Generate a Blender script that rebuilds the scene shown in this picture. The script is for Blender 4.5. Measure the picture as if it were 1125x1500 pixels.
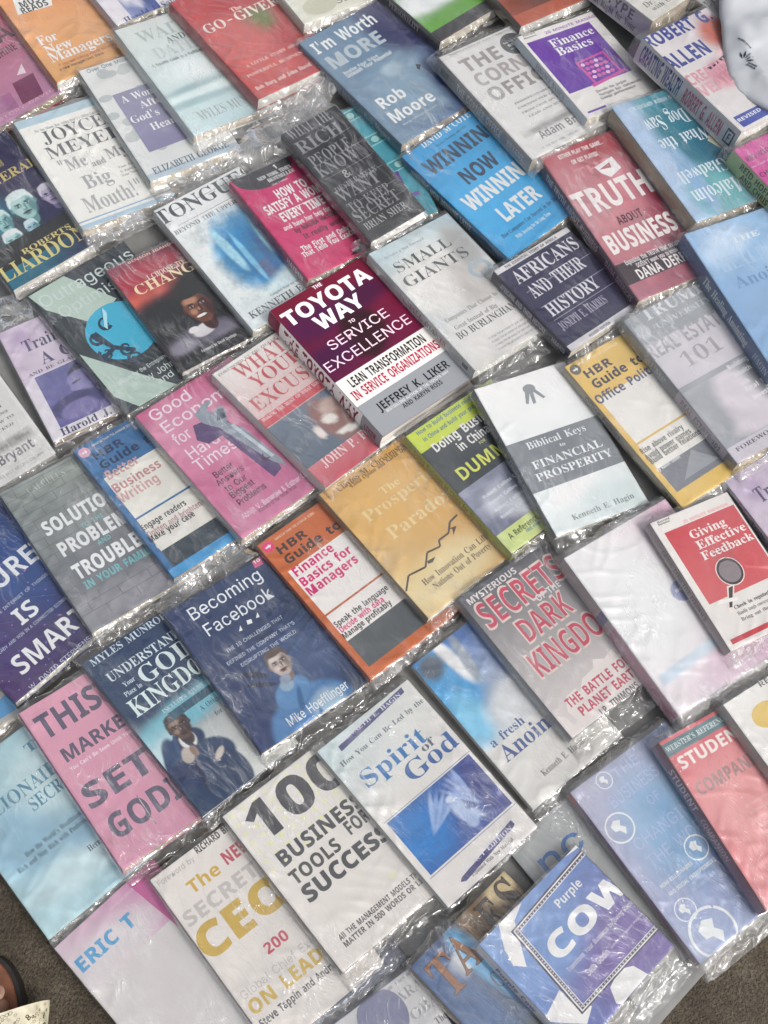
import bpy, math, random
import numpy as np
from mathutils import Matrix, Vector
scene = bpy.context.scene
for o in list(bpy.data.objects): bpy.data.objects.remove(o)
COL = scene.collection
# ------------------------------------------------------------------ camera, sky, sun, exposure
cam = bpy.data.cameras.new('camera'); cam_o = bpy.data.objects.new('camera', cam); COL.objects.link(cam_o)
cam_o.location = (0, 0, 1.5305); cam_o.rotation_euler = (math.radians(90 - 68.878), 0, 0)
cam.sensor_fit = 'VERTICAL'; cam.sensor_height = 36; cam.lens = 36 * 1903.4 / 1500
cam.clip_start = .05; cam.clip_end = 200; scene.camera = cam_o
SUN_EL, SUN_AZ, SUN_E, SKY_E = 48, -28, 1.2, .13     # elevation, azimuth from +x towards +y, strengths
world = bpy.data.worlds.new('World'); scene.world = world; world.use_nodes = True
wn = world.node_tree; bg = wn.nodes['Background']
sky = wn.nodes.new('ShaderNodeTexSky'); sky.sky_type = 'NISHITA'; sky.sun_disc = False
sky.sun_elevation = math.radians(SUN_EL); sky.sun_rotation = math.radians(90 - SUN_AZ)
sky.air_density = 1.0; sky.dust_density = 6.0; sky.ozone_density = 1.0
hs = wn.nodes.new('ShaderNodeHueSaturation'); hs.inputs['Saturation'].default_value = .3   # overcast: the sky is nearly grey
cl = wn.nodes.new('ShaderNodeTexNoise'); cl.inputs['Scale'].default_value = 3.2; cl.inputs['Detail'].default_value = 5; cl.inputs['Distortion'].default_value = .6
wn.links.new(wn.nodes.new('ShaderNodeTexCoord').outputs['Generated'], cl.inputs['Vector'])
cr = wn.nodes.new('ShaderNodeMapRange'); wn.links.new(cl.outputs['Fac'], cr.inputs[0])
for k, v in ((1, .36), (2, .66), (3, .35), (4, 2.3)): cr.inputs[k].default_value = v
vm = wn.nodes.new('ShaderNodeVectorMath'); vm.operation = 'SCALE'
wn.links.new(sky.outputs[0], hs.inputs['Color']); wn.links.new(hs.outputs[0], vm.inputs[0]); wn.links.new(cr.outputs[0], vm.inputs['Scale']); wn.links.new(vm.outputs[0], bg.inputs['Color'])
bg.inputs['Strength'].default_value = SKY_E
sl = bpy.data.lights.new('sun', 'SUN'); sl.energy = SUN_E; sl.angle = math.radians(13); sl.color = (1, .97, .93)
so = bpy.data.objects.new('sun', sl); COL.objects.link(so)
ce, az = math.cos(math.radians(SUN_EL)), math.radians(SUN_AZ)
so.rotation_euler = Vector((ce * math.cos(az), ce * math.sin(az), math.sin(math.radians(SUN_EL)))).to_track_quat('Z', 'Y').to_euler()
scene.view_settings.view_transform = 'Standard'; scene.view_settings.look = 'None'
scene.view_settings.exposure = 0.27; scene.view_settings.gamma = 1; scene.view_settings.use_curve_mapping = False
scene.render.engine = 'CYCLES'; scene.cycles.transparent_max_bounces = 12; scene.cycles.max_bounces = 4; scene.cycles.diffuse_bounces = 2; scene.cycles.glossy_bounces = 2
scene.cycles.caustics_reflective = False; scene.cycles.caustics_refractive = False
# ------------------------------------------------------------------ helpers
def lin(hx):
    v = [int(hx[i:i + 2], 16) / 255 for i in (1, 3, 5)] if isinstance(hx, str) else [x / 255 for x in hx]
    return [x / 12.92 if x <= .04045 else ((x + .055) / 1.055) ** 2.4 for x in v]
def ink(hx):      # a printed colour from its hex
    a = np.array(lin(hx)); g = a @ [.3, .6, .1]
    a = g + (a - g) * INK_SAT
    return np.clip(a * INK_GAIN - INK_OFF, .004, .82)
INK_SAT, INK_GAIN, INK_OFF = 1.0, 1.02, .022
def tag(o, label=None, cat=None, group=None, kind=None):
    for k, v in (('label', label), ('category', cat), ('group', group), ('kind', kind)):
        if v: o[k] = v
    return o
def link(name, me, parent=None):
    o = bpy.data.objects.new(name, me); COL.objects.link(o)
    if parent: o.parent = parent
    return o
def hash2(ix, iy, seed):
    n = (ix.astype(np.int64) * 374761393 + iy.astype(np.int64) * 668265263 + seed * 974634777) & 0x7fffffff
    n = ((n ^ (n >> 13)) * 1274126177) & 0x7fffffff
    return ((n ^ (n >> 16)) & 0xffff) / 65535.0
def vnoise(x, y, seed=0):
    ix, iy = np.floor(x), np.floor(y); fx, fy = x - ix, y - iy
    fx, fy = fx * fx * (3 - 2 * fx), fy * fy * (3 - 2 * fy)
    a, b, c, d = hash2(ix, iy, seed), hash2(ix + 1, iy, seed), hash2(ix, iy + 1, seed), hash2(ix + 1, iy + 1, seed)
    return (a * (1 - fx) + b * fx) * (1 - fy) + (c * (1 - fx) + d * fx) * fy
def fbm(x, y, seed=0): return (vnoise(x, y, seed) + .5 * vnoise(x * 2.1, y * 2.1, seed + 7) + .25 * vnoise(x * 4.3, y * 4.3, seed + 13)) / 1.75
class NT:
    def __init__(s, name):
        s.m = bpy.data.materials.new(name); s.m.use_nodes = True; s.t = s.m.node_tree; s.t.nodes.clear(); s.out = s.t.nodes.new('ShaderNodeOutputMaterial')
    def n(s, typ, **k):
        nd = s.t.nodes.new(typ)
        for a, v in k.items():
            if a.startswith('i_'):
                key = a[2:]; key = int(key) if key.isdigit() else key.replace('_', ' ')
                if isinstance(v, bpy.types.NodeSocket): s.t.links.new(v, nd.inputs[key])
                else: nd.inputs[key].default_value = v
            else: setattr(nd, a, v)
        return nd
    def ramp(s, fac, stops):
        r = s.n('ShaderNodeValToRGB', i_Fac=fac); e = r.color_ramp.elements
        while len(e) < len(stops): e.new(.5)
        for q, (p, c) in zip(e, stops): q.position = p; q.color = (*c, 1) if len(c) == 3 else c
        return r.outputs['Color']
    def math(s, op, a, b=0.0, c=None):
        nd = s.n('ShaderNodeMath', operation=op, i_0=a, i_1=b, **({} if c is None else {'i_2': c}))
        return nd.outputs[0]
    def end(s, sock): s.t.links.new(sock, s.out.inputs['Surface']); return s.m
# ------------------------------------------------------------------ materials
def m_print():
    t = NT('printed_cover'); at = t.n('ShaderNodeAttribute', attribute_name='Col').outputs['Color']
    co = t.n('ShaderNodeTexCoord').outputs['Object']; inf = t.n('ShaderNodeObjectInfo').outputs['Random']
    off = t.n('ShaderNodeVectorMath', operation='ADD', i_0=co, i_1=inf).outputs[0]
    n1 = t.n('ShaderNodeTexNoise', i_Vector=off, i_Scale=22.0, i_Detail=4.0).outputs['Fac']
    n2 = t.n('ShaderNodeTexNoise', i_Vector=off, i_Scale=900.0, i_Detail=2.0).outputs['Fac']
    f = t.math('ADD', t.math('MULTIPLY', n1, .16), t.math('MULTIPLY', n2, .14))
    f = t.math('ADD', f, .86)
    mx = t.n('ShaderNodeVectorMath', operation='SCALE', i_0=at, i_Scale=f).outputs[0]
    b = t.n('ShaderNodeBump', i_Height=n2, i_Strength=.05, i_Distance=.001).outputs[0]
    return t.end(t.n('ShaderNodeBsdfPrincipled', i_Base_Color=mx, i_Roughness=.42, i_Specular_IOR_Level=.35, i_Normal=b).outputs[0])
def m_pages(c1, c2):
    t = NT('book_pages'); co = t.n('ShaderNodeTexCoord').outputs['Object']
    mp = t.n('ShaderNodeMapping', i_Vector=co, i_Scale=(12, 12, 1800)).outputs[0]
    n = t.n('ShaderNodeTexNoise', i_Vector=mp, i_Scale=1.0, i_Detail=3.0).outputs['Fac']
    n2 = t.n('ShaderNodeTexNoise', i_Vector=co, i_Scale=30.0, i_Detail=4.0).outputs['Fac']
    f = t.math('ADD', t.math('MULTIPLY', n, .7), t.math('MULTIPLY', n2, .3))
    c = t.ramp(f, [(.32, c1), (.62, c2)])
    b = t.n('ShaderNodeBump', i_Height=n, i_Strength=.5, i_Distance=.0006).outputs[0]
    return t.end(t.n('ShaderNodeBsdfPrincipled', i_Base_Color=c, i_Roughness=.85, i_Normal=b).outputs[0])
def m_sleeve():
    t = NT('clear_plastic_film'); tc = t.n('ShaderNodeTexCoord').outputs['Object']
    rnd = t.n('ShaderNodeObjectInfo').outputs['Random']
    sh = t.n('ShaderNodeVectorMath', operation='SCALE', i_0=(7.3, 3.1, 0), i_Scale=rnd).outputs[0]
    co = t.n('ShaderNodeVectorMath', operation='ADD', i_0=tc, i_1=sh).outputs[0]
    wob = t.n('ShaderNodeTexNoise', i_Vector=co, i_Scale=14.0, i_Detail=2.0).outputs['Color']
    cw = t.n('ShaderNodeVectorMath', operation='ADD', i_0=co, i_1=t.n('ShaderNodeVectorMath', operation='SCALE', i_0=wob, i_Scale=.05).outputs[0]).outputs[0]
    rot = t.n('ShaderNodeMapping', i_Vector=cw, i_Rotation=(0, 0, .6), i_Scale=(60, 13, 30)).outputs[0]
    s1 = t.n('ShaderNodeTexNoise', i_Vector=rot, i_Scale=1.0, i_Detail=3.0, i_Roughness=.55).outputs['Fac']
    rot2 = t.n('ShaderNodeMapping', i_Vector=cw, i_Rotation=(0, 0, -.7), i_Scale=(45, 9, 30)).outputs[0]
    s2 = t.n('ShaderNodeTexNoise', i_Vector=rot2, i_Scale=1.0, i_Detail=3.0, i_Roughness=.55).outputs['Fac']
    ridge = lambda s: t.math('POWER', t.math('SUBTRACT', 1.0, t.math('ABSOLUTE', t.math('MULTIPLY_ADD', s, 2.0, -1.0))), 26.0)
    ms = t.n('ShaderNodeTexNoise', i_Vector=co, i_Scale=11.0, i_Detail=2.0).outputs['Fac']
    mask = t.n('ShaderNodeMapRange', i_Value=ms, i_1=.46, i_2=.68).outputs[0]
    cr = t.n('ShaderNodeAttribute', attribute_name='crumple').outputs['Fac']
    s3 = t.n('ShaderNodeTexNoise', i_Vector=cw, i_Scale=27.0, i_Detail=1.5, i_Distortion=1.4).outputs['Fac']
    inv = t.math('SUBTRACT', 1.0, cr)
    rdg = t.math('MULTIPLY', t.math('ADD', ridge(s1), ridge(s2)), t.math('MULTIPLY', mask, inv))
    fold = t.math('MULTIPLY', ridge(s3), cr)
    hgt = t.math('ADD', rdg, t.math('MULTIPLY', fold, .9))
    hgt = t.math('ADD', hgt, t.math('MULTIPLY', t.math('ADD', s1, s2), t.math('MULTIPLY_ADD', cr, -.16, .22)))
    bmp = t.n('ShaderNodeBump', i_Height=hgt, i_Strength=.5, i_Distance=.002).outputs[0]
    gl = t.n('ShaderNodeBsdfGlossy', i_Color=(1, 1, 1, 1), i_Roughness=.07, i_Normal=bmp).outputs[0]
    fr = t.n('ShaderNodeFresnel', i_IOR=1.5).outputs[0]
    fr = t.math('MINIMUM', t.math('MULTIPLY', fr, 1.75), .6)
    df = t.n('ShaderNodeBsdfDiffuse', i_Color=(.95, .955, .96, 1), i_Normal=bmp).outputs[0]
    tl = t.n('ShaderNodeBsdfTranslucent', i_Color=(.95, .955, .96, 1)).outputs[0]
    milk = t.n('ShaderNodeMixShader', i_0=.4, i_1=df, i_2=tl).outputs[0]
    tr = t.n('ShaderNodeBsdfTransparent', i_Color=(1, 1, 1, 1)).outputs[0]
    hz = t.n('ShaderNodeTexNoise', i_Vector=cw, i_Scale=9.0, i_Detail=1.0).outputs['Fac']
    hv = t.n('ShaderNodeAttribute', attribute_name='haze').outputs['Fac']
    hzf = t.math('MULTIPLY', t.n('ShaderNodeMapRange', i_Value=hz, i_1=.35, i_2=.75, i_3=.25, i_4=1.6).outputs[0], hv)
    hzf = t.math('ADD', hzf, t.math('MULTIPLY_ADD', rdg, .24, t.math('MULTIPLY', fold, .2)))
    hzf = t.math('MINIMUM', t.math('ADD', hzf, t.math('MULTIPLY', cr, .02)), .8)
    a = t.n('ShaderNodeMixShader', i_0=hzf, i_1=tr, i_2=milk).outputs[0]
    return t.end(t.n('ShaderNodeMixShader', i_0=fr, i_1=a, i_2=gl).outputs[0])
def m_ground():
    t = NT('gritty_tarmac'); co = t.n('ShaderNodeTexCoord').outputs['Object']
    n1 = t.n('ShaderNodeTexNoise', i_Vector=co, i_Scale=13.0, i_Detail=8.0, i_Roughness=.72).outputs['Fac']
    n2 = t.n('ShaderNodeTexNoise', i_Vector=co, i_Scale=260.0, i_Detail=4.0, i_Roughness=.7).outputs['Fac']
    v = t.n('ShaderNodeTexVoronoi', i_Vector=co, i_Scale=330.0)
    c = t.ramp(n1, [(.34, (.028, .021, .013)), (.5, (.058, .045, .030)), (.66, (.096, .078, .056))])
    sp = t.ramp(n2, [(.36, (.35, .33, .3)), (.5, (1, 1, 1)), (.68, (1.7, 1.65, 1.5))])
    c = t.n('ShaderNodeMix', data_type='RGBA', blend_type='MULTIPLY', i_0=.85, i_6=c, i_7=sp).outputs[2]
    g = t.ramp(v.outputs['Distance'], [(.0, (1, 1, 1)), (.5, (0, 0, 0))])
    hgt = t.math('ADD', t.math('MULTIPLY', n2, 1.0), t.math('MULTIPLY', g, .5))
    b = t.n('ShaderNodeBump', i_Height=hgt, i_Strength=.9, i_Distance=.003).outputs[0]
    return t.end(t.n('ShaderNodeBsdfPrincipled', i_Base_Color=c, i_Roughness=.8, i_Normal=b).outputs[0])
def m_simple(name, col, rough=.5, nscale=60, var=.2, bump=.2, spec=.4, sss=0, dist=.002):
    t = NT(name); co = t.n('ShaderNodeTexCoord').outputs['Object']
    n = t.n('ShaderNodeTexNoise', i_Vector=co, i_Scale=float(nscale), i_Detail=5.0).outputs['Fac']
    c = t.ramp(n, [(.3, tuple(x * (1 - var) for x in col)), (.7, tuple(min(1, x * (1 + var)) for x in col))])
    b = t.n('ShaderNodeBump', i_Height=n, i_Strength=bump, i_Distance=dist).outputs[0]
    p = t.n('ShaderNodeBsdfPrincipled', i_Base_Color=c, i_Roughness=rough, i_Specular_IOR_Level=spec, i_Normal=b)
    if sss: p.inputs['Subsurface Weight'].default_value = sss; p.inputs['Subsurface Radius'].default_value = (.006, .003, .002); p.inputs['Subsurface Scale'].default_value = 1
    return t.end(p.outputs[0])
M_PRINT, M_SLEEVE, M_GROUND = m_print(), m_sleeve(), m_ground()
M_PAGE = [m_pages((.42, .36, .26), (.68, .62, .5)), m_pages((.30, .23, .15), (.5, .41, .29)), m_pages((.5, .48, .43), (.75, .73, .68))]
M_FILM_SHEET = m_simple('grey_plastic_sheet', (.19, .19, .183), .35, 18, .18, .35, .5, dist=.006)
# ------------------------------------------------------------------ lettering (glyph outlines)
FN = {'s':{'A':[240,[8,0,101,254,113,254,138,254,231,0,198,0,132,186,116,239,123,239,111,201,43,0],[55,71,55,99,185,99,185,71]],
'B':[228,[30,0,30,254,137,253,158,248,180,235,190,221,197,205,199,187,198,172,193,160,184,148,157,133,157,131,174,127,189,117,198,106,205,92,209,75,208,56,203,39,193,24,172,9,142,1],[62,29,132,29,160,36,172,48,177,63,177,77,171,92,157,107,140,114,62,115],[62,143,124,143,140,146,154,155,162,163,166,174,168,186,167,197,160,210,152,218,141,223,120,226,62,226]],
'C':[255,[134,-3,113,-2,93,4,75,12,52,32,35,58,27,78,22,101,20,127,22,153,27,176,35,197,46,215,59,230,75,242,93,251,113,256,134,258,158,255,181,248,196,239,214,224,224,209,236,174,204,174,195,197,179,214,158,224,134,228,111,225,86,212,71,196,59,174,53,148,53,107,59,80,71,59,86,42,105,32,126,27,146,27,169,34,185,45,197,61,204,80,236,80,224,45,201,19,170,2]],
'D':[251,[109,0,48,0,48,29,127,30,144,34,165,45,182,61,189,75,197,99,200,128,197,156,193,173,177,200,160,214,145,221,110,226,47,226,47,254,136,253,167,244,192,228,212,205,221,186,227,164,231,128,224,80,217,59,199,34,175,15,156,7,134,2],[62,254,62,0,30,0,30,254]],
'E':[209,[30,0,30,254,186,254,186,226,62,226,62,143,178,143,178,114,62,114,62,29,188,29,188,0]],
'F':[205,[30,0,30,254,185,254,185,226,62,226,62,139,173,139,173,111,62,111,62,0]],
'G':[260,[134,-3,102,1,75,13,52,32,35,58,24,90,21,140,27,176,40,206,59,230,83,247,112,256,152,256,181,247,206,231,227,203,237,174,204,174,196,193,184,208,168,220,154,225,137,228,118,227,92,216,75,202,62,182,54,157,52,127,54,97,63,72,75,53,92,38,119,28,155,29,183,43,198,62,205,80,207,101,217,100,141,100,141,128,239,128,239,90,236,71,230,53,215,31,196,14,180,5,154,-2]],
'H':[258,[30,0,30,254,62,254,62,144,196,144,196,254,228,254,228,0,196,0,196,116,152,116,62,116,62,0]],
'I':[150,[16,0,16,29,59,29,59,61,59,226,16,226,16,254,135,254,135,226,91,226,91,29,135,29,135,0]],
'J':[198,[93,-3,62,2,38,16,22,40,17,73,17,86,49,86,50,58,57,42,70,30,93,25,105,26,120,33,131,47,135,58,136,254,168,254,168,73,166,50,159,31,140,10,113,-1]],
'K':[233,[52,73,52,108,87,152,144,213,182,254,224,254],[30,0,30,254,62,254,62,140,62,0],[186,0,94,130,114,155,224,0]],
'L':[196,[30,0,30,254,62,254,62,29,181,29,181,0]],
'M':[314,[30,0,30,254,76,254,140,89,161,24,154,24,171,79,238,254,284,254,284,0,252,0,253,207,253,229,256,229,235,164,171,0,143,0,83,150,56,229,59,229,60,204,61,0]],
'N':[262,[30,0,30,254,68,254,180,79,207,27,202,27,200,82,199,254,232,254,232,0,193,0,84,173,54,226,60,227,62,150,62,0]],
'O':[267,[133,-3,112,-2,93,4,75,12,52,32,35,58,27,78,22,101,20,127,22,153,27,176,35,197,52,223,75,242,93,251,112,256,133,258,155,256,174,251,192,242,215,223,232,197,240,176,245,153,247,127,245,101,240,78,232,58,215,32,200,18,174,4,155,-2],[133,26,148,28,168,34,191,52,204,72,210,88,215,127,210,166,204,182,191,202,168,220,155,225,133,228,112,225,98,220,75,202,63,182,57,166,52,127,57,88,63,72,75,52,98,35,112,29]],
'P':[222,[30,0,30,254,127,254,144,252,166,244,183,231,198,209,204,181,202,152,195,133,183,116,166,104,144,96,118,93,55,93,55,121,123,121,139,124,159,136,167,147,171,160,172,179,170,193,162,208,152,217,129,225,62,226,62,0]],
'Q':[267,[123,80,156,80,234,-24,200,-24],[133,-3,112,-2,93,4,75,12,52,32,35,58,27,78,22,101,20,127,22,153,27,176,35,197,52,223,75,242,93,251,112,256,133,258,155,256,174,251,192,242,215,223,232,197,240,176,245,153,247,127,245,101,240,78,232,58,215,32,200,18,174,4,155,-2],[133,26,148,28,168,34,191,52,204,72,210,88,215,127,210,166,204,182,191,202,168,220,155,225,133,228,112,225,98,220,75,202,63,182,57,166,52,127,57,88,63,72,75,52,98,35,112,29]],
'R':[224,[30,0,30,254,127,254,153,250,167,244,183,232,198,211,204,191,204,161,195,136,183,120,166,109,145,101,118,99,48,99,48,128,123,128,145,132,162,143,169,154,172,167,172,186,169,199,159,212,149,220,123,226,62,226,62,0],[177,0,115,115,151,115,214,0]],
'S':[223,[112,-4,78,0,64,5,46,15,36,25,25,42,19,68,52,68,59,47,75,33,97,26,123,25,147,32,165,46,173,65,170,84,161,94,148,102,82,123,49,139,38,150,30,163,26,178,26,193,31,213,37,224,51,238,62,246,97,257,137,256,164,246,185,229,197,208,200,189,169,189,163,206,146,222,127,228,102,229,84,224,67,212,58,195,60,176,65,167,81,156,156,132,183,116,199,95,203,80,204,62,199,43,193,32,174,13,147,0]],
'T':[224,[16,226,16,254,80,254,208,254,208,226,128,226,128,0,96,0,96,226]],
'U':[259,[129,-4,93,1,77,8,57,22,42,40,36,54,30,87,30,254,62,254,62,89,64,72,73,52,89,37,110,28,129,26,149,28,165,34,179,44,191,61,196,89,196,254,229,254,229,87,223,54,207,27,189,12,157,-1]],
'V':[240,[102,0,8,254,42,254,110,61,124,15,117,15,142,94,197,254,231,254,139,0]],
'W':[343,[78,0,8,254,41,254,86,81,98,20,97,20,95,20,106,73,153,254,190,254,234,85,249,20,244,20,252,60,302,254,335,254,265,0,228,0,181,172,169,237,175,237,165,185,115,0]],
'X':[237,[9,0,109,142,109,118,15,254,52,254,100,183,122,146,116,146,129,170,187,254,223,254,129,119,129,143,228,0,191,0,133,85,115,116,118,116,122,116,108,91,46,0]],
'Y':[236,[102,0,102,104,8,254,46,254,116,137,125,115,112,115,133,159,191,254,228,254,134,104,134,0]],
'Z':[219,[21,0,21,23,153,215,170,238,174,227,20,226,20,254,198,254,198,231,67,40,49,17,45,27,200,29,200,0]],
'a':[195,[80,-4,63,-3,47,2,27,18,16,42,15,59,18,73,29,90,50,102,133,117,137,123,137,136,133,148,128,156,110,164,82,164,69,158,59,150,50,137,20,146,29,161,39,173,52,182,72,189,108,192,131,186,150,175,161,160,168,139,168,0,138,0,138,26,136,26,126,12,115,4,100,-2],[85,23,101,24,118,32,130,43,136,57,138,95,128,90,100,86,61,77,52,70,47,59,47,43,55,32,68,25]],
'b':[212,[115,-4,99,-3,83,4,71,13,59,29,56,29,56,0,26,0,26,254,57,254,58,160,73,178,90,188,109,192,130,191,150,184,168,171,181,153,188,139,194,113,195,85,191,58,181,35,168,17,150,4,137,-1],[110,23,131,28,150,44,160,64,164,95,160,125,150,145,131,161,110,165,89,161,70,145,61,126,56,95,61,63,70,43,89,27]],
'c':[198,[104,-4,72,1,58,8,41,23,28,43,22,58,17,94,20,122,32,153,52,176,79,189,113,192,142,184,156,176,167,164,181,138,151,131,145,145,133,157,118,163,104,165,86,162,73,155,62,144,54,129,49,106,49,81,54,59,62,44,81,28,107,23,121,26,135,33,146,44,152,59,181,51,171,28,153,11,130,0]],
'd':[212,[98,-4,82,-3,62,4,44,17,31,35,22,58,17,85,18,113,24,139,31,153,45,171,62,184,83,191,104,192,123,188,139,178,154,160,155,254,186,254,186,0,156,0,156,29,153,29,141,13,130,4,114,-3],[102,23,123,27,142,43,152,63,156,95,152,126,142,145,123,161,102,165,81,161,62,145,52,125,48,95,52,64,62,44,81,28]],
'e':[202,[106,-4,80,-1,65,4,46,17,32,35,22,58,18,75,17,103,22,129,31,152,51,175,78,189,103,192,123,190,138,185,156,174,167,162,176,147,182,128,186,85,37,85,37,110,169,110,155,101,149,134,138,151,127,159,113,164,97,165,82,161,69,154,59,143,51,125,48,89,51,64,61,44,76,31,95,24,117,24,130,28,140,34,153,53,182,45,174,27,156,10,130,-1]],
'f':[127,[114,190,114,164,3,164,3,190],[40,0,40,216,42,231,48,243,57,252,80,264,103,265,121,260,118,247,114,234,99,237,85,235,77,230,72,221,71,0]],
'g':[213,[103,-75,78,-73,57,-66,38,-52,25,-35,51,-20,65,-37,85,-47,111,-48,136,-41,149,-29,154,-17,156,34,153,34,136,14,114,4,83,4,56,13,40,27,31,38,22,60,18,77,17,105,20,123,24,139,35,160,45,171,62,184,83,191,98,192,114,191,127,186,139,178,154,159,157,159,157,190,186,190,186,-4,183,-27,175,-45,157,-62,132,-72],[102,30,123,33,142,47,153,71,156,96,152,127,142,146,123,161,102,165,81,161,62,145,52,126,48,96,52,66,62,48,81,33]],
'h':[205,[57,113,57,0,26,0,26,254,57,254,57,144,51,144,66,172,76,181,94,189,114,192,132,190,148,184,161,174,173,155,178,135,179,0,148,0,148,125,143,143,136,152,123,161,111,164,96,164,80,159,71,151,63,141,58,129]],
'i':[83,[26,0,26,190,57,190,57,0],[42,221,27,227,21,242,27,256,42,262,57,256,63,242,57,227]],
'j':[83,[26,190,57,190,56,-26,51,-45,40,-59,24,-68,-2,-71,-5,-71,-5,-43,9,-43,18,-38,24,-30,26,-19],[42,221,27,227,20,242,27,256,42,262,57,256,63,242,57,227]],
'k':[190,[55,68,55,106,60,106,142,190,161,190,180,190,92,100,89,100],[26,0,26,254,57,254,57,0],[147,0,74,93,96,114,186,0]],
'l':[95,[70,-1,50,2,41,7,31,19,27,35,26,254,57,254,57,49,60,31,67,27,85,27,90,1]],
'm':[305,[26,0,26,190,56,190,56,148,54,148,59,162,72,179,90,190,110,193,129,190,144,180,157,160,160,147,156,147,161,160,172,175,186,185,199,191,218,193,234,191,253,183,264,173,275,154,278,135,278,0,248,0,247,139,243,149,236,156,224,163,209,165,197,164,184,158,174,148,169,135,168,0,137,0,136,140,132,148,123,158,110,164,100,165,85,163,73,156,63,145,58,133,57,0]],
'n':[205,[57,113,57,0,26,0,26,190,56,190,56,144,51,144,66,172,76,181,94,189,114,192,132,190,147,184,160,174,173,155,178,135,179,0,148,0,148,125,143,143,136,152,123,161,111,164,96,164,80,159,71,151,63,141,58,129]],
'o':[208,[104,-4,72,1,58,8,41,23,28,43,22,58,17,94,22,130,28,146,41,165,58,180,72,187,104,192,136,187,149,180,167,165,180,146,186,130,191,94,186,58,180,43,167,23,149,8,136,1],[104,23,126,28,143,40,155,64,160,94,155,124,143,148,126,161,104,165,81,161,65,148,52,124,48,94,52,64,65,40,81,28]],
'p':[212,[26,-71,26,190,56,190,56,160,59,160,76,180,94,190,122,192,144,187,162,176,177,160,188,139,193,122,195,94,193,66,185,42,173,23,157,8,144,1,130,-3,109,-4,94,-1,83,4,57,29,57,-71],[110,23,131,28,150,44,160,64,164,95,160,125,150,145,131,161,110,165,89,161,70,145,61,126,56,95,61,63,70,43,89,27]],
'q':[212,[186,-71,155,-71,155,29,130,4,118,-1,103,-4,82,-3,68,1,56,8,40,23,27,42,20,66,17,94,20,122,24,139,35,160,50,176,69,187,90,192,118,190,136,180,153,160,156,160,156,190,186,190],[102,23,123,27,142,43,152,63,156,95,152,126,142,145,123,161,102,165,81,161,62,145,52,125,48,95,52,64,62,44,81,28]],
'r':[130,[26,0,26,190,56,190,56,160,58,160,65,173,81,186,96,191,122,192,122,161,99,163,83,159,70,151,61,138,57,118,57,0]],
's':[182,[91,-4,61,0,42,9,25,27,18,47,47,53,53,40,58,33,70,26,85,23,113,26,122,31,131,40,133,58,124,70,110,76,52,93,36,104,25,124,23,137,26,152,39,173,63,187,94,192,117,190,140,179,152,166,162,145,134,139,127,152,114,163,100,166,83,165,69,161,59,153,55,142,56,129,62,122,72,116,123,102,143,93,160,76,166,53,161,33,145,12,118,-1]],
't':[114,[102,190,102,164,3,164,3,190],[32,236,63,236,64,38,68,31,75,26,101,27,107,1,86,-2,69,-1,56,4,42,15,36,26,32,46]],
'u':[205,[91,-3,68,1,53,8,38,24,30,41,26,69,26,190,57,190,57,65,65,42,82,28,100,25,121,29,134,38,144,52,148,71,148,190,179,190,179,0,149,0,149,46,154,46,150,38,134,13,117,2]],
'v':[195,[81,0,9,190,42,190,87,66,103,10,92,10,110,72,152,190,186,190,113,0]],
'w':[284,[69,0,11,190,44,190,80,54,88,21,82,21,96,81,126,190,158,190,196,45,201,21,196,21,206,68,240,190,272,190,215,0,184,0,138,169,145,169,99,0]],
'x':[189,[10,0,86,109,86,86,14,190,50,190,104,103,88,103,141,190,176,190,104,84,104,107,179,0,143,0,86,91,92,91,102,91,46,0]],
'y':[195,[24,-69,31,-43,49,-45,63,-39,72,-26,81,-1,9,190,42,190,87,66,103,10,92,10,110,72,153,190,186,190,98,-38,86,-57,70,-68,50,-72]],
'z':[190,[21,0,21,23,127,160,24,161,24,190,166,190,166,165,63,28,169,28,169,0]],
'0':[227,[113,-3,95,-2,79,3,65,12,47,31,34,57,29,77,24,127,29,177,35,197,48,223,65,242,79,251,95,256,113,258,131,256,147,251,161,242,179,223,192,197,198,177,203,127,198,77,192,57,179,31,162,12,147,3,131,-2],[113,25,136,30,145,37,157,52,169,88,172,127,169,166,157,203,145,218,136,224,113,230,91,224,82,218,70,203,58,166,55,127,58,88,70,52,82,37,91,30]],
'1':[227,[38,0,38,27,195,27,195,0],[138,254,138,0,106,0,105,224,43,179,43,213,99,254]],
'2':[227,[32,0,32,24,141,141,155,163,160,182,157,202,149,215,133,226,112,230,94,227,77,216,66,199,64,181,33,181,35,202,43,221,55,237,72,248,84,253,105,257,127,257,147,251,164,241,177,228,186,211,190,193,189,172,181,150,153,111,76,28,195,28,195,0]],
'3':[227,[109,-3,73,2,49,15,35,29,28,40,22,66,55,66,61,47,75,33,95,26,119,26,142,32,157,46,164,63,163,86,156,102,142,114,115,123,78,124,78,137,78,150,144,226,35,226,35,254,186,254,186,230,106,139,106,144,140,143,161,135,177,122,185,111,194,93,196,72,194,51,181,28,161,10,133,-1]],
'4':[227,[20,53,20,79,123,254,155,254,54,83,207,81,207,53],[141,0,141,159,171,159,171,106,171,0]],
'5':[227,[111,-3,82,1,54,16,35,41,30,65,61,65,69,44,80,34,90,29,111,25,130,28,149,41,161,61,164,86,159,106,151,119,141,128,119,138,88,135,64,123,49,125,34,126,48,254,183,254,183,226,75,226,67,151,85,161,106,166,126,166,147,160,165,150,179,134,189,116,194,99,195,82,193,58,188,44,176,26,160,11,148,4,126,-2]],
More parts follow.
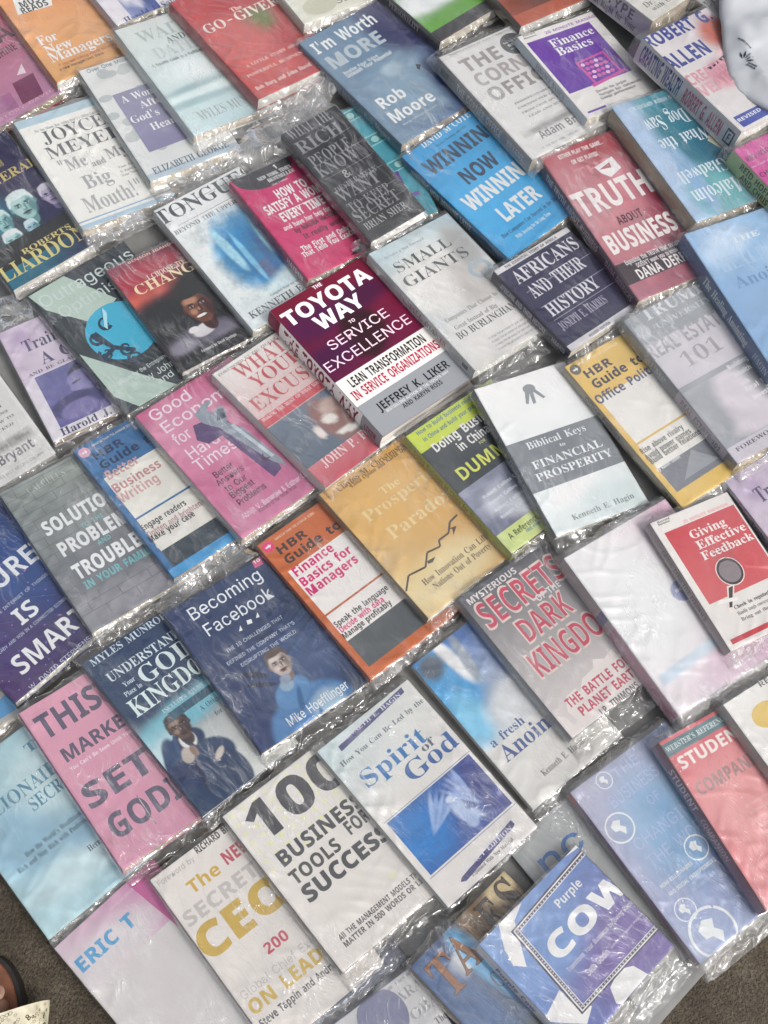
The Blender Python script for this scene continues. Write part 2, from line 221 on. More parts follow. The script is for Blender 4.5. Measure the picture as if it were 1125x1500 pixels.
'6':[227,[113,-3,91,-1,77,4,65,11,50,25,39,44,34,58,32,81,34,100,43,127,56,151,126,254,161,254,75,131,73,131,85,146,101,155,117,157,139,155,152,150,169,140,181,126,190,107,194,86,193,63,190,49,180,30,166,15,149,4,128,-2],[113,24,131,27,149,40,161,59,164,79,161,98,149,118,131,130,113,133,95,130,77,118,65,99,62,79,65,59,77,40,95,27]],
'7':[227,[48,0,162,226,31,226,31,254,195,254,195,224,82,0]],
'8':[227,[113,-3,82,1,50,17,37,31,31,42,26,68,29,88,40,110,58,126,76,132,55,145,40,165,35,190,40,214,49,230,67,246,92,256,113,258,134,256,159,246,177,230,186,214,191,190,186,165,171,145,150,132,168,126,186,110,197,88,200,68,195,42,189,31,176,17,145,1],[113,25,134,27,153,37,165,53,168,69,165,87,153,104,133,115,113,118,93,115,73,104,61,87,58,69,61,53,73,37,92,27],[113,145,130,147,146,157,157,172,160,188,157,203,147,218,130,228,113,230,96,228,79,218,69,203,66,188,69,172,79,157,96,147]],
'9':[227,[113,258,128,257,149,250,161,243,176,229,187,211,192,197,194,173,192,155,183,128,170,103,100,0,65,0,151,124,154,124,142,109,125,100,109,97,87,100,74,104,58,114,45,129,36,147,32,168,33,191,36,205,46,224,60,239,78,250,98,257],[113,230,95,227,77,215,66,195,63,176,66,156,77,137,95,125,113,122,131,125,149,137,161,156,164,175,161,195,150,215,131,227]],
'&':[224,[98,-3,68,1,39,17,31,26,21,42,17,67,22,91,35,110,113,172,127,187,131,202,127,217,117,227,101,230,84,227,73,216,68,199,73,182,90,157,219,0,182,0,57,151,44,172,38,190,39,210,45,229,58,244,77,253,94,257,118,255,133,249,148,237,158,221,162,207,159,184,146,162,68,101,53,84,49,69,50,54,55,44,65,33,79,26,96,23,111,25,130,32,151,48,163,65,172,87,174,112,204,112,201,83,194,62,185,46,166,23,153,12,136,3]],
"'":[103,[39,159,35,254,68,254,64,159]],
'.':[94,[48,-2,39,-1,31,4,26,12,25,20,26,29,31,37,39,42,48,43,56,42,64,37,69,29,71,20,69,12,64,4,56,-1]],
',':[94,[19,-60,34,36,68,36,42,-60]],
'-':[227,[168,122,168,94,57,94,57,122]],
':':[94,[48,-2,39,-1,31,4,26,12,25,20,26,29,31,37,39,42,48,43,56,42,64,37,69,29,71,20,69,12,64,4,56,-1],[48,135,39,137,31,142,26,149,25,158,26,167,31,174,39,179,48,181,56,179,64,174,69,167,71,158,69,149,64,142,56,137]],
'!':[98,[34,80,32,254,66,254,64,80],[49,-2,40,-1,33,4,28,12,26,20,28,29,33,37,40,42,49,43,58,42,65,37,70,29,72,20,70,12,65,4,58,-1]],
'?':[179,[66,76,68,105,76,126,87,137,115,157,127,174,131,192,127,210,121,218,110,226,96,230,82,230,69,226,57,218,49,206,46,189,14,189,17,209,28,231,46,247,69,256,96,258,122,252,142,239,156,220,161,203,162,184,153,156,142,142,112,120,104,111,98,96,97,76],[82,-2,73,-1,66,4,61,12,59,20,61,29,66,37,73,42,82,43,91,42,98,37,103,29,105,20,103,12,98,4,91,-1]],
'/':[125,[117,266,36,-38,7,-38,89,266]],
'"':[160,[39,159,35,254,68,254,64,159],[96,159,93,254,125,254,122,159]],
'(':[137,[45,103,47,142,57,192,73,239,88,270,118,270,102,233,90,195,77,129,76,88,82,49,94,8,118,-48,88,-48,75,-23,52,40,47,66]],
')':[137,[19,-48,49,26,57,58,61,96,59,138,50,185,35,233,19,270,33,270,48,270,60,247,74,211,88,152,92,91,87,52,81,27,55,-36,48,-48]]},
'b':{'A':[232,[0,0,85,241,105,241,147,241,232,0,177,0,160,57,130,57,72,57,55,0],[85,100,147,100,118,196,116,203]],
'B':[226,[30,0,30,240,134,238,168,230,185,221,191,215,199,199,201,166,195,149,189,140,181,133,165,126,193,113,205,91,208,70,205,49,192,25,167,8,145,2],[81,145,117,145,138,150,144,154,149,164,147,184,140,192,127,197,81,198],[81,42,121,42,143,48,149,54,154,65,153,87,146,96,133,102,81,104]],
'C':[214,[127,-3,94,0,75,7,59,17,40,38,31,55,22,85,19,120,21,143,29,174,43,201,63,222,89,236,120,243,144,243,174,237,202,226,186,185,159,196,141,200,123,200,99,191,83,171,74,143,72,119,75,85,86,60,98,48,113,41,137,39,161,42,193,52,193,9,162,0]],
'D':[248,[30,0,30,240,118,239,151,234,171,226,188,216,202,203,214,187,222,168,227,147,228,103,225,85,214,55,195,31,169,14,136,3,98,0],[81,42,125,44,144,51,158,62,168,77,174,97,176,134,169,165,159,179,145,190,129,196,81,198]],
'E':[188,[30,0,30,240,168,240,168,198,81,198,81,145,162,145,162,104,81,104,81,42,168,42,168,0]],
'F':[184,[30,0,30,240,168,240,168,198,80,198,80,136,162,136,162,95,80,95,80,0]],
'G':[243,[131,-3,98,0,83,5,59,19,40,40,27,67,20,101,21,144,30,176,45,202,59,217,77,228,97,236,119,241,157,243,188,238,216,228,199,188,160,200,137,201,117,196,101,187,88,174,78,156,74,142,73,104,76,84,83,66,94,53,103,46,127,39,167,42,167,92,121,92,121,135,216,135,216,10,170,-1]],
'H':[257,[30,0,30,240,81,240,81,146,97,146,176,146,176,240,227,240,227,0,176,0,176,103,144,103,81,103,81,0]],
'I':[131,[11,0,11,29,40,42,40,94,40,197,11,211,11,240,120,240,120,211,91,197,91,42,120,29,120,0]],
'J':[111,[5,-71,-25,-67,-25,-25,-5,-28,10,-26,19,-22,26,-12,30,15,30,240,81,240,81,5,74,-28,60,-51,39,-65]],
'K':[223,[30,0,30,240,81,240,81,130,166,240,222,240,139,134,223,0,165,0,102,101,81,86,81,0]],
'L':[190,[30,0,30,240,81,240,81,42,178,42,178,0]],
'M':[317,[30,0,30,240,99,240,156,56,217,240,286,240,286,0,239,0,241,168,240,188,178,0,132,0,73,188,75,125,76,0]],
'N':[273,[30,0,30,240,94,240,199,60,197,240,243,240,243,0,178,0,73,181,76,0]],
'O':[267,[134,-3,109,-2,88,4,69,12,47,31,36,46,28,65,23,86,19,121,23,155,28,176,36,194,47,210,69,228,88,237,109,242,134,243,158,242,180,237,198,228,220,210,231,194,239,176,246,144,248,120,245,85,239,65,231,46,220,31,198,12,180,4,158,-2],[134,39,162,45,180,61,191,87,194,120,191,154,180,180,162,196,134,201,106,196,87,180,76,154,73,120,76,87,87,61,106,45]],
'P':[211,[30,0,30,240,122,239,147,235,167,226,181,213,193,186,196,158,187,126,170,105,151,93,124,87,81,85,81,0],[81,127,111,128,127,133,136,139,141,147,144,163,140,183,126,194,116,197,81,198]],
'Q':[267,[181,-57,137,-3,109,-2,88,4,69,12,54,24,36,46,25,75,21,97,20,133,25,166,32,185,41,202,61,223,78,233,98,240,121,243,147,243,169,240,189,233,206,223,220,210,231,194,242,166,247,132,247,107,244,83,238,61,228,41,215,25,189,7,246,-57],[134,39,162,45,180,61,191,87,194,120,191,154,180,180,162,196,134,201,106,196,87,180,76,154,73,120,76,87,87,61,106,45]],
'R':[222,[30,0,30,240,130,238,154,232,180,216,193,190,195,157,185,131,162,111,151,104,222,0,165,0,108,92,99,92,81,92,81,0],[81,133,113,134,133,142,143,156,144,172,141,181,136,188,124,195,81,198]],
'S':[185,[83,-3,47,0,15,11,15,58,63,41,99,39,111,44,118,51,122,61,120,73,108,86,57,113,36,129,21,155,19,185,28,212,40,225,66,239,99,243,135,239,171,226,154,187,120,198,93,201,76,194,70,186,68,177,69,169,76,159,135,127,156,110,168,89,171,56,161,30,140,10,109,-1]],
'T':[194,[72,0,72,197,7,197,7,240,188,240,188,197,123,197,123,0]],
'U':[254,[126,-3,97,-1,72,7,53,21,35,49,29,85,29,240,79,240,80,84,82,68,88,56,96,48,113,41,135,40,149,43,163,52,170,63,173,76,175,240,225,240,225,85,223,61,210,33,189,12,157,0]],
'V':[218,[81,0,0,240,51,240,97,94,109,44,111,53,122,97,167,240,218,240,137,0]],
'W':[325,[61,0,0,240,50,240,83,97,92,46,103,105,138,240,186,240,223,98,232,46,238,78,275,240,325,240,264,0,206,0,173,129,162,182,152,129,119,0]],
'X':[224,[0,0,80,124,5,240,61,240,113,153,164,240,218,240,143,121,224,0,166,0,110,91,54,0]],
'Y':[210,[80,0,80,92,0,240,55,240,105,141,130,190,155,240,210,240,130,93,130,0]],
'Z':[194,[8,0,8,33,123,198,11,198,11,240,183,240,183,207,69,42,186,42,186,0]],
'a':[203,[71,-3,42,3,30,11,21,22,16,37,14,55,19,80,28,93,51,106,83,112,128,114,127,131,120,143,104,150,77,147,48,137,39,154,31,171,36,173,76,185,113,187,143,180,158,171,169,159,175,142,178,122,178,0,143,0,132,25,107,3,91,-2],[90,33,100,34,113,40,125,54,128,85,108,84,83,80,75,76,68,66,65,54,68,42,77,35]],
'b':[213,[127,-3,99,2,76,20,73,20,64,0,26,0,26,255,76,255,76,185,74,160,92,176,110,185,138,186,156,181,178,163,193,133,197,107,197,77,189,39,178,21,164,7,147,-1],[113,37,131,44,140,57,145,76,145,109,140,128,130,141,117,146,96,144,85,135,79,119,76,98,78,69,84,52,91,44,100,39]],
'c':[173,[101,-3,75,-1,54,7,31,28,18,61,15,91,18,121,27,145,40,164,58,177,80,184,123,186,162,174,147,136,125,143,108,146,93,145,83,140,76,133,67,108,69,67,80,46,99,38,129,40,156,53,156,10,132,0]],
'd':[213,[84,-3,65,-1,49,7,34,21,24,39,16,76,16,106,20,133,35,163,57,181,75,186,104,185,122,176,140,160,137,186,136,255,186,255,186,0,148,0,138,24,136,24,124,10,112,2],[102,37,119,40,128,45,134,53,139,71,139,100,136,121,128,136,120,143,101,146,86,143,72,127,67,107,67,74,72,55,82,43]],
'e':[198,[109,-3,75,1,54,11,36,25,24,45,16,70,16,111,23,136,34,157,50,172,77,184,102,187,136,181,162,165,174,149,182,128,184,91,184,79,66,79,69,60,75,50,87,39,98,35,117,34,139,36,174,48,174,10,145,0],[67,112,137,112,131,136,118,148,97,151,81,145,70,130]],
'f':[130,[34,0,34,146,7,146,7,170,34,183,35,211,40,229,48,241,60,250,93,257,133,253,145,249,139,231,132,213,115,217,98,217,89,211,85,201,84,183,128,183,128,146,84,146,84,0]],
'g':[213,[95,-81,59,-78,26,-70,26,-30,49,-38,85,-44,110,-43,127,-34,135,-15,138,24,114,3,84,-3,64,-1,47,8,33,22,23,41,17,64,16,106,20,131,28,153,48,176,75,186,97,186,116,180,139,160,144,183,186,183,186,0,181,-35,163,-60,145,-71,122,-78],[102,36,123,41,130,47,136,56,139,76,137,116,127,137,119,143,108,146,91,145,82,140,70,121,66,91,70,60,82,42]],
'h':[221,[26,0,26,255,76,255,74,160,77,160,95,178,119,186,148,185,164,180,177,171,187,158,195,131,195,0,145,0,145,119,142,129,132,142,116,147,102,145,92,140,85,131,80,119,76,96,76,0]],
'i':[102,[51,206,38,209,30,214,24,231,30,248,38,253,51,255,65,253,73,248,79,231,73,214,65,209],[26,0,26,183,76,183,76,0]],
'j':[102,[51,206,38,209,30,214,24,231,30,248,38,253,51,255,65,253,73,248,79,231,73,214,65,209],[11,-81,-21,-77,-21,-37,8,-40,19,-35,24,-26,26,183,76,183,75,-36,67,-55,54,-69,33,-79]],
'k':[208,[26,0,26,255,76,255,76,138,74,100,122,155,147,183,204,183,131,104,208,0,150,0,98,74,76,57,76,0]],
'l':[102,[26,0,26,255,76,255,76,0]],
'm':[330,[26,0,26,183,64,183,71,160,74,160,92,178,122,187,146,185,162,180,174,172,183,160,187,160,206,178,226,185,251,186,276,180,293,165,303,141,305,60,305,0,255,0,255,107,251,129,242,142,235,146,215,145,202,137,192,115,190,0,140,0,140,107,137,129,128,142,121,146,106,146,95,143,87,136,78,112,76,0]],
'n':[221,[26,0,26,183,64,183,71,160,93,178,119,186,149,185,171,176,188,158,193,141,195,60,195,0,145,0,145,107,142,129,136,140,129,144,116,147,102,145,88,136,78,112,76,0]],
'o':[208,[103,-3,87,-2,65,4,40,21,27,40,20,55,15,92,21,132,39,162,67,181,104,187,136,182,156,172,168,162,181,144,188,128,193,92,187,52,169,21,140,3],[104,37,121,40,133,51,139,68,142,92,139,116,133,133,121,143,104,146,87,143,75,133,68,116,66,92,68,68,75,51,87,40]],
'p':[213,[26,-81,26,183,67,183,74,160,96,179,110,185,138,186,156,181,178,163,189,144,195,121,197,92,195,63,189,40,178,21,155,3,137,-3,109,-2,95,4,74,20,76,-2,76,-81],[113,37,123,39,132,44,143,62,146,93,143,123,131,141,123,145,100,145,91,141,85,135,77,106,76,84,80,62,91,44,100,39]],
'q':[213,[136,-81,138,24,113,2,97,-2,74,-3,56,3,41,13,24,39,17,63,16,106,24,144,35,163,49,176,75,186,98,186,114,181,126,173,138,160,144,183,186,183,186,-81],[102,36,124,41,136,58,139,77,139,100,136,121,131,132,120,143,96,146,82,140,70,121,66,91,70,60,82,42]],
'r':[152,[26,0,26,183,64,183,72,152,74,152,87,169,106,182,123,186,145,185,142,138,123,140,102,135,89,127,79,113,76,93,76,0]],
's':[167,[76,-3,43,-1,15,7,15,49,47,38,78,33,96,36,105,47,104,55,98,61,37,93,25,103,17,117,15,136,20,158,35,174,58,184,77,186,104,186,131,181,152,172,137,136,107,147,91,150,75,148,65,141,66,134,72,126,122,103,140,90,150,78,154,60,154,45,149,30,134,12,110,0]],
't':[146,[89,-3,69,-1,55,4,45,13,37,25,32,50,32,146,8,146,8,167,35,184,50,222,82,222,82,183,107,183,133,183,133,146,82,146,82,54,86,44,97,37,114,37,135,42,135,5,111,-2]],
'u':[221,[90,-3,72,-2,49,8,38,18,30,33,25,64,25,183,75,183,75,70,78,54,85,44,100,37,124,41,136,52,142,71,144,183,194,183,194,0,156,0,149,24,147,24,136,11,123,3]],
'v':[191,[70,0,0,183,52,183,89,76,95,41,101,72,139,183,191,183,121,0]],
'w':[287,[55,0,3,183,53,183,76,96,84,42,94,93,117,183,172,183,195,89,201,42,203,49,212,96,235,183,284,183,231,0,177,0,144,145,109,0]],
'x':[194,[2,0,64,94,5,183,61,183,97,125,133,183,190,183,130,94,192,0,136,0,97,63,58,0]],
'y':[191,[37,-81,11,-78,11,-38,36,-40,49,-36,64,-20,73,1,0,183,55,183,72,132,91,75,96,48,103,78,137,183,191,183,105,-41,95,-55,76,-71,54,-79]],
'z':[164,[9,0,9,30,94,145,14,145,14,183,151,183,151,151,68,38,154,38,154,0]],
'0':[192,[96,-3,82,-2,58,5,40,19,32,29,17,68,12,120,18,177,31,211,47,229,60,237,77,242,96,243,122,240,133,235,143,229,159,211,175,172,180,120,174,63,161,29,145,11,131,3,115,-2],[96,38,112,43,122,58,127,84,129,120,127,156,122,182,112,197,96,202,80,197,70,182,64,156,62,120,64,84,70,58,80,43]],
'1':[192,[88,0,89,186,58,159,44,148,20,178,97,240,139,240,139,0]],
'2':[192,[13,0,13,35,103,127,117,147,123,161,122,185,110,198,95,201,77,198,59,190,40,176,13,209,39,228,62,238,98,243,127,239,149,228,168,206,173,190,174,172,171,153,164,137,144,110,77,43,181,43,181,0]],
'3':[192,[82,-3,45,0,13,10,13,53,45,41,77,37,106,41,121,53,124,62,125,76,122,87,116,94,93,102,50,104,50,143,93,145,106,148,116,156,121,166,122,179,114,195,99,201,77,201,58,196,37,185,13,220,34,232,53,238,75,242,103,243,134,236,150,228,162,217,169,203,171,178,165,157,146,138,120,125,152,116,164,108,172,97,177,85,179,70,174,44,160,22,144,10,112,-1]],
'4':[192,[108,0,108,50,6,50,6,85,111,240,157,240,157,164,157,89,186,89,186,50,157,50,157,0],[50,89,108,89,110,177,109,182,97,160]],
'5':[192,[81,-3,46,0,16,10,16,53,41,44,63,39,99,40,114,47,120,54,125,70,124,87,120,96,104,108,74,112,41,107,21,118,26,179,30,240,160,240,160,197,75,197,70,150,93,153,121,151,145,142,159,130,170,115,176,95,176,68,171,45,152,19,134,7,110,-1]],
'6':[192,[99,-3,76,-1,55,8,37,22,24,42,15,69,12,90,13,129,19,162,31,192,47,213,68,229,88,237,122,242,164,240,164,199,158,201,126,203,95,196,75,182,69,173,62,155,58,128,76,145,94,154,123,155,141,151,156,142,168,129,179,102,181,80,179,56,166,27,151,12,133,2],[98,37,116,42,125,51,132,72,130,95,124,107,114,114,96,117,80,112,70,104,64,94,62,84,64,69,69,55,78,44,88,39]],
'7':[192,[37,0,127,197,9,197,9,240,95,240,181,240,181,208,90,0]],
'8':[192,[96,-3,71,-1,50,4,34,14,17,34,12,61,18,90,35,110,58,125,38,141,24,160,19,178,20,197,24,208,34,221,58,236,96,243,134,236,150,228,162,217,170,203,173,185,171,172,164,154,151,141,130,127,158,108,173,90,179,72,179,49,169,28,152,11,127,0],[96,148,119,163,125,181,123,192,117,199,107,204,96,206,84,204,75,199,69,192,67,181,73,164],[95,34,112,36,124,42,131,51,133,63,132,72,126,82,98,102,94,104,69,87,61,77,59,64,61,52,68,42,79,36]],
'9':[192,[60,-3,28,-1,28,40,51,36,75,37,90,41,108,49,120,62,126,72,133,111,113,91,98,85,68,84,51,88,29,103,19,118,13,137,11,159,13,183,21,204,33,220,49,233,69,240,92,242,116,240,137,231,149,222,164,204,175,180,179,160,180,124,176,90,166,58,154,36,135,18,117,7,87,-1],[92,122,103,123,115,129,123,137,128,148,130,159,127,174,121,187,113,195,101,201,84,201,69,192,62,179,60,154,65,136,78,125]]},
't':{'A':[218,[-4,0,-4,9,12,15,22,32,103,233,112,233,199,28,210,13,222,9,222,0,115,0,115,9,130,11,141,19,140,30,126,66,52,66,39,34,38,20,48,11,64,9,64,0],[57,80,121,80,105,120,88,160]],
'B':[221,[8,0,8,9,29,14,33,19,37,30,37,184,36,200,32,211,23,217,8,219,8,223,8,228,110,228,137,226,159,222,176,215,188,204,196,191,198,175,197,162,184,142,174,134,143,124,180,112,193,103,202,92,207,80,209,66,207,47,199,30,186,17,168,8,133,0],[91,126,123,130,132,136,138,145,141,157,142,180,140,192,135,206,128,212,114,217,101,216,94,212,91,199],[111,12,129,15,142,25,148,41,150,73,145,94,139,104,123,113,99,116,91,116,91,26,97,15]],
'C':[234,[128,-5,97,-2,78,5,53,21,33,44,20,71,15,92,14,125,20,157,28,175,46,199,69,217,88,226,108,231,137,232,194,218,204,221,210,233,218,233,218,154,210,154,196,182,178,203,164,214,141,221,114,219,99,210,87,195,79,173,74,146,72,113,74,82,79,57,89,37,102,23,118,15,139,12,152,13,185,26,214,53,224,44,198,17,183,7,166,0]],
'D':[248,[10,0,10,9,29,13,36,27,37,187,35,203,30,213,21,218,7,219,7,228,111,228,148,224,178,215,203,198,220,176,231,148,234,114,231,79,221,51,204,28,181,13,151,3,114,0],[111,12,140,18,154,30,164,47,174,83,175,115,174,146,168,171,159,191,147,205,131,214,111,217,101,215,95,212,91,192,91,31,96,15]],
'E':[221,[7,0,7,8,26,11,33,17,38,39,37,197,31,213,22,218,8,219,8,228,199,228,199,160,192,160,188,179,180,193,164,207,148,212,128,215,104,215,95,211,91,197,91,123,116,126,126,131,133,139,141,157,144,173,152,173,152,59,144,59,138,87,127,103,113,109,91,111,91,30,95,19,103,15,123,14,162,21,185,37,196,52,206,72,215,72,201,0]],
'F':[202,[8,0,8,9,29,15,33,19,37,31,37,187,33,209,25,215,7,219,7,228,197,228,197,160,189,160,182,184,175,197,155,210,130,215,100,215,93,211,91,199,91,124,109,125,124,132,134,145,142,173,151,173,151,59,142,59,135,91,124,104,108,111,91,112,93,24,102,13,128,9,128,0]],
'G':[254,[134,-5,100,-1,80,5,62,15,40,35,29,51,20,70,15,91,14,126,20,157,29,176,40,192,54,206,70,218,88,226,107,231,146,231,194,218,203,221,210,233,219,233,219,154,210,154,198,179,179,203,165,213,149,219,134,222,115,219,100,210,88,195,80,174,75,147,73,114,75,82,80,55,96,25,110,13,128,7,154,8,161,11,168,19,171,36,170,77,162,87,138,91,138,99,250,99,250,91,233,88,225,81,223,69,223,14,179,0]],
'H':[262,[8,0,8,9,26,12,33,18,37,40,37,199,29,214,8,219,8,228,121,228,121,219,100,215,93,205,91,125,171,125,169,205,162,215,141,219,141,228,254,228,254,219,235,215,229,210,225,189,225,30,233,14,254,9,254,0,141,0,141,9,162,13,169,24,171,110,131,110,91,110,93,25,99,14,121,9,121,0]],
'I':[130,[7,0,7,9,28,14,36,24,38,90,37,203,33,212,29,215,7,219,7,228,122,228,122,223,122,219,98,214,92,203,91,39,96,18,105,12,123,9,123,0]],
'J':[165,[54,-33,30,-29,11,-17,0,0,-2,11,0,22,5,30,16,37,29,37,40,31,45,23,46,14,39,-13,42,-18,48,-20,60,-19,68,-15,72,-6,74,11,73,199,69,209,63,214,40,219,40,228,157,228,157,219,136,214,132,210,129,200,128,44,126,21,119,2,109,-13,95,-24,77,-30]],
'K':[255,[8,0,8,9,26,12,33,18,38,40,37,199,29,214,8,219,8,228,121,228,121,219,100,215,93,205,91,117,161,187,173,203,174,209,171,215,145,219,145,228,243,228,243,219,241,219,218,215,196,202,135,142,234,21,245,11,260,9,260,0,140,0,140,9,163,11,167,16,166,21,100,107,91,99,93,25,100,14,121,9,121,0]],
'L':[213,[8,0,8,9,26,12,33,18,37,40,37,199,33,210,29,214,8,219,8,228,125,228,125,219,104,217,94,208,91,189,91,38,93,22,100,16,117,14,146,16,163,22,185,40,204,77,214,77,201,0]],
'M':[317,[7,0,7,9,25,12,33,18,38,40,37,201,30,214,7,219,7,228,92,228,158,71,225,228,309,228,309,219,289,214,281,199,280,43,282,21,291,12,308,9,308,0,198,0,198,9,218,13,223,18,226,27,227,199,144,0,135,0,53,194,54,29,56,20,62,13,85,9,85,0]],
'N':[247,[201,-5,53,175,54,29,57,18,62,14,83,9,83,0,9,0,9,9,27,12,36,21,38,35,38,91,38,194,19,216,9,219,9,223,9,228,78,228,195,84,194,202,191,211,186,215,166,219,166,228,240,228,240,219,219,214,212,199,211,-5]],
'O':[263,[130,-5,106,-3,84,4,64,15,47,29,33,46,22,67,16,89,14,114,16,138,22,161,33,181,47,199,65,213,85,224,108,231,133,233,157,231,179,224,198,213,216,199,230,182,240,162,247,139,249,114,247,89,240,67,230,46,215,29,198,15,177,4,155,-3],[132,6,150,9,164,18,175,33,183,54,188,81,190,114,186,160,174,194,155,215,130,222,112,219,98,210,87,195,79,174,74,147,73,114,77,67,89,34,108,13]],
'P':[209,[8,0,8,9,26,12,33,18,37,40,37,199,29,214,8,219,8,228,133,227,161,222,183,211,198,194,204,172,202,148,190,126,176,115,157,107,134,103,91,103,93,25,99,14,121,9,121,0],[91,115,122,118,132,123,139,130,145,148,146,165,144,187,138,203,126,212,115,215,100,215,93,211,91,199]],
'Q':[263,[189,-58,167,-56,148,-51,131,-43,116,-32,104,-18,93,0,70,10,51,25,35,43,23,64,14,105,15,130,22,161,37,187,59,209,85,224,116,232,149,232,179,224,210,204,230,182,243,154,249,122,249,101,244,76,227,43,200,17,165,0,172,-12,189,-30,210,-39,226,-40,246,-37,247,-46,218,-55],[133,6,150,9,165,18,176,33,184,54,188,81,190,114,186,160,174,194,155,215,130,222,112,219,98,210,87,195,79,174,74,147,73,114,77,67,89,34,108,13]],
'R':[236,[8,0,8,9,26,12,33,18,37,40,37,199,29,214,8,219,8,228,139,226,175,217,191,208,206,186,209,167,207,154,196,133,186,124,157,112,216,25,228,12,240,9,240,0,169,0,101,106,91,106,93,25,99,14,121,9,121,0],[91,117,124,120,135,125,144,134,150,152,152,168,151,182,142,204,124,214,104,215,94,209,91,197]],
'S':[195,[21,-5,21,79,31,79,41,47,50,31,61,20,75,12,98,7,115,10,132,22,139,39,136,58,127,70,64,105,43,121,34,132,26,151,25,173,29,191,40,211,58,225,80,232,107,232,150,222,157,225,160,233,170,233,170,160,161,160,147,192,136,205,120,217,106,221,92,222,77,218,67,210,62,203,60,190,66,171,84,157,139,130,162,113,171,102,178,86,179,53,175,40,166,24,152,11,134,1,112,-4,90,-5,41,6,35,4,31,-5]],
'T':[212,[46,0,46,9,68,13,73,18,77,29,78,217,58,215,38,206,28,196,20,183,14,159,5,159,5,228,105,228,205,228,205,158,197,158,193,176,187,191,178,202,166,210,152,215,132,217,132,29,136,18,141,13,164,9,164,0]],
'U':[246,[124,-6,96,-4,74,3,57,14,46,30,37,64,36,199,28,214,7,219,7,228,120,228,120,219,104,217,96,213,91,197,91,60,93,44,102,26,116,15,137,11,155,13,170,19,181,28,190,42,194,59,196,194,190,212,180,217,164,219,164,228,237,228,237,219,218,213,212,198,211,74,202,34,190,16,173,4,151,-4]],
'V':[214,[106,-6,20,194,9,212,-7,219,-7,228,105,228,105,219,83,216,78,212,76,203,129,72,152,130,175,192,177,204,176,212,171,216,149,219,149,228,221,228,221,219,206,215,196,201,115,-6]],
'W':[306,[85,-5,15,200,6,215,-8,219,-8,228,90,228,90,219,79,218,72,213,71,200,111,77,150,176,139,209,132,216,115,219,115,228,220,228,220,219,202,216,197,210,197,204,237,83,274,201,272,212,265,217,252,219,252,228,312,228,312,219,299,213,289,194,223,-5,214,-5,158,154,95,-5]],
'X':[235,[6,0,6,9,20,11,39,26,97,104,34,201,21,215,7,219,7,228,122,228,122,219,100,216,96,211,95,206,132,145,164,191,169,204,169,211,164,216,146,219,146,228,229,228,229,219,209,216,194,205,140,132,211,23,222,11,232,9,232,0,119,0,119,9,139,12,144,17,145,23,140,36,105,91,63,28,65,15,73,10,87,9,87,0]],
'Y':[213,[51,0,51,9,69,12,78,21,80,35,80,89,17,203,7,215,-7,219,-7,228,103,228,103,219,85,217,79,213,78,208,103,154,124,113,169,187,174,201,174,208,168,215,147,219,147,228,220,228,220,219,207,214,194,199,134,102,135,25,142,14,164,9,164,0]],
'Z':[221,[10,0,10,5,138,215,93,214,66,208,47,193,31,158,22,158,29,228,116,228,203,228,203,222,77,14,131,15,160,22,181,36,196,61,203,82,212,82,203,0]],
'a':[172,[127,-5,108,1,100,17,84,5,57,-4,32,-2,17,9,11,22,10,32,12,45,20,58,32,68,49,77,99,95,99,125,97,136,89,145,74,148,62,147,53,140,53,135,60,122,61,113,57,103,48,97,35,96,27,98,21,104,17,112,17,122,20,133,28,142,38,150,63,158,92,159,119,153,136,141,143,129,146,114,147,21,152,17,160,21,165,14,147,0],[76,17,89,22,99,32,99,58,99,85,77,76,64,61,59,42,61,28,66,20]],
'b':[180,[21,-6,21,203,17,216,4,220,4,228,69,228,69,139,81,150,102,159,122,158,142,149,154,138,163,123,171,90,167,51,161,38,150,20,129,3,110,-4,81,-3,67,3,52,14,27,-6],[91,7,106,11,116,25,121,47,123,80,121,107,116,125,106,136,92,140,78,135,69,121,70,26,75,14,85,8]],
'c':[147,[78,-5,66,-4,49,2,34,13,22,28,14,47,10,67,14,105,24,124,42,145,67,157,87,160,115,155,125,149,135,137,139,123,136,112,129,105,118,102,107,105,100,112,98,140,92,147,76,147,63,135,57,110,56,82,62,53,73,32,89,21,102,19,119,23,136,36,142,30,134,19,114,4,91,-4]],
'd':[185,[70,-5,53,-2,43,2,23,22,12,52,11,90,15,112,24,131,36,145,51,154,67,159,88,157,100,151,111,140,111,207,108,214,99,218,88,220,88,228,160,228,160,30,164,19,177,14,177,5,147,3,111,-5,111,19,94,1],[86,14,101,21,111,38,111,121,107,131,96,139,82,140,70,133,63,119,59,96,59,57,63,35,70,21,77,16]],
'e':[150,[77,-5,59,-2,47,2,33,13,22,28,11,62,10,86,14,108,30,136,43,149,60,157,79,159,97,157,112,151,124,140,137,117,141,83,58,83,60,64,69,37,77,28,87,23,100,21,112,24,124,31,135,43,142,36,124,13,114,5,102,0],[58,96,101,96,100,120,97,139,93,144,84,148,74,147,68,143,61,128]],
'f':[107,[7,0,7,8,18,10,24,16,26,37,26,138,8,138,8,155,26,155,27,185,33,207,42,218,62,229,87,232,111,228,120,223,129,212,132,200,130,190,126,183,117,178,107,178,98,183,92,195,98,219,90,222,81,220,77,215,75,207,74,155,102,155,102,138,74,138,74,33,77,15,83,10,100,8,100,0]],
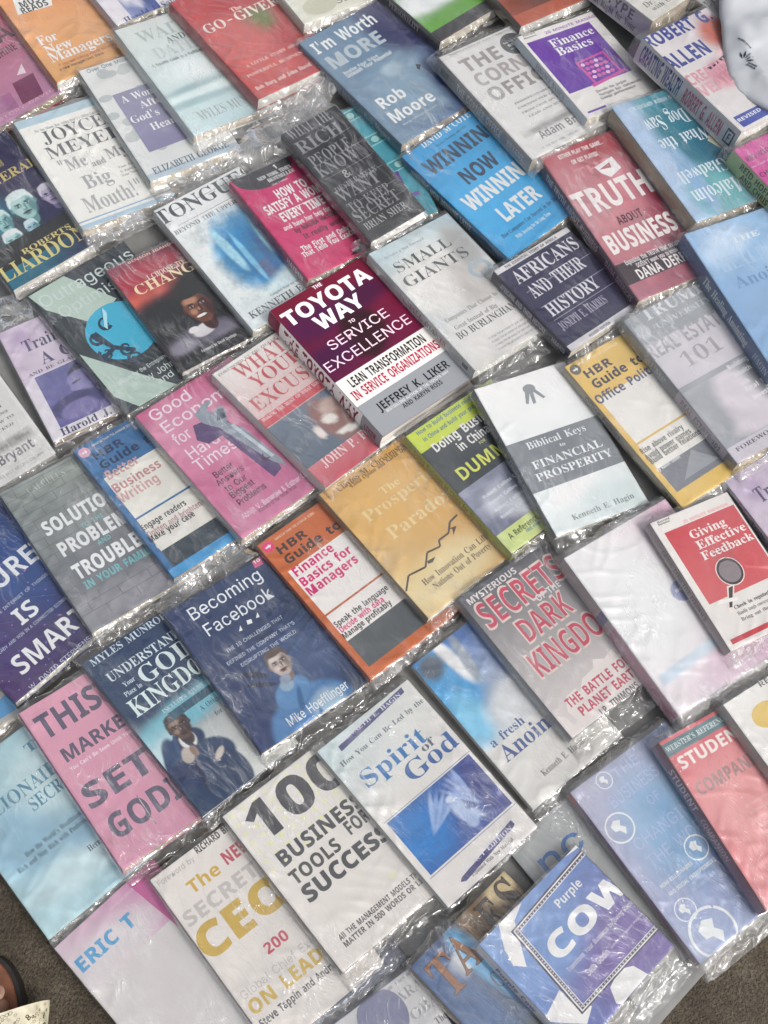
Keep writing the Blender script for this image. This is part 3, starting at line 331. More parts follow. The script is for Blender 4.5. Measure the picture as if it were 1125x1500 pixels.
'g':[164,[73,-70,44,-68,30,-64,15,-54,8,-42,8,-32,14,-23,34,-13,22,-5,14,4,12,15,14,27,25,40,51,55,29,67,16,84,11,106,13,121,23,138,39,150,60,157,79,159,98,157,117,152,158,152,158,134,134,134,143,119,146,102,144,88,138,76,129,65,117,58,102,53,63,51,53,44,50,36,53,29,59,26,118,23,143,15,151,6,156,-5,158,-18,155,-33,143,-52,128,-61,98,-69],[79,62,89,65,95,73,100,105,95,138,89,146,79,148,69,146,62,138,57,105,62,73,69,65],[80,-58,109,-55,119,-52,130,-41,131,-30,128,-24,119,-19,75,-17,48,-17,40,-26,37,-39,41,-47,51,-54]],
'h':[190,[9,0,9,8,19,10,24,14,26,28,26,203,22,216,9,220,9,228,74,228,74,133,88,148,112,158,135,158,146,153,154,146,164,122,166,19,172,10,182,8,182,0,101,0,101,8,108,9,114,13,118,28,117,120,112,133,101,136,87,131,74,118,74,22,78,12,90,8,90,0]],
'i':[99,[50,181,41,183,32,188,27,196,25,206,27,216,32,224,41,230,50,232,60,230,68,224,74,216,76,206,74,196,68,188,60,183],[9,0,9,8,20,10,24,14,26,28,26,133,23,142,10,147,10,151,10,155,74,155,75,22,78,12,90,8,90,0]],
'j':[105,[53,182,43,183,35,189,30,197,28,207,30,217,35,225,43,231,53,232,63,231,71,225,77,217,79,207,77,197,71,189,63,184],[18,-70,2,-68,-12,-62,-22,-53,-27,-41,-27,-29,-22,-20,-13,-15,1,-16,9,-21,13,-30,6,-54,10,-58,15,-58,22,-57,28,-52,32,-36,32,125,29,140,24,145,11,147,11,155,80,155,78,-29,72,-44,58,-60,44,-66]],
'k':[179,[9,0,9,8,20,11,24,15,26,28,26,206,22,216,10,220,10,228,74,228,74,84,121,134,120,143,103,147,103,155,173,155,173,147,154,142,143,135,111,104,175,14,188,8,188,0,105,0,105,8,117,10,119,18,81,74,74,67,74,22,78,12,90,8,90,0]],
'l':[100,[9,0,9,8,20,10,24,14,26,28,26,205,22,216,10,220,10,224,10,228,74,228,74,25,78,12,90,8,90,0]],
'm':[277,[9,0,9,8,19,10,24,14,26,28,26,133,22,143,9,147,9,155,73,155,73,132,87,147,102,156,129,158,138,156,152,146,160,131,174,146,190,156,209,159,233,153,241,146,247,135,251,122,253,19,258,10,268,8,268,0,189,0,189,8,197,9,203,15,205,28,203,124,197,134,184,135,175,131,162,119,163,22,167,12,178,8,178,0,100,0,100,8,111,12,115,22,116,113,114,126,110,133,95,135,81,128,73,118,74,22,77,12,89,8,89,0]],
'n':[190,[9,0,9,8,19,10,24,14,26,28,26,133,22,143,9,147,9,155,74,155,74,134,87,148,103,156,122,159,146,153,154,146,160,135,164,122,166,19,172,10,182,8,182,0,101,0,101,8,108,9,114,13,118,28,117,120,112,133,101,136,87,131,74,118,74,22,78,12,90,8,90,0]],
'o':[168,[84,-5,57,0,45,6,30,18,14,48,9,77,14,106,19,119,30,136,45,149,57,154,84,159,111,155,123,149,138,136,149,120,154,107,158,77,154,47,149,34,138,18,123,5,111,0],[84,6,96,9,105,22,110,77,108,114,104,135,96,146,84,149,72,146,64,135,60,114,58,77,60,41,63,22,72,9]],
'p':[186,[9,-70,9,-62,19,-59,24,-54,26,-32,26,131,22,143,10,147,10,155,72,155,72,131,83,147,106,159,127,158,146,149,165,126,174,95,173,57,161,24,141,3,119,-5,106,-4,91,0,74,16,76,-49,82,-58,99,-61,99,-70],[98,14,107,16,114,21,120,30,125,50,125,104,121,124,113,135,99,139,90,137,81,129,74,118,74,34,84,19]],
'q':[182,[87,-70,87,-61,105,-58,111,-51,112,14,93,0,79,-4,65,-4,44,2,24,21,12,51,10,80,17,110,31,135,52,152,71,158,100,157,115,151,129,141,154,160,160,160,160,-45,165,-58,177,-61,177,-70],[89,15,104,20,112,34,111,129,109,135,102,144,90,147,75,143,65,131,60,109,58,78,60,50,65,30,75,19]],
'r':[144,[9,0,9,8,20,10,24,14,26,28,26,133,22,144,10,147,10,155,73,155,73,126,90,148,109,158,121,159,132,156,143,144,144,127,135,114,127,111,116,112,101,128,94,130,83,124,76,110,75,21,81,11,99,8,99,0]],
's':[144,[76,-5,37,4,30,2,26,-4,18,-4,18,53,27,53,39,24,47,16,61,9,74,8,87,11,94,20,96,29,94,38,88,46,43,71,30,81,21,97,19,117,28,141,43,153,63,159,91,156,106,152,111,154,115,160,122,160,122,111,114,111,107,127,98,139,79,148,68,148,58,143,53,135,54,122,64,111,101,92,118,79,127,63,128,40,122,20,114,9,97,-2]],
't':[114,[62,-5,40,0,33,5,26,18,24,36,24,139,10,139,10,150,44,185,64,212,72,212,72,155,104,155,104,139,72,139,74,27,78,21,88,21,95,24,103,37,111,33,99,12,91,5,82,-1]],
'u':[187,[65,-5,52,-4,41,1,33,9,27,19,23,40,22,134,17,144,6,147,6,155,71,155,71,34,75,23,83,18,98,19,114,33,114,124,110,142,105,146,95,147,95,155,162,155,162,28,167,18,180,15,180,6,150,4,114,-5,114,20,93,2,80,-3]],
'v':[153,[71,-5,16,131,10,142,-1,147,-1,155,82,155,82,147,68,145,65,137,92,61,120,135,116,144,102,147,102,155,152,155,152,147,142,143,136,135,80,-5]],
'w':[217,[61,-5,8,134,2,143,-5,147,-5,155,69,155,69,147,59,144,57,135,83,63,105,118,97,142,92,146,84,147,84,155,162,155,162,147,151,144,148,136,168,71,193,136,191,144,178,147,178,155,223,155,223,147,214,144,208,134,152,-5,144,-5,111,98,70,-5]],
'x':[160,[2,0,2,7,17,15,26,23,61,68,18,136,9,145,2,147,2,155,84,155,84,147,74,145,70,139,92,103,117,138,113,145,100,147,100,155,155,155,155,148,137,137,99,92,148,15,152,10,160,8,160,0,78,0,78,8,90,10,93,17,69,57,42,19,46,10,59,7,59,0]],
'y':[150,[26,-70,11,-67,0,-57,-3,-42,1,-29,12,-21,28,-22,36,-30,38,-47,45,-49,60,-32,70,-2,16,130,8,144,-2,147,-2,155,81,155,81,151,81,147,67,144,64,136,93,59,119,135,116,144,101,147,101,155,150,155,150,147,140,142,133,129,67,-43,51,-63,41,-68]],
'z':[146,[6,0,6,7,84,144,53,143,40,138,30,129,22,108,13,108,16,155,137,155,137,145,63,12,91,13,107,19,119,30,130,54,138,54,134,0]],
'0':[188,[94,-3,75,-2,59,4,45,12,30,31,17,65,11,121,17,176,30,210,45,228,59,236,75,241,94,243,113,241,128,236,142,228,157,210,170,176,176,120,170,65,157,31,141,12,128,4,112,-2],[94,18,110,25,116,37,122,66,124,120,122,175,116,203,105,218,94,221,79,215,72,203,66,175,63,120,66,66,72,37,79,25]],
'1':[188,[33,0,33,18,65,18,73,22,76,29,77,208,50,180,37,173,26,175,17,185,14,198,25,201,50,213,89,241,127,241,128,30,132,22,138,18,171,18,171,0]],
'2':[188,[12,0,12,35,68,92,93,123,109,153,113,186,111,202,104,216,91,222,77,221,69,216,61,203,56,165,39,166,25,172,16,182,13,198,15,209,24,224,41,235,64,242,87,243,120,239,137,233,150,223,162,203,163,176,154,153,134,126,44,37,128,38,144,48,152,71,172,71,171,0]],
'3':[188,[82,-3,52,-1,27,9,13,24,10,41,18,56,27,61,38,63,43,39,49,31,63,23,79,20,93,22,106,28,115,40,120,58,120,76,111,97,102,105,91,110,48,113,48,134,77,135,89,138,98,144,108,158,112,177,112,195,105,212,97,220,81,222,66,215,59,199,56,171,28,176,15,187,12,200,17,217,31,231,45,238,64,242,98,243,127,237,143,229,155,218,162,205,164,188,162,174,157,162,144,146,112,128,140,119,160,104,170,87,172,63,165,35,148,15,120,2]],
'4':[188,[60,0,60,18,80,19,94,26,97,37,97,62,4,62,4,83,100,240,146,240,146,162,146,85,181,85,181,62,146,62,147,33,154,22,178,18,178,0],[28,85,97,85,100,208,98,203]],
'5':[188,[82,-3,53,-1,29,9,20,18,15,27,13,37,15,48,23,56,40,60,45,39,58,24,77,20,98,25,109,35,116,50,119,74,116,96,107,111,92,121,65,123,36,118,20,124,26,182,31,240,158,240,160,179,140,179,135,197,127,202,52,203,47,141,84,146,108,144,129,138,146,128,159,114,169,85,170,67,166,48,159,33,149,20,137,11,118,2]],
'6':[188,[98,-3,75,0,55,9,38,24,26,47,18,75,15,111,18,146,23,171,35,199,52,221,75,236,103,243,141,240,153,234,164,224,170,213,169,200,161,188,149,182,130,180,124,212,118,220,108,223,95,221,85,213,76,200,69,183,62,135,80,143,98,147,119,147,136,143,151,134,163,122,171,107,175,88,175,66,171,45,156,19,132,2],[99,19,114,25,122,37,126,57,127,83,124,104,119,114,109,123,96,127,80,123,66,114,62,110,63,95,65,69,73,40,85,24]],
'7':[188,[55,0,145,203,51,203,40,196,35,169,15,169,16,240,177,240,177,223,84,0]],
'8':[188,[92,-3,59,1,35,12,19,29,11,50,12,75,20,92,34,105,59,121,42,134,29,148,20,164,18,176,19,192,25,212,35,224,50,234,62,239,86,243,107,243,127,239,143,232,155,221,163,208,167,193,166,172,159,157,146,145,122,130,154,110,172,89,178,63,172,35,162,21,138,4,117,-1],[101,141,119,158,125,185,119,209,111,218,103,222,89,223,75,216,68,205,65,186,67,171,72,162,82,153],[93,16,109,19,121,28,128,41,131,63,126,77,119,85,82,108,68,96,61,85,56,71,56,53,60,37,69,24,78,19]],
'9':[188,[76,-3,53,-1,34,9,22,25,23,43,28,50,38,54,46,36,59,22,73,18,91,21,103,29,112,42,118,61,125,115,106,99,83,93,51,97,30,110,20,124,14,141,13,177,16,191,24,210,37,225,48,233,60,239,81,243,104,242,119,238,144,222,162,195,170,166,173,130,169,87,160,56,146,30,126,11,100,-1],[92,117,112,123,125,139,121,186,116,201,105,216,91,221,74,214,66,201,61,181,60,164,64,138,74,122]]}}     # per face and letter: advance, then each outline as x, y pairs in 1/500 em
GLY = {f: {c: (g[0] / 500, [[(o[i] / 500, o[i + 1] / 500) for i in range(0, len(o), 2)] for o in g[1:]]) for c, g in d.items()} for f, d in FN.items()}
CAPH = {f: max(p[1] for c in GLY[f]['H'][1] for p in c) for f in GLY}
GM = {}
def gmesh(f, ch, off):
    key = (f, ch, round(off, 4))
    if key in GM: return GM[key]
    g = GLY[f].get(ch) or GLY['s'].get(ch)
    if ch == ' ' or not g: GM[key] = (.28, np.zeros((0, 2)), []); return GM[key]
    cu = bpy.data.curves.new('glyph', 'CURVE'); cu.dimensions = '2D'; cu.fill_mode = 'BOTH'; cu.offset = off * .4
    for c in g[1]:
        s = cu.splines.new('POLY'); s.points.add(len(c) - 1)
        for q, p in zip(s.points, c): q.co = (p[0], p[1], 0, 1)
        s.use_cyclic_u = True
    ob = bpy.data.objects.new('glyph', cu); me = bpy.data.meshes.new_from_object(ob)
    V = np.array([v.co[:2] for v in me.vertices]).reshape(-1, 2); F = [list(p.vertices) for p in me.polygons]
    bpy.data.objects.remove(ob); bpy.data.curves.remove(cu); bpy.data.meshes.remove(me)
    GM[key] = (g[0], V, F); return GM[key]
class Sheet:
    """printed artwork laid on a flat panel of size w x h (u right, v down), as one coloured mesh"""
    def __init__(s, w, h, dz=.00007): s.w, s.h, s.dz, s.k, s.V, s.F, s.C, s.n, s.B = w, h, dz, 0, [], [], [], 0, []
    def add(s, UV, F, col):
        UV = np.asarray(UV, float); z = np.full(len(UV), s.k * s.dz)
        s.V.append(np.column_stack([UV, z])); s.F += [[i + s.n for i in f] for f in F]
        col = np.asarray(col, float); s.C.append(np.tile(col, (len(UV), 1)) if col.ndim == 1 else col); s.n += len(UV)
    def grid(s, u0, v0, u1, v1, nu, nv, fn):
        a, b = np.meshgrid(np.linspace(0, 1, nu + 1), np.linspace(0, 1, nv + 1)); a, b = a.ravel(), b.ravel()
        F = [[j * (nu + 1) + i, (j + 1) * (nu + 1) + i, (j + 1) * (nu + 1) + i + 1, j * (nu + 1) + i + 1] for j in range(nv) for i in range(nu)]
        s.add(np.column_stack([u0 + a * (u1 - u0), v0 + b * (v1 - v0)]), F, fn(a, b))
    def rect(s, u0, v0, u1, v1, c1, c2):
        A, B = ink(c1), ink(c2)
        s.grid(u0, v0, u1, v1, max(1, int(8 * (u1 - u0))), max(1, int(12 * (v1 - v0))), lambda a, b: A + (B - A) * b[:, None])
    def level(s, e):
        # each element lies just above whatever it overlaps, so the print stays a fraction of a millimetre thick
        t = e[0]
        if t in ('R', 'X'): b = e[1:5]
        elif t == 'E': b = (e[1] - e[3], e[2] - e[4], e[1] + e[3], e[2] + e[4])
        elif t == 'P': q = list(zip(*e[2])); b = (min(q[0]), min(q[1]), max(q[0]), max(q[1]))
        else: d = (e[5] - e[4]) * .4; b = (e[2] - .02, e[4] - d * .4, e[3] + .02, e[5] + d)
        k = 1 + max([l for l, c in s.B if c[0] < b[2] and b[0] < c[2] and c[1] < b[3] and b[1] < c[3]], default=0)
        s.B.append((k, b)); return k
    def draw(s, e, seed=0):
        t = e[0]; s.k = s.level(e)
        if t == 'R': s.rect(*e[1:])
        elif t == 'P':
            P = [Vector((p[0], p[1], 0)) for p in e[2]]
            from mathutils.geometry import tessellate_polygon
            V = [tuple(p[:2]) for p in P]; todo = [list(f) for f in tessellate_polygon([P])]; F = []
            while todo:
                f = todo.pop(); L = [math.dist(V[f[k]], V[f[(k + 1) % 3]]) for k in range(3)]; k = L.index(max(L))
                if L[k] < .09: F.append(f); continue
                a, b, c = f[k], f[(k + 1) % 3], f[(k + 2) % 3]; V.append(((V[a][0] + V[b][0]) / 2, (V[a][1] + V[b][1]) / 2)); m = len(V) - 1
                todo += [[a, m, c], [m, b, c]]
            s.add(V, F, ink(e[1]))
        elif t == 'E':
            _, u, v, ru, rv, c, ring = e; n = 28; a = np.linspace(0, 2 * math.pi, n, endpoint=False)
            O = np.column_stack([u + ru * np.cos(a), v + rv * np.sin(a)])
            if not ring and ru > .05:
                R_ = [np.column_stack([u + ru * q * np.cos(a), v + rv * q * np.sin(a)]) for q in (.25, .5, .75, 1)]
                s.add(np.vstack(R_), [list(range(n))] + [[j * n + i, j * n + (i + 1) % n, (j + 1) * n + (i + 1) % n, (j + 1) * n + i] for j in range(3) for i in range(n)], ink(c))
            elif not ring: s.add(O, [list(range(n))], ink(c))
            else:
                q = 1 - (ring if ring < 1 else .35); I = np.column_stack([u + ru * q * np.cos(a), v + rv * q * np.sin(a)])
                s.add(np.vstack([O, I]), [[i, (i + 1) % n, n + (i + 1) % n, n + i] for i in range(n)], ink(c))
        elif t in ('T', 'T180'):
            _, txt, u0, u1, v0, v1, c, f, off = e; txt = txt.replace('^', '').replace('|', ''); x = 0; parts = []
            for ch in txt:
                adv, V, F = gmesh(f, ch, off)
                if len(V): parts.append((V + [x, 0], F))
                x += adv + max(0, off) * .5
            cap = CAPH[f]; col = ink(c)
            for V, F in parts:
                a = V[:, 0] / x; b = V[:, 1] / cap
                if t == 'T': UV = np.column_stack([u0 + a * (u1 - u0), v1 - b * (v1 - v0)])
                else: UV = np.column_stack([u1 - a * (u1 - u0), v0 + b * (v1 - v0)])
                s.add(UV, F, col)
        elif t == 'X':
            _, u0, v0, u1, v1, n, cs, blobs, nz = e; cs = [ink(c) for c in cs]
            nu = max(4, int(n * (u1 - u0))); nv = max(4, int(n * 1.45 * (v1 - v0)))
            def fn(a, b):
                A, B = a[:, None], b[:, None]
                c = cs[0] * (1 - A) * (1 - B) + cs[1] * A * (1 - B) + cs[3] * A * B + cs[2] * (1 - A) * B
                for cx, cy, rx, ry, rot, hx, soft in blobs:
                    th = math.radians(rot); asp = (u1 - u0) * s.w / ((v1 - v0) * s.h)
                    dx, dy = (a - cx) * asp, (b - cy); x, y = dx * math.cos(th) + dy * math.sin(th), -dx * math.sin(th) + dy * math.cos(th)
                    d = np.sqrt((x / (rx * asp)) ** 2 + (y / ry) ** 2) + (fbm(a * 9, b * 9, seed) - .5) * .5 * min(soft, .6)
                    q = np.clip((1 + soft / 2 - d) / max(soft, .05), 0, 1); q = (q * q * (3 - 2 * q))[:, None]
                    c = c * (1 - q) + ink(hx) * q
                g = 1 + nz * 2.2 * (fbm(a * 7, b * 10, seed + 3) - .5) + nz * .9 * (vnoise(a * nu * .6, b * nv * .6, seed + 5) - .5)
                return np.clip(c * g[:, None], .003, .85)
            s.grid(u0, v0, u1, v1, nu, nv, fn)
    def build(s, name, mat, fn, clip=True):
        """fn maps (u, v, lift) arrays to local xyz; artwork beyond the panel is trimmed at its edge"""
        V = np.vstack(s.V); C = np.vstack(s.C)
        if clip: V[:, 0] = np.clip(V[:, 0], 0, 1); V[:, 1] = np.clip(V[:, 1], 0, 1)
        me = bpy.data.meshes.new(name); me.from_pydata(fn(V[:, 0], V[:, 1], V[:, 2]).tolist(), [], s.F)
        at = me.attributes.new('Col', 'FLOAT_COLOR', 'POINT'); at.data.foreach_set('color', np.column_stack([C, np.ones(len(C))]).ravel().astype(np.float32))
        me.materials.append(mat); return me
def boxmesh(name, mat, x0, x1, y0, y1, z0, z1, col=None, bev=0):
    P = [(x, y, z) for z in (z0, z1) for y in (y0, y1) for x in (x0, x1)]
    F = [(0, 2, 3, 1), (4, 5, 7, 6), (0, 1, 5, 4), (2, 6, 7, 3), (0, 4, 6, 2), (1, 3, 7, 5)]
    me = bpy.data.meshes.new(name); me.from_pydata(P, [], F); me.materials.append(mat)
    if col is not None:
        at = me.attributes.new('Col', 'FLOAT_COLOR', 'POINT'); at.data.foreach_set('color', np.tile([*col, 1], 8).astype(np.float32))
    return me
# ------------------------------------------------------------------ the setting
me = bpy.data.meshes.new('ground'); me.from_pydata([(-30, -30, -.004), (30, -30, -.004), (30, 30, -.004), (-30, 30, -.004)], [], [(0, 1, 2, 3)]); me.materials.append(M_GROUND)
tag(link('ground', me), 'brown gritty tarmac under the spread of books', None, None, 'structure')
def polysheet(name, outline, mat, z=.0, n=70, amp=.004, seed=1, thick=.0012):
    O = np.array(outline); lo, hi = O.min(0), O.max(0)
    def inside(p):
        c = False; j = len(O) - 1
        for i in range(len(O)):
            if (O[i][1] > p[1]) != (O[j][1] > p[1]) and p[0] < (O[j][0] - O[i][0]) * (p[1] - O[i][1]) / (O[j][1] - O[i][1]) + O[i][0]: c = not c
            j = i
        return c
    import bmesh
    bm = bmesh.new(); vs = [bm.verts.new((p[0], p[1], 0)) for p in O]; bm.faces.new(vs)
    bmesh.ops.triangulate(bm, faces=bm.faces[:])
    for k in range(6):
        ed = [e for e in bm.edges if e.calc_length() > .045]
        if not ed: break
        bmesh.ops.subdivide_edges(bm, edges=ed, cuts=1); bmesh.ops.triangulate(bm, faces=[f for f in bm.faces if len(f.verts) > 3])
    for v in bm.verts: v.co.z = z + amp * float(fbm(np.array([v.co.x * 14]), np.array([v.co.y * 14]), seed)[0])
    me = bpy.data.meshes.new(name); bm.to_mesh(me); bm.free(); me.materials.append(mat)
    for p in me.polygons: p.use_smooth = True
    return me
tag(link('ground_sheet', polysheet('ground_sheet', [[-0.47,0.226],[-0.397,0.127],[-0.344,0.066],[-0.259,-0.031],[-0.221,-0.105],[0.217,-0.105],[0.297,-0.016],[0.357,0.043],[0.419,0.095],[0.552,0.218],[0.761,1.487],[0.357,1.623],[-0.76,1.595]], M_FILM_SHEET, -.0025, amp=.004)), 'thin grey plastic sheet spread on the tarmac under the books', 'plastic sheet')
# ------------------------------------------------------------------ books
LAYOUT = {'machine':[-0.6977,1.3114,0.6766,0.14,0.216,0.018,0.0499,-0.0,0.0],
'newman':[-0.5843,1.4053,0.6011,0.1189,0.216,0.018,0.1503,-0.0011,0.0],
'sala_top':[-0.5124,1.5019,0.6337,0.14,0.216,0.018,0.1328,-0.0002,0.0],
'waiting':[-0.3848,1.3079,0.6014,0.14,0.2178,0.018,0.2099,-0.0038,0.0],
'gogiver':[-0.3082,1.3574,0.6679,0.146,0.216,0.022,0.1895,-0.0014,0.0],
'woman':[-0.4321,1.243,0.5523,0.14,0.2169,0.018,0.1599,-0.0014,0.0],
'joyce':[-0.5129,1.1502,0.5676,0.1397,0.2059,0.018,0.206,0.0004,0.0],
'liardon':[-0.629,1.074,0.6499,0.1265,0.2308,0.03,0.0508,-0.0004,0.0],
'tongues':[-0.3119,1.0133,0.6582,0.1402,0.2314,0.018,0.1277,-0.0047,0.0],
'satisfy':[-0.2102,1.0556,0.624,0.1298,0.1888,0.018,0.1914,0.0007,0.0],
'rich':[-0.1407,1.1245,0.6263,0.0901,0.2114,0.02,0.0463,-0.0043,0.03],
'money':[-0.1125,1.1691,0.4051,0.1162,0.2042,0.016,0.0574,-0.0023,0.0],
'moore':[-0.1218,1.2952,0.6997,0.1565,0.2283,0.018,0.1238,-0.001,0.0],
'jen':[-0.2348,1.5033,0.594,0.14,0.216,0.018,0.1739,-0.0007,0.0],
'treebk':[-0.0635,1.4575,0.7334,0.14,0.216,0.02,0.1347,0.0015,0.0],
'corner':[0.0773,1.2576,0.6256,0.1516,0.2131,0.026,0.1718,0.0014,0.0],
'terra':[0.0736,1.4972,0.6066,0.14,0.216,0.02,0.1743,0.0004,0.0],
'finbas':[0.1894,1.2951,0.5868,0.1414,0.168,0.014,0.24,-0.0143,0.0],
'type':[0.2317,1.4674,0.7617,0.14,0.216,0.04,0.1727,-0.0011,0.0],
'allen':[0.3617,1.2738,0.6593,0.1491,0.201,0.04,0.2179,-0.0,0.0],
'gladwell':[0.3143,1.1708,0.4988,0.1399,0.2132,0.026,0.203,-0.0018,0.0],
'hoffman':[0.474,1.0945,0.6115,0.14,0.216,0.03,0.2223,-0.0009,0.0],
'healing':[0.3978,0.964,0.4521,0.15,0.229,0.028,0.1682,-0.0094,0.0],
'truth':[0.2124,1.0943,0.498,0.1525,0.2549,0.022,0.138,-0.0101,0.0],
'winning':[0.0245,1.106,0.7175,0.152,0.2183,0.022,0.0507,0.0008,0.0],
'giants':[-0.0204,0.9378,0.6684,0.1401,0.2207,0.018,0.2265,0.0018,0.0],
'africans':[0.145,0.9154,0.6795,0.1347,0.1535,0.02,0.1731,-0.0008,0.0],
'trump':[0.3115,0.8413,0.5733,0.1522,0.2397,0.02,0.129,-0.0064,0.0],
'hbrpol':[0.2331,0.7794,0.6109,0.1401,0.2386,0.014,0.1246,-0.001,0.0],
'biblical':[0.114,0.7379,0.4488,0.1401,0.2199,0.014,0.2557,-0.0009,0.0],
'china':[0.0263,0.6786,0.6872,0.1447,0.2046,0.02,0.1329,0.0,0.0],
'toyota':[-0.1474,0.8487,0.6872,0.1596,0.2307,0.03,0.1622,-0.001,0.0],
'excuse':[-0.2194,0.7617,0.7571,0.14,0.2152,0.018,0.1964,0.0006,0.0],
'goodecon':[-0.3141,0.7038,0.7091,0.1518,0.2172,0.02,0.1543,0.001,0.0],
'change':[-0.3684,0.9192,0.6322,0.1393,0.1864,0.012,0.1837,0.0037,0.0],
'optimism':[-0.47,0.8824,0.6921,0.1519,0.2256,0.016,0.1346,-0.0005,0.0],
'train_left':[-0.5083,0.8335,0.516,0.1329,0.1791,0.014,0.0499,0.0038,0.0],
'corner_left':[-0.6752,0.7566,0.642,0.152,0.229,0.018,0.05,0.0,0.0],
'solutions':[-0.475,0.5984,0.6283,0.1518,0.2199,0.018,0.1651,0.0013,0.0],
'hbrwrit':[-0.389,0.6574,0.6808,0.1397,0.2164,0.014,0.1876,0.0014,0.0],
'smart':[-0.5985,0.497,0.8173,0.16,0.235,0.02,0.1619,-0.0,0.0],
'facebook':[-0.2619,0.4441,0.6353,0.1515,0.2062,0.018,0.1621,0.0019,0.0],
'hbrfin':[-0.1557,0.5349,0.698,0.1398,0.2181,0.012,0.1365,-0.0011,0.0],
'prosper':[-0.0807,0.6005,0.6977,0.1403,0.2087,0.018,0.1274,0.0011,0.0],
'secrets':[0.0886,0.464,0.654,0.1399,0.2111,0.018,0.1363,0.0032,0.0],
'pink':[0.2168,0.5123,0.5725,0.1599,0.2278,0.026,0.1319,-0.0014,0.0],
'feedback':[0.3231,0.5559,0.4791,0.1271,0.1803,0.014,0.3008,-0.0001,0.0],
'train_right':[0.4274,0.6254,0.5568,0.133,0.203,0.014,0.0495,-0.0012,0.0],
'whiteright':[0.3914,0.3327,0.5615,0.14,0.216,0.018,0.2338,-0.0008,0.0],
'webster':[0.3139,0.2891,0.512,0.1399,0.2119,0.022,0.2042,-0.0,0.0],
'business':[0.2129,0.236,0.6192,0.1451,0.2277,0.02,0.0597,0.003,0.0],
'cow':[0.1022,0.0694,0.757,0.1629,0.1486,0.02,0.2358,-0.0012,0.0],
'fresh':[0.0333,0.387,0.6839,0.14,0.2181,0.012,0.0489,-0.0011,0.0],
'spirit':[-0.077,0.2812,0.7108,0.1402,0.2267,0.014,0.1616,-0.0025,0.0],
'tools':[-0.1814,0.2064,0.6922,0.1447,0.2147,0.02,0.1805,0.0002,0.0],
'ceo':[-0.259,0.1379,0.678,0.15,0.229,0.018,0.1584,0.0006,0.0],
'eric':[-0.362,0.0671,0.7676,0.14,0.216,0.02,0.0475,0.0017,0.0],
'market':[-0.4209,0.3226,0.6476,0.1401,0.2196,0.024,0.1831,0.0007,0.0],
'kingdom':[-0.3537,0.3811,0.7138,0.1404,0.2307,0.014,0.25,-0.0014,0.0],
'million':[-0.509,0.2404,0.705,0.15,0.216,0.02,0.0494,0.0004,0.0],
'obama':[-0.0832,-0.0311,0.6141,0.14,0.216,0.02,0.0501,0.0001,0.0],
'tales':[0.0287,0.0468,0.7715,0.15,0.18,0.02,0.1337,-0.0003,0.0],
'striped':[-0.6522,0.4398,0.5863,0.14,0.216,0.02,0.0501,-0.0,0.0],
'darkblue':[-0.1008,-0.0066,0.6554,0.14,0.216,0.012,0.05,-0.0001,0.0],
'greyletter':[0.1399,0.1763,0.6836,0.14,0.216,0.006,0.01,0.0,0.0],
'ett':[0.3799,1.4512,0.7124,0.14,0.216,0.03,0.1,0.0003,0.0]}
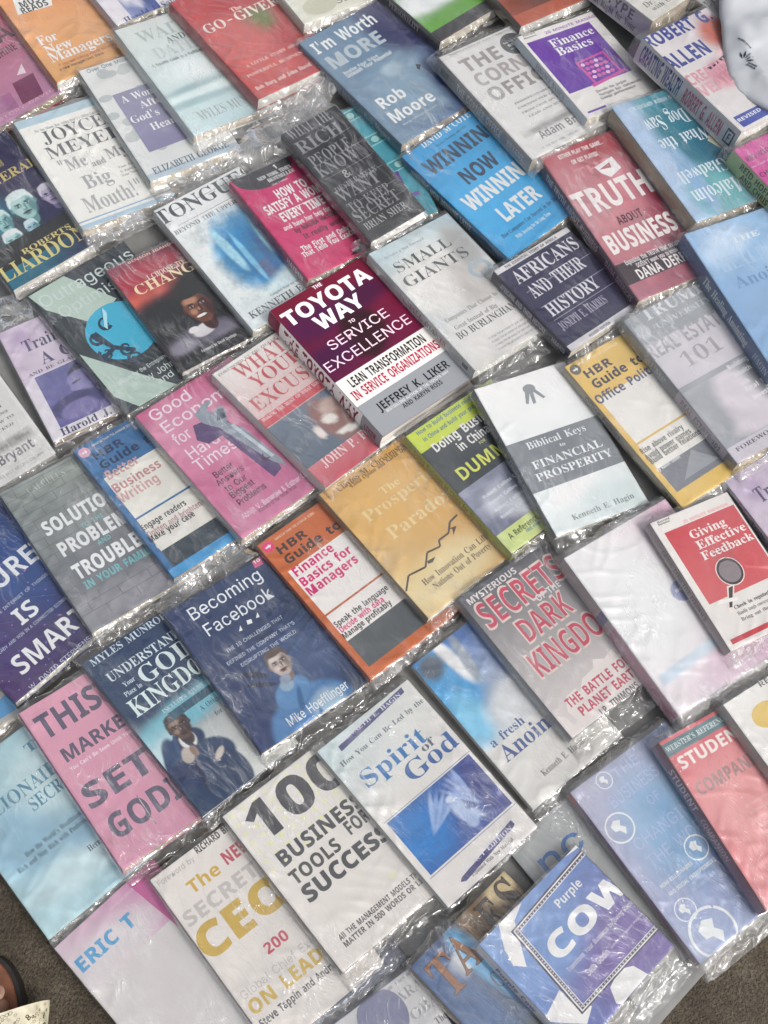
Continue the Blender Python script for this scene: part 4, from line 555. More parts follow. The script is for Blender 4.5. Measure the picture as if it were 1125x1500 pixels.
ART = {
'machine':{'base':['#b83c54','#bc8aaa'],'spine':'#b83c54','els':[['T','THE A^A',-0.067,0.974,0.282,0.412,'#5a2a3c','b',0],['T','MAC^HINE',0.538,0.898,0.454,0.52,'#5a2a3c','b',0],['P','#7a3a5a',[[0.605,0.747],[0.848,0.751],[0.791,0.939],[0.55,0.934]]],['P','#f0d8e0',[[0.703,0.706],[0.82,0.64],[0.794,0.725]]],['P','#a56a92',[[0.415,0.793],[0.526,0.797],[0.504,0.937],[0.3,0.911]]],['T','STORY^ DAVID',0.241,0.906,0.938,0.962,'#e8b0c8','s',0]],'sp':[]},
'newman':{'base':['#ea9c62','#d9a468'],'spine':'#c98a58','els':[['P','#f0ece6',[[0.173,0.216],[0.115,0.354],[0.551,0.377],[0.685,0.208],[0.206,0.175]]],['T','MUST',0.197,0.532,0.254,0.307,'#26262c','b',0.012],['T','READS',0.166,0.529,0.309,0.362,'#26262c','b',0.012],['T',"HBR'S 10",0.228,0.571,0.184,0.238,'#c8283a','b',0],['T','For',0.109,0.36,0.584,0.666,'#f2f0ee','t',0],['T','New',0.115,0.463,0.68,0.762,'#f2f0ee','t',0],['T','Managers',0.103,0.935,0.749,0.834,'#f2f0ee','t',0],['T','If you read nothing else on becoming',0.149,0.917,0.861,0.884,'#a83a3a','s',0],['T','a new manager,read these',0.125,0.717,0.895,0.918,'#26262c','s',0]],'sp':[]},
'sala_top':{'base':['#c9c6d8','#e6e2e6'],'spine':'#b8b4cc','els':[['X',0.192,0.384,0.528,1.0,30,['#3a5090','#2d437f','#9aa4cc','#3a4f92'],[[0.3,0.55,0.3,0.25,0,'#e8e6f0',0.8],[0.65,0.4,0.2,0.3,0,'#22346a',0.8],[0.5,0.8,0.12,0.1,0,'#d8d8ea',0.8]],0.2],['T','Harold J. S|ala',0.102,0.724,0.961,1.022,'#30427a','t',0]],'sp':[]},
'waiting':{'base':['#cfd9d6','#b9d6da'],'spine':'#c2cecd','els':[['X',0.0,0.0,1.0,1.0,50,['#cdd4d0','#d4d9d6','#c2dde0','#a9cdd2'],[[0.6,0.62,0.7,0.03,-4,'#8fb0b4',0.9],[0.5,0.7,0.8,0.04,-3,'#d8ecec',0.9],[0.3,0.75,0.5,0.03,0,'#90b4b8',1],[0.7,0.5,0.6,0.1,0,'#dfeaea',1]],0.06],['T','WAIT|ING',0.161,1.131,0.071,0.171,'#a9b5b4','t',-0.008],['T','AND',0.416,0.634,0.184,0.237,'#5b6a70','t',0],['T','DATI|NG',0.195,0.9,0.241,0.34,'#b3bfbe','t',-0.008],['T','A Sensible Guide to a Fulfilling L|ove',0.097,0.782,0.362,0.387,'#4a5a60','t',0],['T','MYLES MUN|ROE',0.168,0.931,0.835,0.912,'#8d979a','t',-0.01]],'sp':[]},
'gogiver':{'base':['#c94a4c','#cf5a58'],'spine':'#b23c40','els':[['X',0.0,0.0,1.0,1.0,50,['#b4484a','#b6504e','#c25c5a','#b44e50'],[[0.62,0.42,0.22,0.12,-25,'#8a6a4a',0.9],[0.66,0.4,0.1,0.09,0,'#6f7a44',0.9],[0.3,0.6,0.3,0.3,0,'#c86864',1]],0.06],['T','The',0.459,0.589,0.236,0.273,'#f0d8d0','t',0],['T','GO-GIVE|R',0.068,0.959,0.283,0.363,'#f3ded6','t',0],['T','A LITTLE STORY AB|OUT A',0.147,0.905,0.712,0.737,'#f0c8c4','t',0],['T','POWERFUL BUSIN|ESS IDEA',0.077,0.952,0.789,0.814,'#f0c8c4','t',0],['T','Bob Burg and John Da|vid Mann',0.053,0.887,0.9,0.932,'#f4dcd6','t',0]],'sp':[]},
'woman':{'base':['#d8dad8','#d9dcdb'],'spine':'#a6b2b2','els':[['E',0.545,0.585,0.06808290128214932,0.03889766365993794,'#bec4c3',0],['E',0.424,0.589,0.05000343124452035,0.03404665145263679,'#b4bbbb',0],['E',0.441,0.089,0.06648987433636128,0.03670644785236554,'#bec4c3',0],['E',0.547,0.58,0.058727142167388335,0.038216552103953264,'#b4bbbb',0],['E',0.93,0.464,0.07918053079894653,0.042296319873487295,'#bec4c3',0],['E',0.244,0.697,0.056201574660182795,0.04637221815875843,'#b4bbbb',0],['E',0.861,0.309,0.07463687369173495,0.028833932514504997,'#bec4c3',0],['E',0.11,0.632,0.06315227694322681,0.04246930355661883,'#b4bbbb',0],['E',0.844,0.767,0.0760758362064176,0.03861711383111198,'#bec4c3',0],['E',0.05,0.431,0.06487319879402438,0.030676590579185533,'#b4bbbb',0],['E',0.75,0.085,0.06900944704778826,0.042976077650772236,'#bec4c3',0],['E',0.206,0.084,0.06389655579495034,0.04249867858384296,'#b4bbbb',0],['E',0.182,0.603,0.057899450455554044,0.038674787867605954,'#bec4c3',0],['E',0.755,0.241,0.07472835597984107,0.047314983960859994,'#b4bbbb',0],['E',0.513,0.627,0.07611283057174438,0.02816093897059636,'#bec4c3',0],['E',0.821,0.199,0.05163089642919295,0.03523076892176446,'#b4bbbb',0],['E',0.245,0.447,0.06652104369743543,0.028912039002656126,'#bec4c3',0],['E',0.311,0.452,0.055745623608424846,0.029358007163825826,'#b4bbbb',0],['E',0.638,0.434,0.07635804412764656,0.03163680450743069,'#bec4c3',0],['E',0.13,0.618,0.05740813919498981,0.03076263374952639,'#b4bbbb',0],['E',0.581,0.716,0.07674592188424124,0.04431674954615368,'#bec4c3',0],['E',0.085,0.278,0.0716289904049369,0.028432324998318995,'#b4bbbb',0],['E',0.232,0.417,0.06261614105943125,0.04518363997042688,'#bec4c3',0],['E',0.516,0.752,0.0729637927819072,0.03364791687934225,'#b4bbbb',0],['E',0.923,0.574,0.07999601877871637,0.032401345995657034,'#bec4c3',0],['E',0.841,0.489,0.05836516822103208,0.031718224641803586,'#b4bbbb',0],['E',0.323,0.444,0.0730489298461392,0.043784414723417195,'#bec4c3',0],['E',0.432,0.657,0.0720619187059904,0.045360063997594714,'#b4bbbb',0],['E',0.711,0.474,0.05374901276027723,0.035951847374002345,'#bec4c3',0],['E',0.835,0.275,0.05219769164251208,0.0432647440866057,'#b4bbbb',0],['E',0.633,0.344,0.06989143716007006,0.03127301452205507,'#bec4c3',0],['E',0.303,0.76,0.07310938796656634,0.04773740006184926,'#b4bbbb',0],['E',0.83,0.338,0.0666538633399579,0.047113130979835355,'#bec4c3',0],['E',0.269,0.394,0.062328224089896224,0.033205993817738,'#b4bbbb',0],['E',0.075,0.632,0.052781112660024006,0.040657853729689546,'#bec4c3',0],['E',0.461,0.292,0.05694461135106687,0.033548491035122516,'#b4bbbb',0],['E',0.71,0.503,0.07856542002218042,0.03086346895442061,'#bec4c3',0],['E',0.909,0.404,0.05578385086871473,0.03963789753759984,'#b4bbbb',0],['E',0.394,0.689,0.0783259890742226,0.04205649787221459,'#bec4c3',0],['E',0.543,0.644,0.07461205639695144,0.030440997336604023,'#b4bbbb',0],['E',0.415,0.11,0.07365604632460258,0.03374610369578692,'#bec4c3',0],['E',0.271,0.103,0.07030448723331675,0.02886938971289504,'#b4bbbb',0],['E',0.385,0.755,0.07195981825434215,0.03997316968394073,'#bec4c3',0],['E',0.146,0.509,0.05400172892557965,0.032811792399306976,'#b4bbbb',0],['E',0.808,0.145,0.07233921445038553,0.03521001672512571,'#bec4c3',0],['E',0.95,0.466,0.058443419058651885,0.029545791321583456,'#b4bbbb',0],['T','Over One Million| Copies',0.071,0.789,0.009,0.04,'#54626c','s',0.006],['R',0.16,0.273,0.654,0.79,'#8e8ea6','#8b88a8'],['T','A Wom|an',0.214,0.699,0.303,0.363,'#eceaf0','t',-0.008],['T','After',0.348,0.639,0.389,0.449,'#eceaf0','t',-0.008],['T',"God's| Own",0.174,0.788,0.481,0.541,'#eceaf0','t',-0.008],['T','Hear|t',0.315,0.623,0.582,0.641,'#eceaf0','t',-0.008],['R',0,0.947,1,1.0,'#b7c5cf','#b7c5cf'],['T','ELIZABETH G|EORGE',0.079,0.906,0.91,0.963,'#5f7080','t',0]],'sp':[]},
'joyce':{'base':['#e9e8e2','#e6e6e0'],'spine':'#a9b3b4','els':[['R',0,0.0,1,0.07,'#a9c3cf','#a9c3cf'],['R',0,0.965,1,1.0,'#9dbcd0','#9dbcd0'],['R',0,0.935,1,0.945,'#6d9cc0','#6d9cc0'],['T','The One Minute Best-Selling Over 1.5 Million Copies S|old',0.132,0.878,0.116,0.138,'#66686a','t',0],['T','JOYCE',0.158,0.834,0.147,0.253,'#3c3d40','t',-0.012],['T','MEYE|R',0.106,0.919,0.283,0.386,'#45464a','t',-0.012],['T','"Me',0.14,0.428,0.424,0.523,'#8f9092','t',0],['T','and',0.446,0.599,0.502,0.554,'#7c7d80','t',0],['T','My',0.628,0.848,0.449,0.538,'#8a8b8e','t',0],['T','Big',0.264,0.556,0.597,0.71,'#939496','t',0],['T','Mouth!"',0.141,0.783,0.766,0.892,'#9c9d9e','t',0],['T','Your Power to',0.663,0.93,0.618,0.637,'#66686a','t',0],['T','Is Right Under',0.656,0.901,0.656,0.674,'#66686a','t',0],['T','Your Nose',0.648,0.821,0.689,0.708,'#66686a','t',0]],'sp':[]},
'liardon':{'base':['#2c3048','#1c1c22'],'spine':'#34365e','els':[['X',0.0,0.0,1.0,1.0,130,['#272c48','#2d2c4c','#1b6a80','#2a2a4e'],[[0.3,0.65,0.5,0.3,0,'#1d7c92',1],[0.75,0.35,0.3,0.3,0,'#33204e',1],[0.535,0.664,0.213,0.099,0,'#153a48',0.4],[0.852,0.662,0.159,0.099,0,'#2a2850',0.4],[0.257,0.7,0.159,0.066,0,'#16424e',0.4],[0.951,0.63,0.045,0.044,0,[115,107,143],0.2],[0.947,0.527,0.096,0.067,0,'#d4d0dc',0.12],[0.858,0.555,0.013,0.016,0,[115,107,143],0.2],[1.035,0.555,0.013,0.016,0,[115,107,143],0.2],[0.947,0.554,0.084,0.064,0,'#a89cbc',0.1],[0.947,0.587,0.065,0.046,0,'#a89cbc',0.1],[0.924,0.521,0.045,0.018,0,[189,180,204],0.9],[0.906,0.571,0.023,0.014,0,[189,180,204],0.9],[1.003,0.567,0.025,0.048,0,[115,107,143],0.9],[0.947,0.485,0.081,0.024,0,'#d4d0dc',0.2],[0.911,0.546,0.023,0.01,0,[115,107,143],0.6],[0.911,0.535,0.024,0.004,8,'#34305a',0.3],[0.911,0.547,0.015,0.005,0,[215,210,224],0.3],[0.911,0.547,0.008,0.006,0,'#34305a',0.3],[0.983,0.546,0.023,0.01,0,[115,107,143],0.6],[0.983,0.535,0.024,0.004,-8,'#34305a',0.3],[0.983,0.547,0.015,0.005,0,[215,210,224],0.3],[0.983,0.547,0.008,0.006,0,'#34305a',0.3],[0.956,0.563,0.007,0.02,0,[115,107,143],0.6],[0.947,0.575,0.018,0.006,0,[115,107,143],0.4],[0.943,0.567,0.007,0.008,0,[189,180,204],0.8],[0.947,0.594,0.034,0.007,0,[82,51,76],0.35],[0.947,0.605,0.023,0.004,0,[115,107,143],0.6],[0.648,0.63,0.069,0.057,0,[105,148,150],0.2],[0.641,0.496,0.146,0.086,0,'#dceeea',0.12],[0.506,0.532,0.019,0.021,0,[105,148,150],0.2],[0.777,0.532,0.019,0.021,0,[105,148,150],0.2],[0.641,0.531,0.128,0.082,0,'#a4ccca',0.1],[0.641,0.573,0.099,0.06,0,'#a4ccca',0.1],[0.607,0.488,0.069,0.023,0,[186,216,215],0.9],[0.579,0.553,0.035,0.019,0,[186,216,215],0.9],[0.727,0.547,0.039,0.062,0,[105,148,150],0.9],[0.641,0.442,0.124,0.031,0,'#dceeea',0.2],[0.586,0.521,0.035,0.013,0,[105,148,150],0.6],[0.586,0.506,0.037,0.005,8,'#225058',0.3],[0.586,0.522,0.023,0.006,0,[213,231,231],0.3],[0.586,0.522,0.012,0.007,0,'#225058',0.3],[0.697,0.521,0.035,0.013,0,[105,148,150],0.6],[0.697,0.506,0.037,0.005,-8,'#225058',0.3],[0.697,0.522,0.023,0.006,0,[213,231,231],0.3],[0.697,0.522,0.012,0.007,0,'#225058',0.3],[0.655,0.542,0.011,0.026,0,[105,148,150],0.6],[0.641,0.558,0.028,0.007,0,[105,148,150],0.4],[0.636,0.547,0.011,0.01,0,[186,216,215],0.8],[0.641,0.582,0.052,0.009,0,[70,72,75],0.35],[0.641,0.597,0.035,0.005,0,[105,148,150],0.6],[0.36,0.642,0.048,0.044,0,[92,143,147],0.2],[0.355,0.538,0.101,0.067,0,'#cfe6e4',0.12],[0.261,0.566,0.013,0.016,0,[92,143,147],0.2],[0.449,0.566,0.013,0.016,0,[92,143,147],0.2],[0.355,0.565,0.089,0.064,0,'#8cc3c4',0.1],[0.355,0.598,0.069,0.046,0,'#8cc3c4',0.1],[0.331,0.532,0.048,0.018,0,[168,210,210],0.9],[0.312,0.582,0.024,0.014,0,[168,210,210],0.9],[0.414,0.578,0.027,0.048,0,[92,143,147],0.9],[0.355,0.496,0.086,0.024,0,'#cfe6e4',0.2],[0.317,0.557,0.024,0.01,0,[92,143,147],0.6],[0.317,0.546,0.026,0.004,8,'#225058',0.3],[0.317,0.558,0.016,0.005,0,[202,228,228],0.3],[0.317,0.558,0.009,0.006,0,'#225058',0.3],[0.393,0.557,0.024,0.01,0,[92,143,147],0.6],[0.393,0.546,0.026,0.004,-8,'#225058',0.3],[0.393,0.558,0.016,0.005,0,[202,228,228],0.3],[0.393,0.558,0.009,0.006,0,'#225058',0.3],[0.365,0.574,0.008,0.02,0,[92,143,147],0.6],[0.355,0.586,0.019,0.006,0,[92,143,147],0.4],[0.351,0.578,0.008,0.008,0,[168,210,210],0.8],[0.355,0.605,0.036,0.007,0,[70,72,75],0.35],[0.355,0.616,0.024,0.004,0,[92,143,147],0.6],[0.584,0.749,0.035,0.031,0,[92,139,151],0.2],[0.581,0.676,0.073,0.047,0,'#cfe4ea',0.12],[0.513,0.695,0.01,0.011,0,[92,139,151],0.2],[0.649,0.695,0.01,0.011,0,[92,139,151],0.2],[0.581,0.695,0.064,0.045,0,'#8cbccb',0.1],[0.581,0.718,0.05,0.033,0,'#8cbccb',0.1],[0.564,0.671,0.035,0.012,0,[168,204,216],0.9],[0.55,0.707,0.017,0.01,0,[168,204,216],0.9],[0.624,0.704,0.019,0.034,0,[92,139,151],0.9],[0.581,0.646,0.062,0.017,0,'#cfe4ea',0.2],[0.553,0.689,0.017,0.007,0,[92,139,151],0.6],[0.553,0.681,0.019,0.003,8,'#225058',0.3],[0.553,0.69,0.012,0.003,0,[202,224,231],0.3],[0.553,0.69,0.006,0.004,0,'#225058',0.3],[0.609,0.689,0.017,0.007,0,[92,139,151],0.6],[0.609,0.681,0.019,0.003,-8,'#225058',0.3],[0.609,0.69,0.012,0.003,0,[202,224,231],0.3],[0.609,0.69,0.006,0.004,0,'#225058',0.3],[0.588,0.701,0.006,0.014,0,[92,139,151],0.6],[0.581,0.709,0.014,0.004,0,[92,139,151],0.4],[0.578,0.704,0.006,0.006,0,[168,204,216],0.8],[0.581,0.723,0.026,0.005,0,[70,72,75],0.35],[0.581,0.731,0.017,0.003,0,[92,139,151],0.6],[0.344,0.785,0.05,0.04,0,[101,148,151],0.2],[0.339,0.69,0.107,0.061,0,'#e2f0ee',0.12],[0.24,0.715,0.014,0.015,0,[101,148,151],0.2],[0.438,0.715,0.014,0.015,0,[101,148,151],0.2],[0.339,0.715,0.094,0.058,0,'#9ccccb',0.1],[0.339,0.745,0.073,0.042,0,'#9ccccb',0.1],[0.314,0.684,0.05,0.016,0,[180,216,216],0.9],[0.294,0.73,0.025,0.013,0,[180,216,216],0.9],[0.402,0.726,0.028,0.044,0,[101,148,151],0.9],[0.339,0.651,0.091,0.022,0,'#e2f0ee',0.2],[0.299,0.707,0.025,0.009,0,[101,148,151],0.6],[0.299,0.697,0.027,0.004,8,'#225058',0.3],[0.299,0.708,0.017,0.004,0,[210,231,231],0.3],[0.299,0.708,0.009,0.005,0,'#225058',0.3],[0.38,0.707,0.025,0.009,0,[101,148,151],0.6],[0.38,0.697,0.027,0.004,-8,'#225058',0.3],[0.38,0.708,0.017,0.004,0,[210,231,231],0.3],[0.38,0.708,0.009,0.005,0,'#225058',0.3],[0.349,0.723,0.008,0.018,0,[101,148,151],0.6],[0.339,0.734,0.02,0.005,0,[101,148,151],0.4],[0.335,0.726,0.008,0.007,0,[180,216,216],0.8],[0.339,0.751,0.038,0.007,0,[70,72,75],0.35],[0.339,0.761,0.025,0.004,0,[101,148,151],0.6]],0.12],['T','GOD',0.696,0.755,0.157,0.216,'#bfae6a','t',0],['T','GEN^ERAL|S',0.255,1.167,0.254,0.32,'#c5b36e','t',0],['R',0,0.709,1,0.871,'#151519','#151519'],['T','ROBERTS',0.316,0.914,0.792,0.828,'#d6c98a','t',0],['T','LIARDO|N',-0.02,1.028,0.831,0.936,'#d8cc84','t',-0.008]],'sp':[['T','GENERALS',0.3,0.62,0.25,0.75,'#c5b36e','t',0],['T','LIARDON',0.7,0.96,0.25,0.75,'#d8d4e4','t',0]]},
'tongues':{'base':['#e8ebec','#dfe9f0'],'spine':'#c6cccd','els':[['X',0.06,0.2,1.0,0.86,90,['#e4ebee','#cfe2ec','#dfeaf0','#e4ecf0'],[[0.55,0.5,0.42,0.45,0,'#4f9cc8',0.5],[0.5,0.55,0.28,0.36,0,'#2f7fb4',0.6],[0.72,0.35,0.06,0.3,6,'#a8d8ee',0.5],[0.5,0.75,0.12,0.1,0,'#5a6f98',0.5],[0.3,0.4,0.05,0.25,-4,'#a4d6ec',0.6],[0.6,0.6,0.04,0.3,2,'#2a6aa4',0.5],[0.42,0.55,0.03,0.3,0,'#7fc0e2',0.5],[0.8,0.6,0.05,0.2,0,'#3a80b4',0.5],[0.55,0.95,0.3,0.1,-20,'#cfe4f0',1]],0.3],['T','TONGU|ES',-0.036,1.092,0.016,0.117,'#4a5056','t',0],['R',0.1,0.06,0.98,0.063,'#5a6066','#5a6066'],['R',0.1,0.165,0.98,0.168,'#5a6066','#5a6066'],['T','BEYOND THE UPPE|R ROOM',0.02,0.982,0.186,0.216,'#6a7076','t',0],['T','Compiled from the wri|tings of',0.364,0.808,0.85,0.868,'#6a7a88','t',0],['T','KENNETH E|. HAGIN',0.067,1.083,0.885,0.933,'#5e646a','t',0]],'sp':[]},
'satisfy':{'base':['#c02868','#cc4672'],'spine':'#b01c5c','els':[['E',0.38,0.02,0.36,0.155,'#3b3a3e',0],['T','#1',0.479,0.565,0.013,0.052,'#f2f0ee','b',0],['T','NEW YORK TIM|ES',0.276,0.694,0.065,0.097,'#f2f0ee','t',0],['T','BESTSELLE|R',0.362,0.699,0.108,0.139,'#f2f0ee','t',0],['T','Over 2 million',0.373,0.57,0.16,0.177,'#f2f0ee','s',0],['T','HOW TO| ',0.324,0.751,0.218,0.298,'#f2f0ee','b',0.02],['T','SATISFY A WO|MAN',0.108,0.933,0.31,0.39,'#f2f0ee','b',0.02],['T','EVERY TIM|E',0.2,0.741,0.414,0.494,'#f2f0ee','b',0.02],['R',0.24,0.415,0.8,0.42,'#f2f0ee','#f2f0ee'],['T','and have her beg fo|r more',0.146,0.898,0.524,0.565,'#f2f0ee','b',0],['T','by NAURA HAY|DEN',0.232,0.794,0.577,0.619,'#4a2038','b',0.015],['T','It really wo|rks!',0.275,0.845,0.649,0.694,'#4a2038','b',0.01],['T','The First and Only| Book',0.162,0.939,0.733,0.779,'#f2f0ee','b',0.01],['T','That Tells You Exac|tly How',0.125,0.988,0.782,0.827,'#f2f0ee','b',0.01],['P','#26262c',[[0.571,0.969],[0.757,0.916],[0.694,0.991]]],['T','NEW',0.612,0.702,0.931,0.952,'#f2f0ee','b',0]],'sp':[['T','HOW TO SATISFY A WOMAN EVERY TIME',0.05,0.7,0.2,0.8,'#3a2030','b',0],['T','HAYDEN',0.75,0.95,0.25,0.75,'#f2f0ee','b',0]]},
'rich':{'base':['#2b2c31','#27282d'],'spine':'#2b2c31','els':[['T','WHAT THE',0.072,0.851,-0.017,0.08,'#8f9094','t',-0.012],['T','RICH',0.039,0.847,0.106,0.209,'#8f9094','t',-0.012],['T','PEOPLE',0.063,0.796,0.245,0.333,'#8f9094','t',-0.012],['T','KNOW',0.04,0.755,0.33,0.427,'#8f9094','t',-0.012],['T','&',0.341,0.47,0.462,0.515,'#b4b4b4','t',0],['T','DESPERATELY',0.084,0.839,0.536,0.576,'#8f9094','t',-0.012],['T','WANT',0.046,0.781,0.562,0.658,'#8f9094','t',-0.012],['T','TO KEEP',0.063,0.8,0.682,0.754,'#8f9094','t',-0.012],['T','SECRET',0.026,0.831,0.751,0.842,'#8f9094','t',-0.012],['T','BRIAN SHER',0.07,0.815,0.862,0.918,'#a8a9ac','t',-0.01],['R',0.08,0.2,0.95,0.20400000000000001,'#77787c','#77787c'],['R',0.08,0.33,0.95,0.334,'#77787c','#77787c'],['R',0.08,0.45,0.95,0.454,'#77787c','#77787c'],['R',0.08,0.56,0.95,0.5640000000000001,'#77787c','#77787c'],['R',0.08,0.7,0.95,0.704,'#77787c','#77787c'],['R',0.08,0.8,0.95,0.804,'#77787c','#77787c']],'sp':[['T','WHAT RICH PEOPLE KNOW & DESPERATELY WANT TO KEEP SECRET',0.08,0.75,0.3,0.7,'#77787c','t',0]]},
'money':{'base':['#4fa4b4','#58a8ba'],'spine':'#3f8a9a','els':[['X',0.0,0.0,1.0,1.0,50,['#4aa6b8','#3f98aa','#50a8ba','#4696a8'],[],0.12],['P','#86c4c8',[[-0.020000000000000018,0.07],[0.24,0.04000000000000001],[0.28,0.13],[0.01999999999999999,0.16]]],['P','#3a8a98',[[0.009999999999999995,0.07800000000000001],[0.22,0.05500000000000001],[0.25,0.122],[0.039999999999999994,0.14500000000000002]]],['E',0.13,0.1,0.05,0.026,'#9fd0cc',0],['P','#86c4c8',[[0.41000000000000003,0.03],[0.67,0.0],[0.7100000000000001,0.09],[0.45000000000000007,0.12]]],['P','#3a8a98',[[0.44000000000000006,0.038],[0.65,0.015],[0.68,0.08199999999999999],[0.47000000000000003,0.105]]],['E',0.56,0.06,0.05,0.026,'#9fd0cc',0],['P','#86c4c8',[[0.15999999999999998,0.24000000000000002],[0.42,0.21000000000000002],[0.45999999999999996,0.30000000000000004],[0.19999999999999998,0.33]]],['P','#3a8a98',[[0.19,0.24800000000000003],[0.4,0.22500000000000003],[0.43,0.29200000000000004],[0.21999999999999997,0.315]]],['E',0.31,0.27,0.05,0.026,'#9fd0cc',0],['P','#86c4c8',[[0.5599999999999999,0.27],[0.82,0.24],[0.86,0.32999999999999996],[0.6,0.36]]],['P','#3a8a98',[[0.59,0.27799999999999997],[0.7999999999999999,0.255],[0.83,0.322],[0.62,0.345]]],['E',0.71,0.3,0.05,0.026,'#9fd0cc',0],['P','#86c4c8',[[0.009999999999999981,0.42000000000000004],[0.27,0.39],[0.31,0.48],[0.04999999999999999,0.51]]],['P','#3a8a98',[[0.039999999999999994,0.428],[0.25,0.405],[0.28,0.47200000000000003],[0.06999999999999999,0.495]]],['E',0.16,0.45,0.05,0.026,'#9fd0cc',0],['P','#86c4c8',[[0.36,0.49],[0.62,0.46],[0.66,0.55],[0.4,0.5800000000000001]]],['P','#3a8a98',[[0.39,0.498],[0.6,0.47500000000000003],[0.63,0.542],[0.42,0.5650000000000001]]],['E',0.51,0.52,0.05,0.026,'#9fd0cc',0],['P','#86c4c8',[[0.6799999999999999,0.52],[0.94,0.49000000000000005],[0.98,0.5800000000000001],[0.72,0.6100000000000001]]],['P','#3a8a98',[[0.71,0.528],[0.9199999999999999,0.505],[0.95,0.5720000000000001],[0.74,0.5950000000000001]]],['E',0.83,0.55,0.05,0.026,'#9fd0cc',0],['P','#86c4c8',[[0.10999999999999999,0.6699999999999999],[0.37,0.6399999999999999],[0.41000000000000003,0.73],[0.15,0.76]]],['P','#3a8a98',[[0.14,0.6779999999999999],[0.35,0.6549999999999999],[0.38,0.722],[0.16999999999999998,0.745]]],['E',0.26,0.7,0.05,0.026,'#9fd0cc',0],['P','#86c4c8',[[0.51,0.72],[0.77,0.69],[0.81,0.78],[0.55,0.81]]],['P','#3a8a98',[[0.54,0.728],[0.75,0.705],[0.78,0.772],[0.5700000000000001,0.795]]],['E',0.66,0.75,0.05,0.026,'#9fd0cc',0],['R',0.5,0.6,0.78,0.72,'#6a3a92','#6a3a92'],['R',0.3,0.8,0.9,0.83,'#7d5aa8','#7d5aa8']],'sp':[]},
'moore':{'base':['#5f7c98','#5a7090'],'spine':'#4b6a86','els':[['X',0.0,0.0,1.0,1.0,50,['#6d8aa2','#1d2f66','#7a93a8','#33508a'],[[0.3,0.4,0.55,0.5,0,'#6f8ba4',0.8],[0.95,0.2,0.35,0.35,0,'#15265c',0.7],[0.55,0.65,0.4,0.25,0,'#86a0b4',0.9],[0.92,0.75,0.2,0.25,0,'#2a4274',0.9],[0.5,0.5,0.1,0.05,0,'#a8bcca',0.9]],0.09],['T',"I'm Worth",0.056,0.785,0.05,0.143,'#e6ecf0','b',0.012],['T','MORE',0.053,0.703,0.192,0.297,'#b8c4cc','b',0.025],['T','Realise Your Value',0.102,0.503,0.344,0.37,'#dbe3e8','b',0],['T','Unleash Your Potential',0.103,0.634,0.371,0.4,'#e6ecf0','b',0],['T','Rob',0.115,0.425,0.631,0.718,'#e9eef2','b',0.01],['T','Moore',0.099,0.612,0.759,0.847,'#e9eef2','b',0.01],['T','www.robmoore.com',0.152,0.561,0.872,0.891,'#c8d2da','s',0],['P','#20242c',[[0.722,0.556],[0.759,0.573],[0.709,0.606],[0.698,0.586]]]],'sp':[['T',"I'M WORTH MORE",0.2,0.55,0.25,0.75,'#a8b8c6','b',0],['T','Rob Moore',0.65,0.9,0.25,0.75,'#a8b8c6','b',0]]},
'jen':{'base':['#dcdccb','#e0dfd0'],'spine':'#c8c8b8','els':[['T','JEN S|INCERO',0.134,1.121,0.88,0.933,'#6a6a62','s',0],['E',0.3,0.888,0.2,0.08,'#c9c9b4',0]],'sp':[]},
'treebk':{'base':['#e6eeec','#3a2c26'],'spine':'#2f2a2c','els':[['X',0.0,0.0,1.0,0.93,50,['#dfe9ea','#e8efe9','#5f9a3a','#4c8a34'],[[0.5,0.7,0.8,0.12,0,'#e6f0ea',0.6],[0.5,0.97,0.8,0.12,0,'#5fa02f',0.5],[0.62,0.72,0.06,0.12,8,'#4a3826',0.4],[0.55,0.45,0.5,0.2,0,'#4f7a34',0.6],[0.75,0.6,0.2,0.08,0,'#416a2c',0.6]],0.12],['R',0,0.903,1,0.991,'#2f2522','#2f2522'],['T','Florence Littau|er',0.182,0.821,0.991,1.024,'#8a5a4a','t',0]],'sp':[['T','PERSONALITY',0.5,0.8,0.25,0.75,'#b0a8a4','t',0]]},
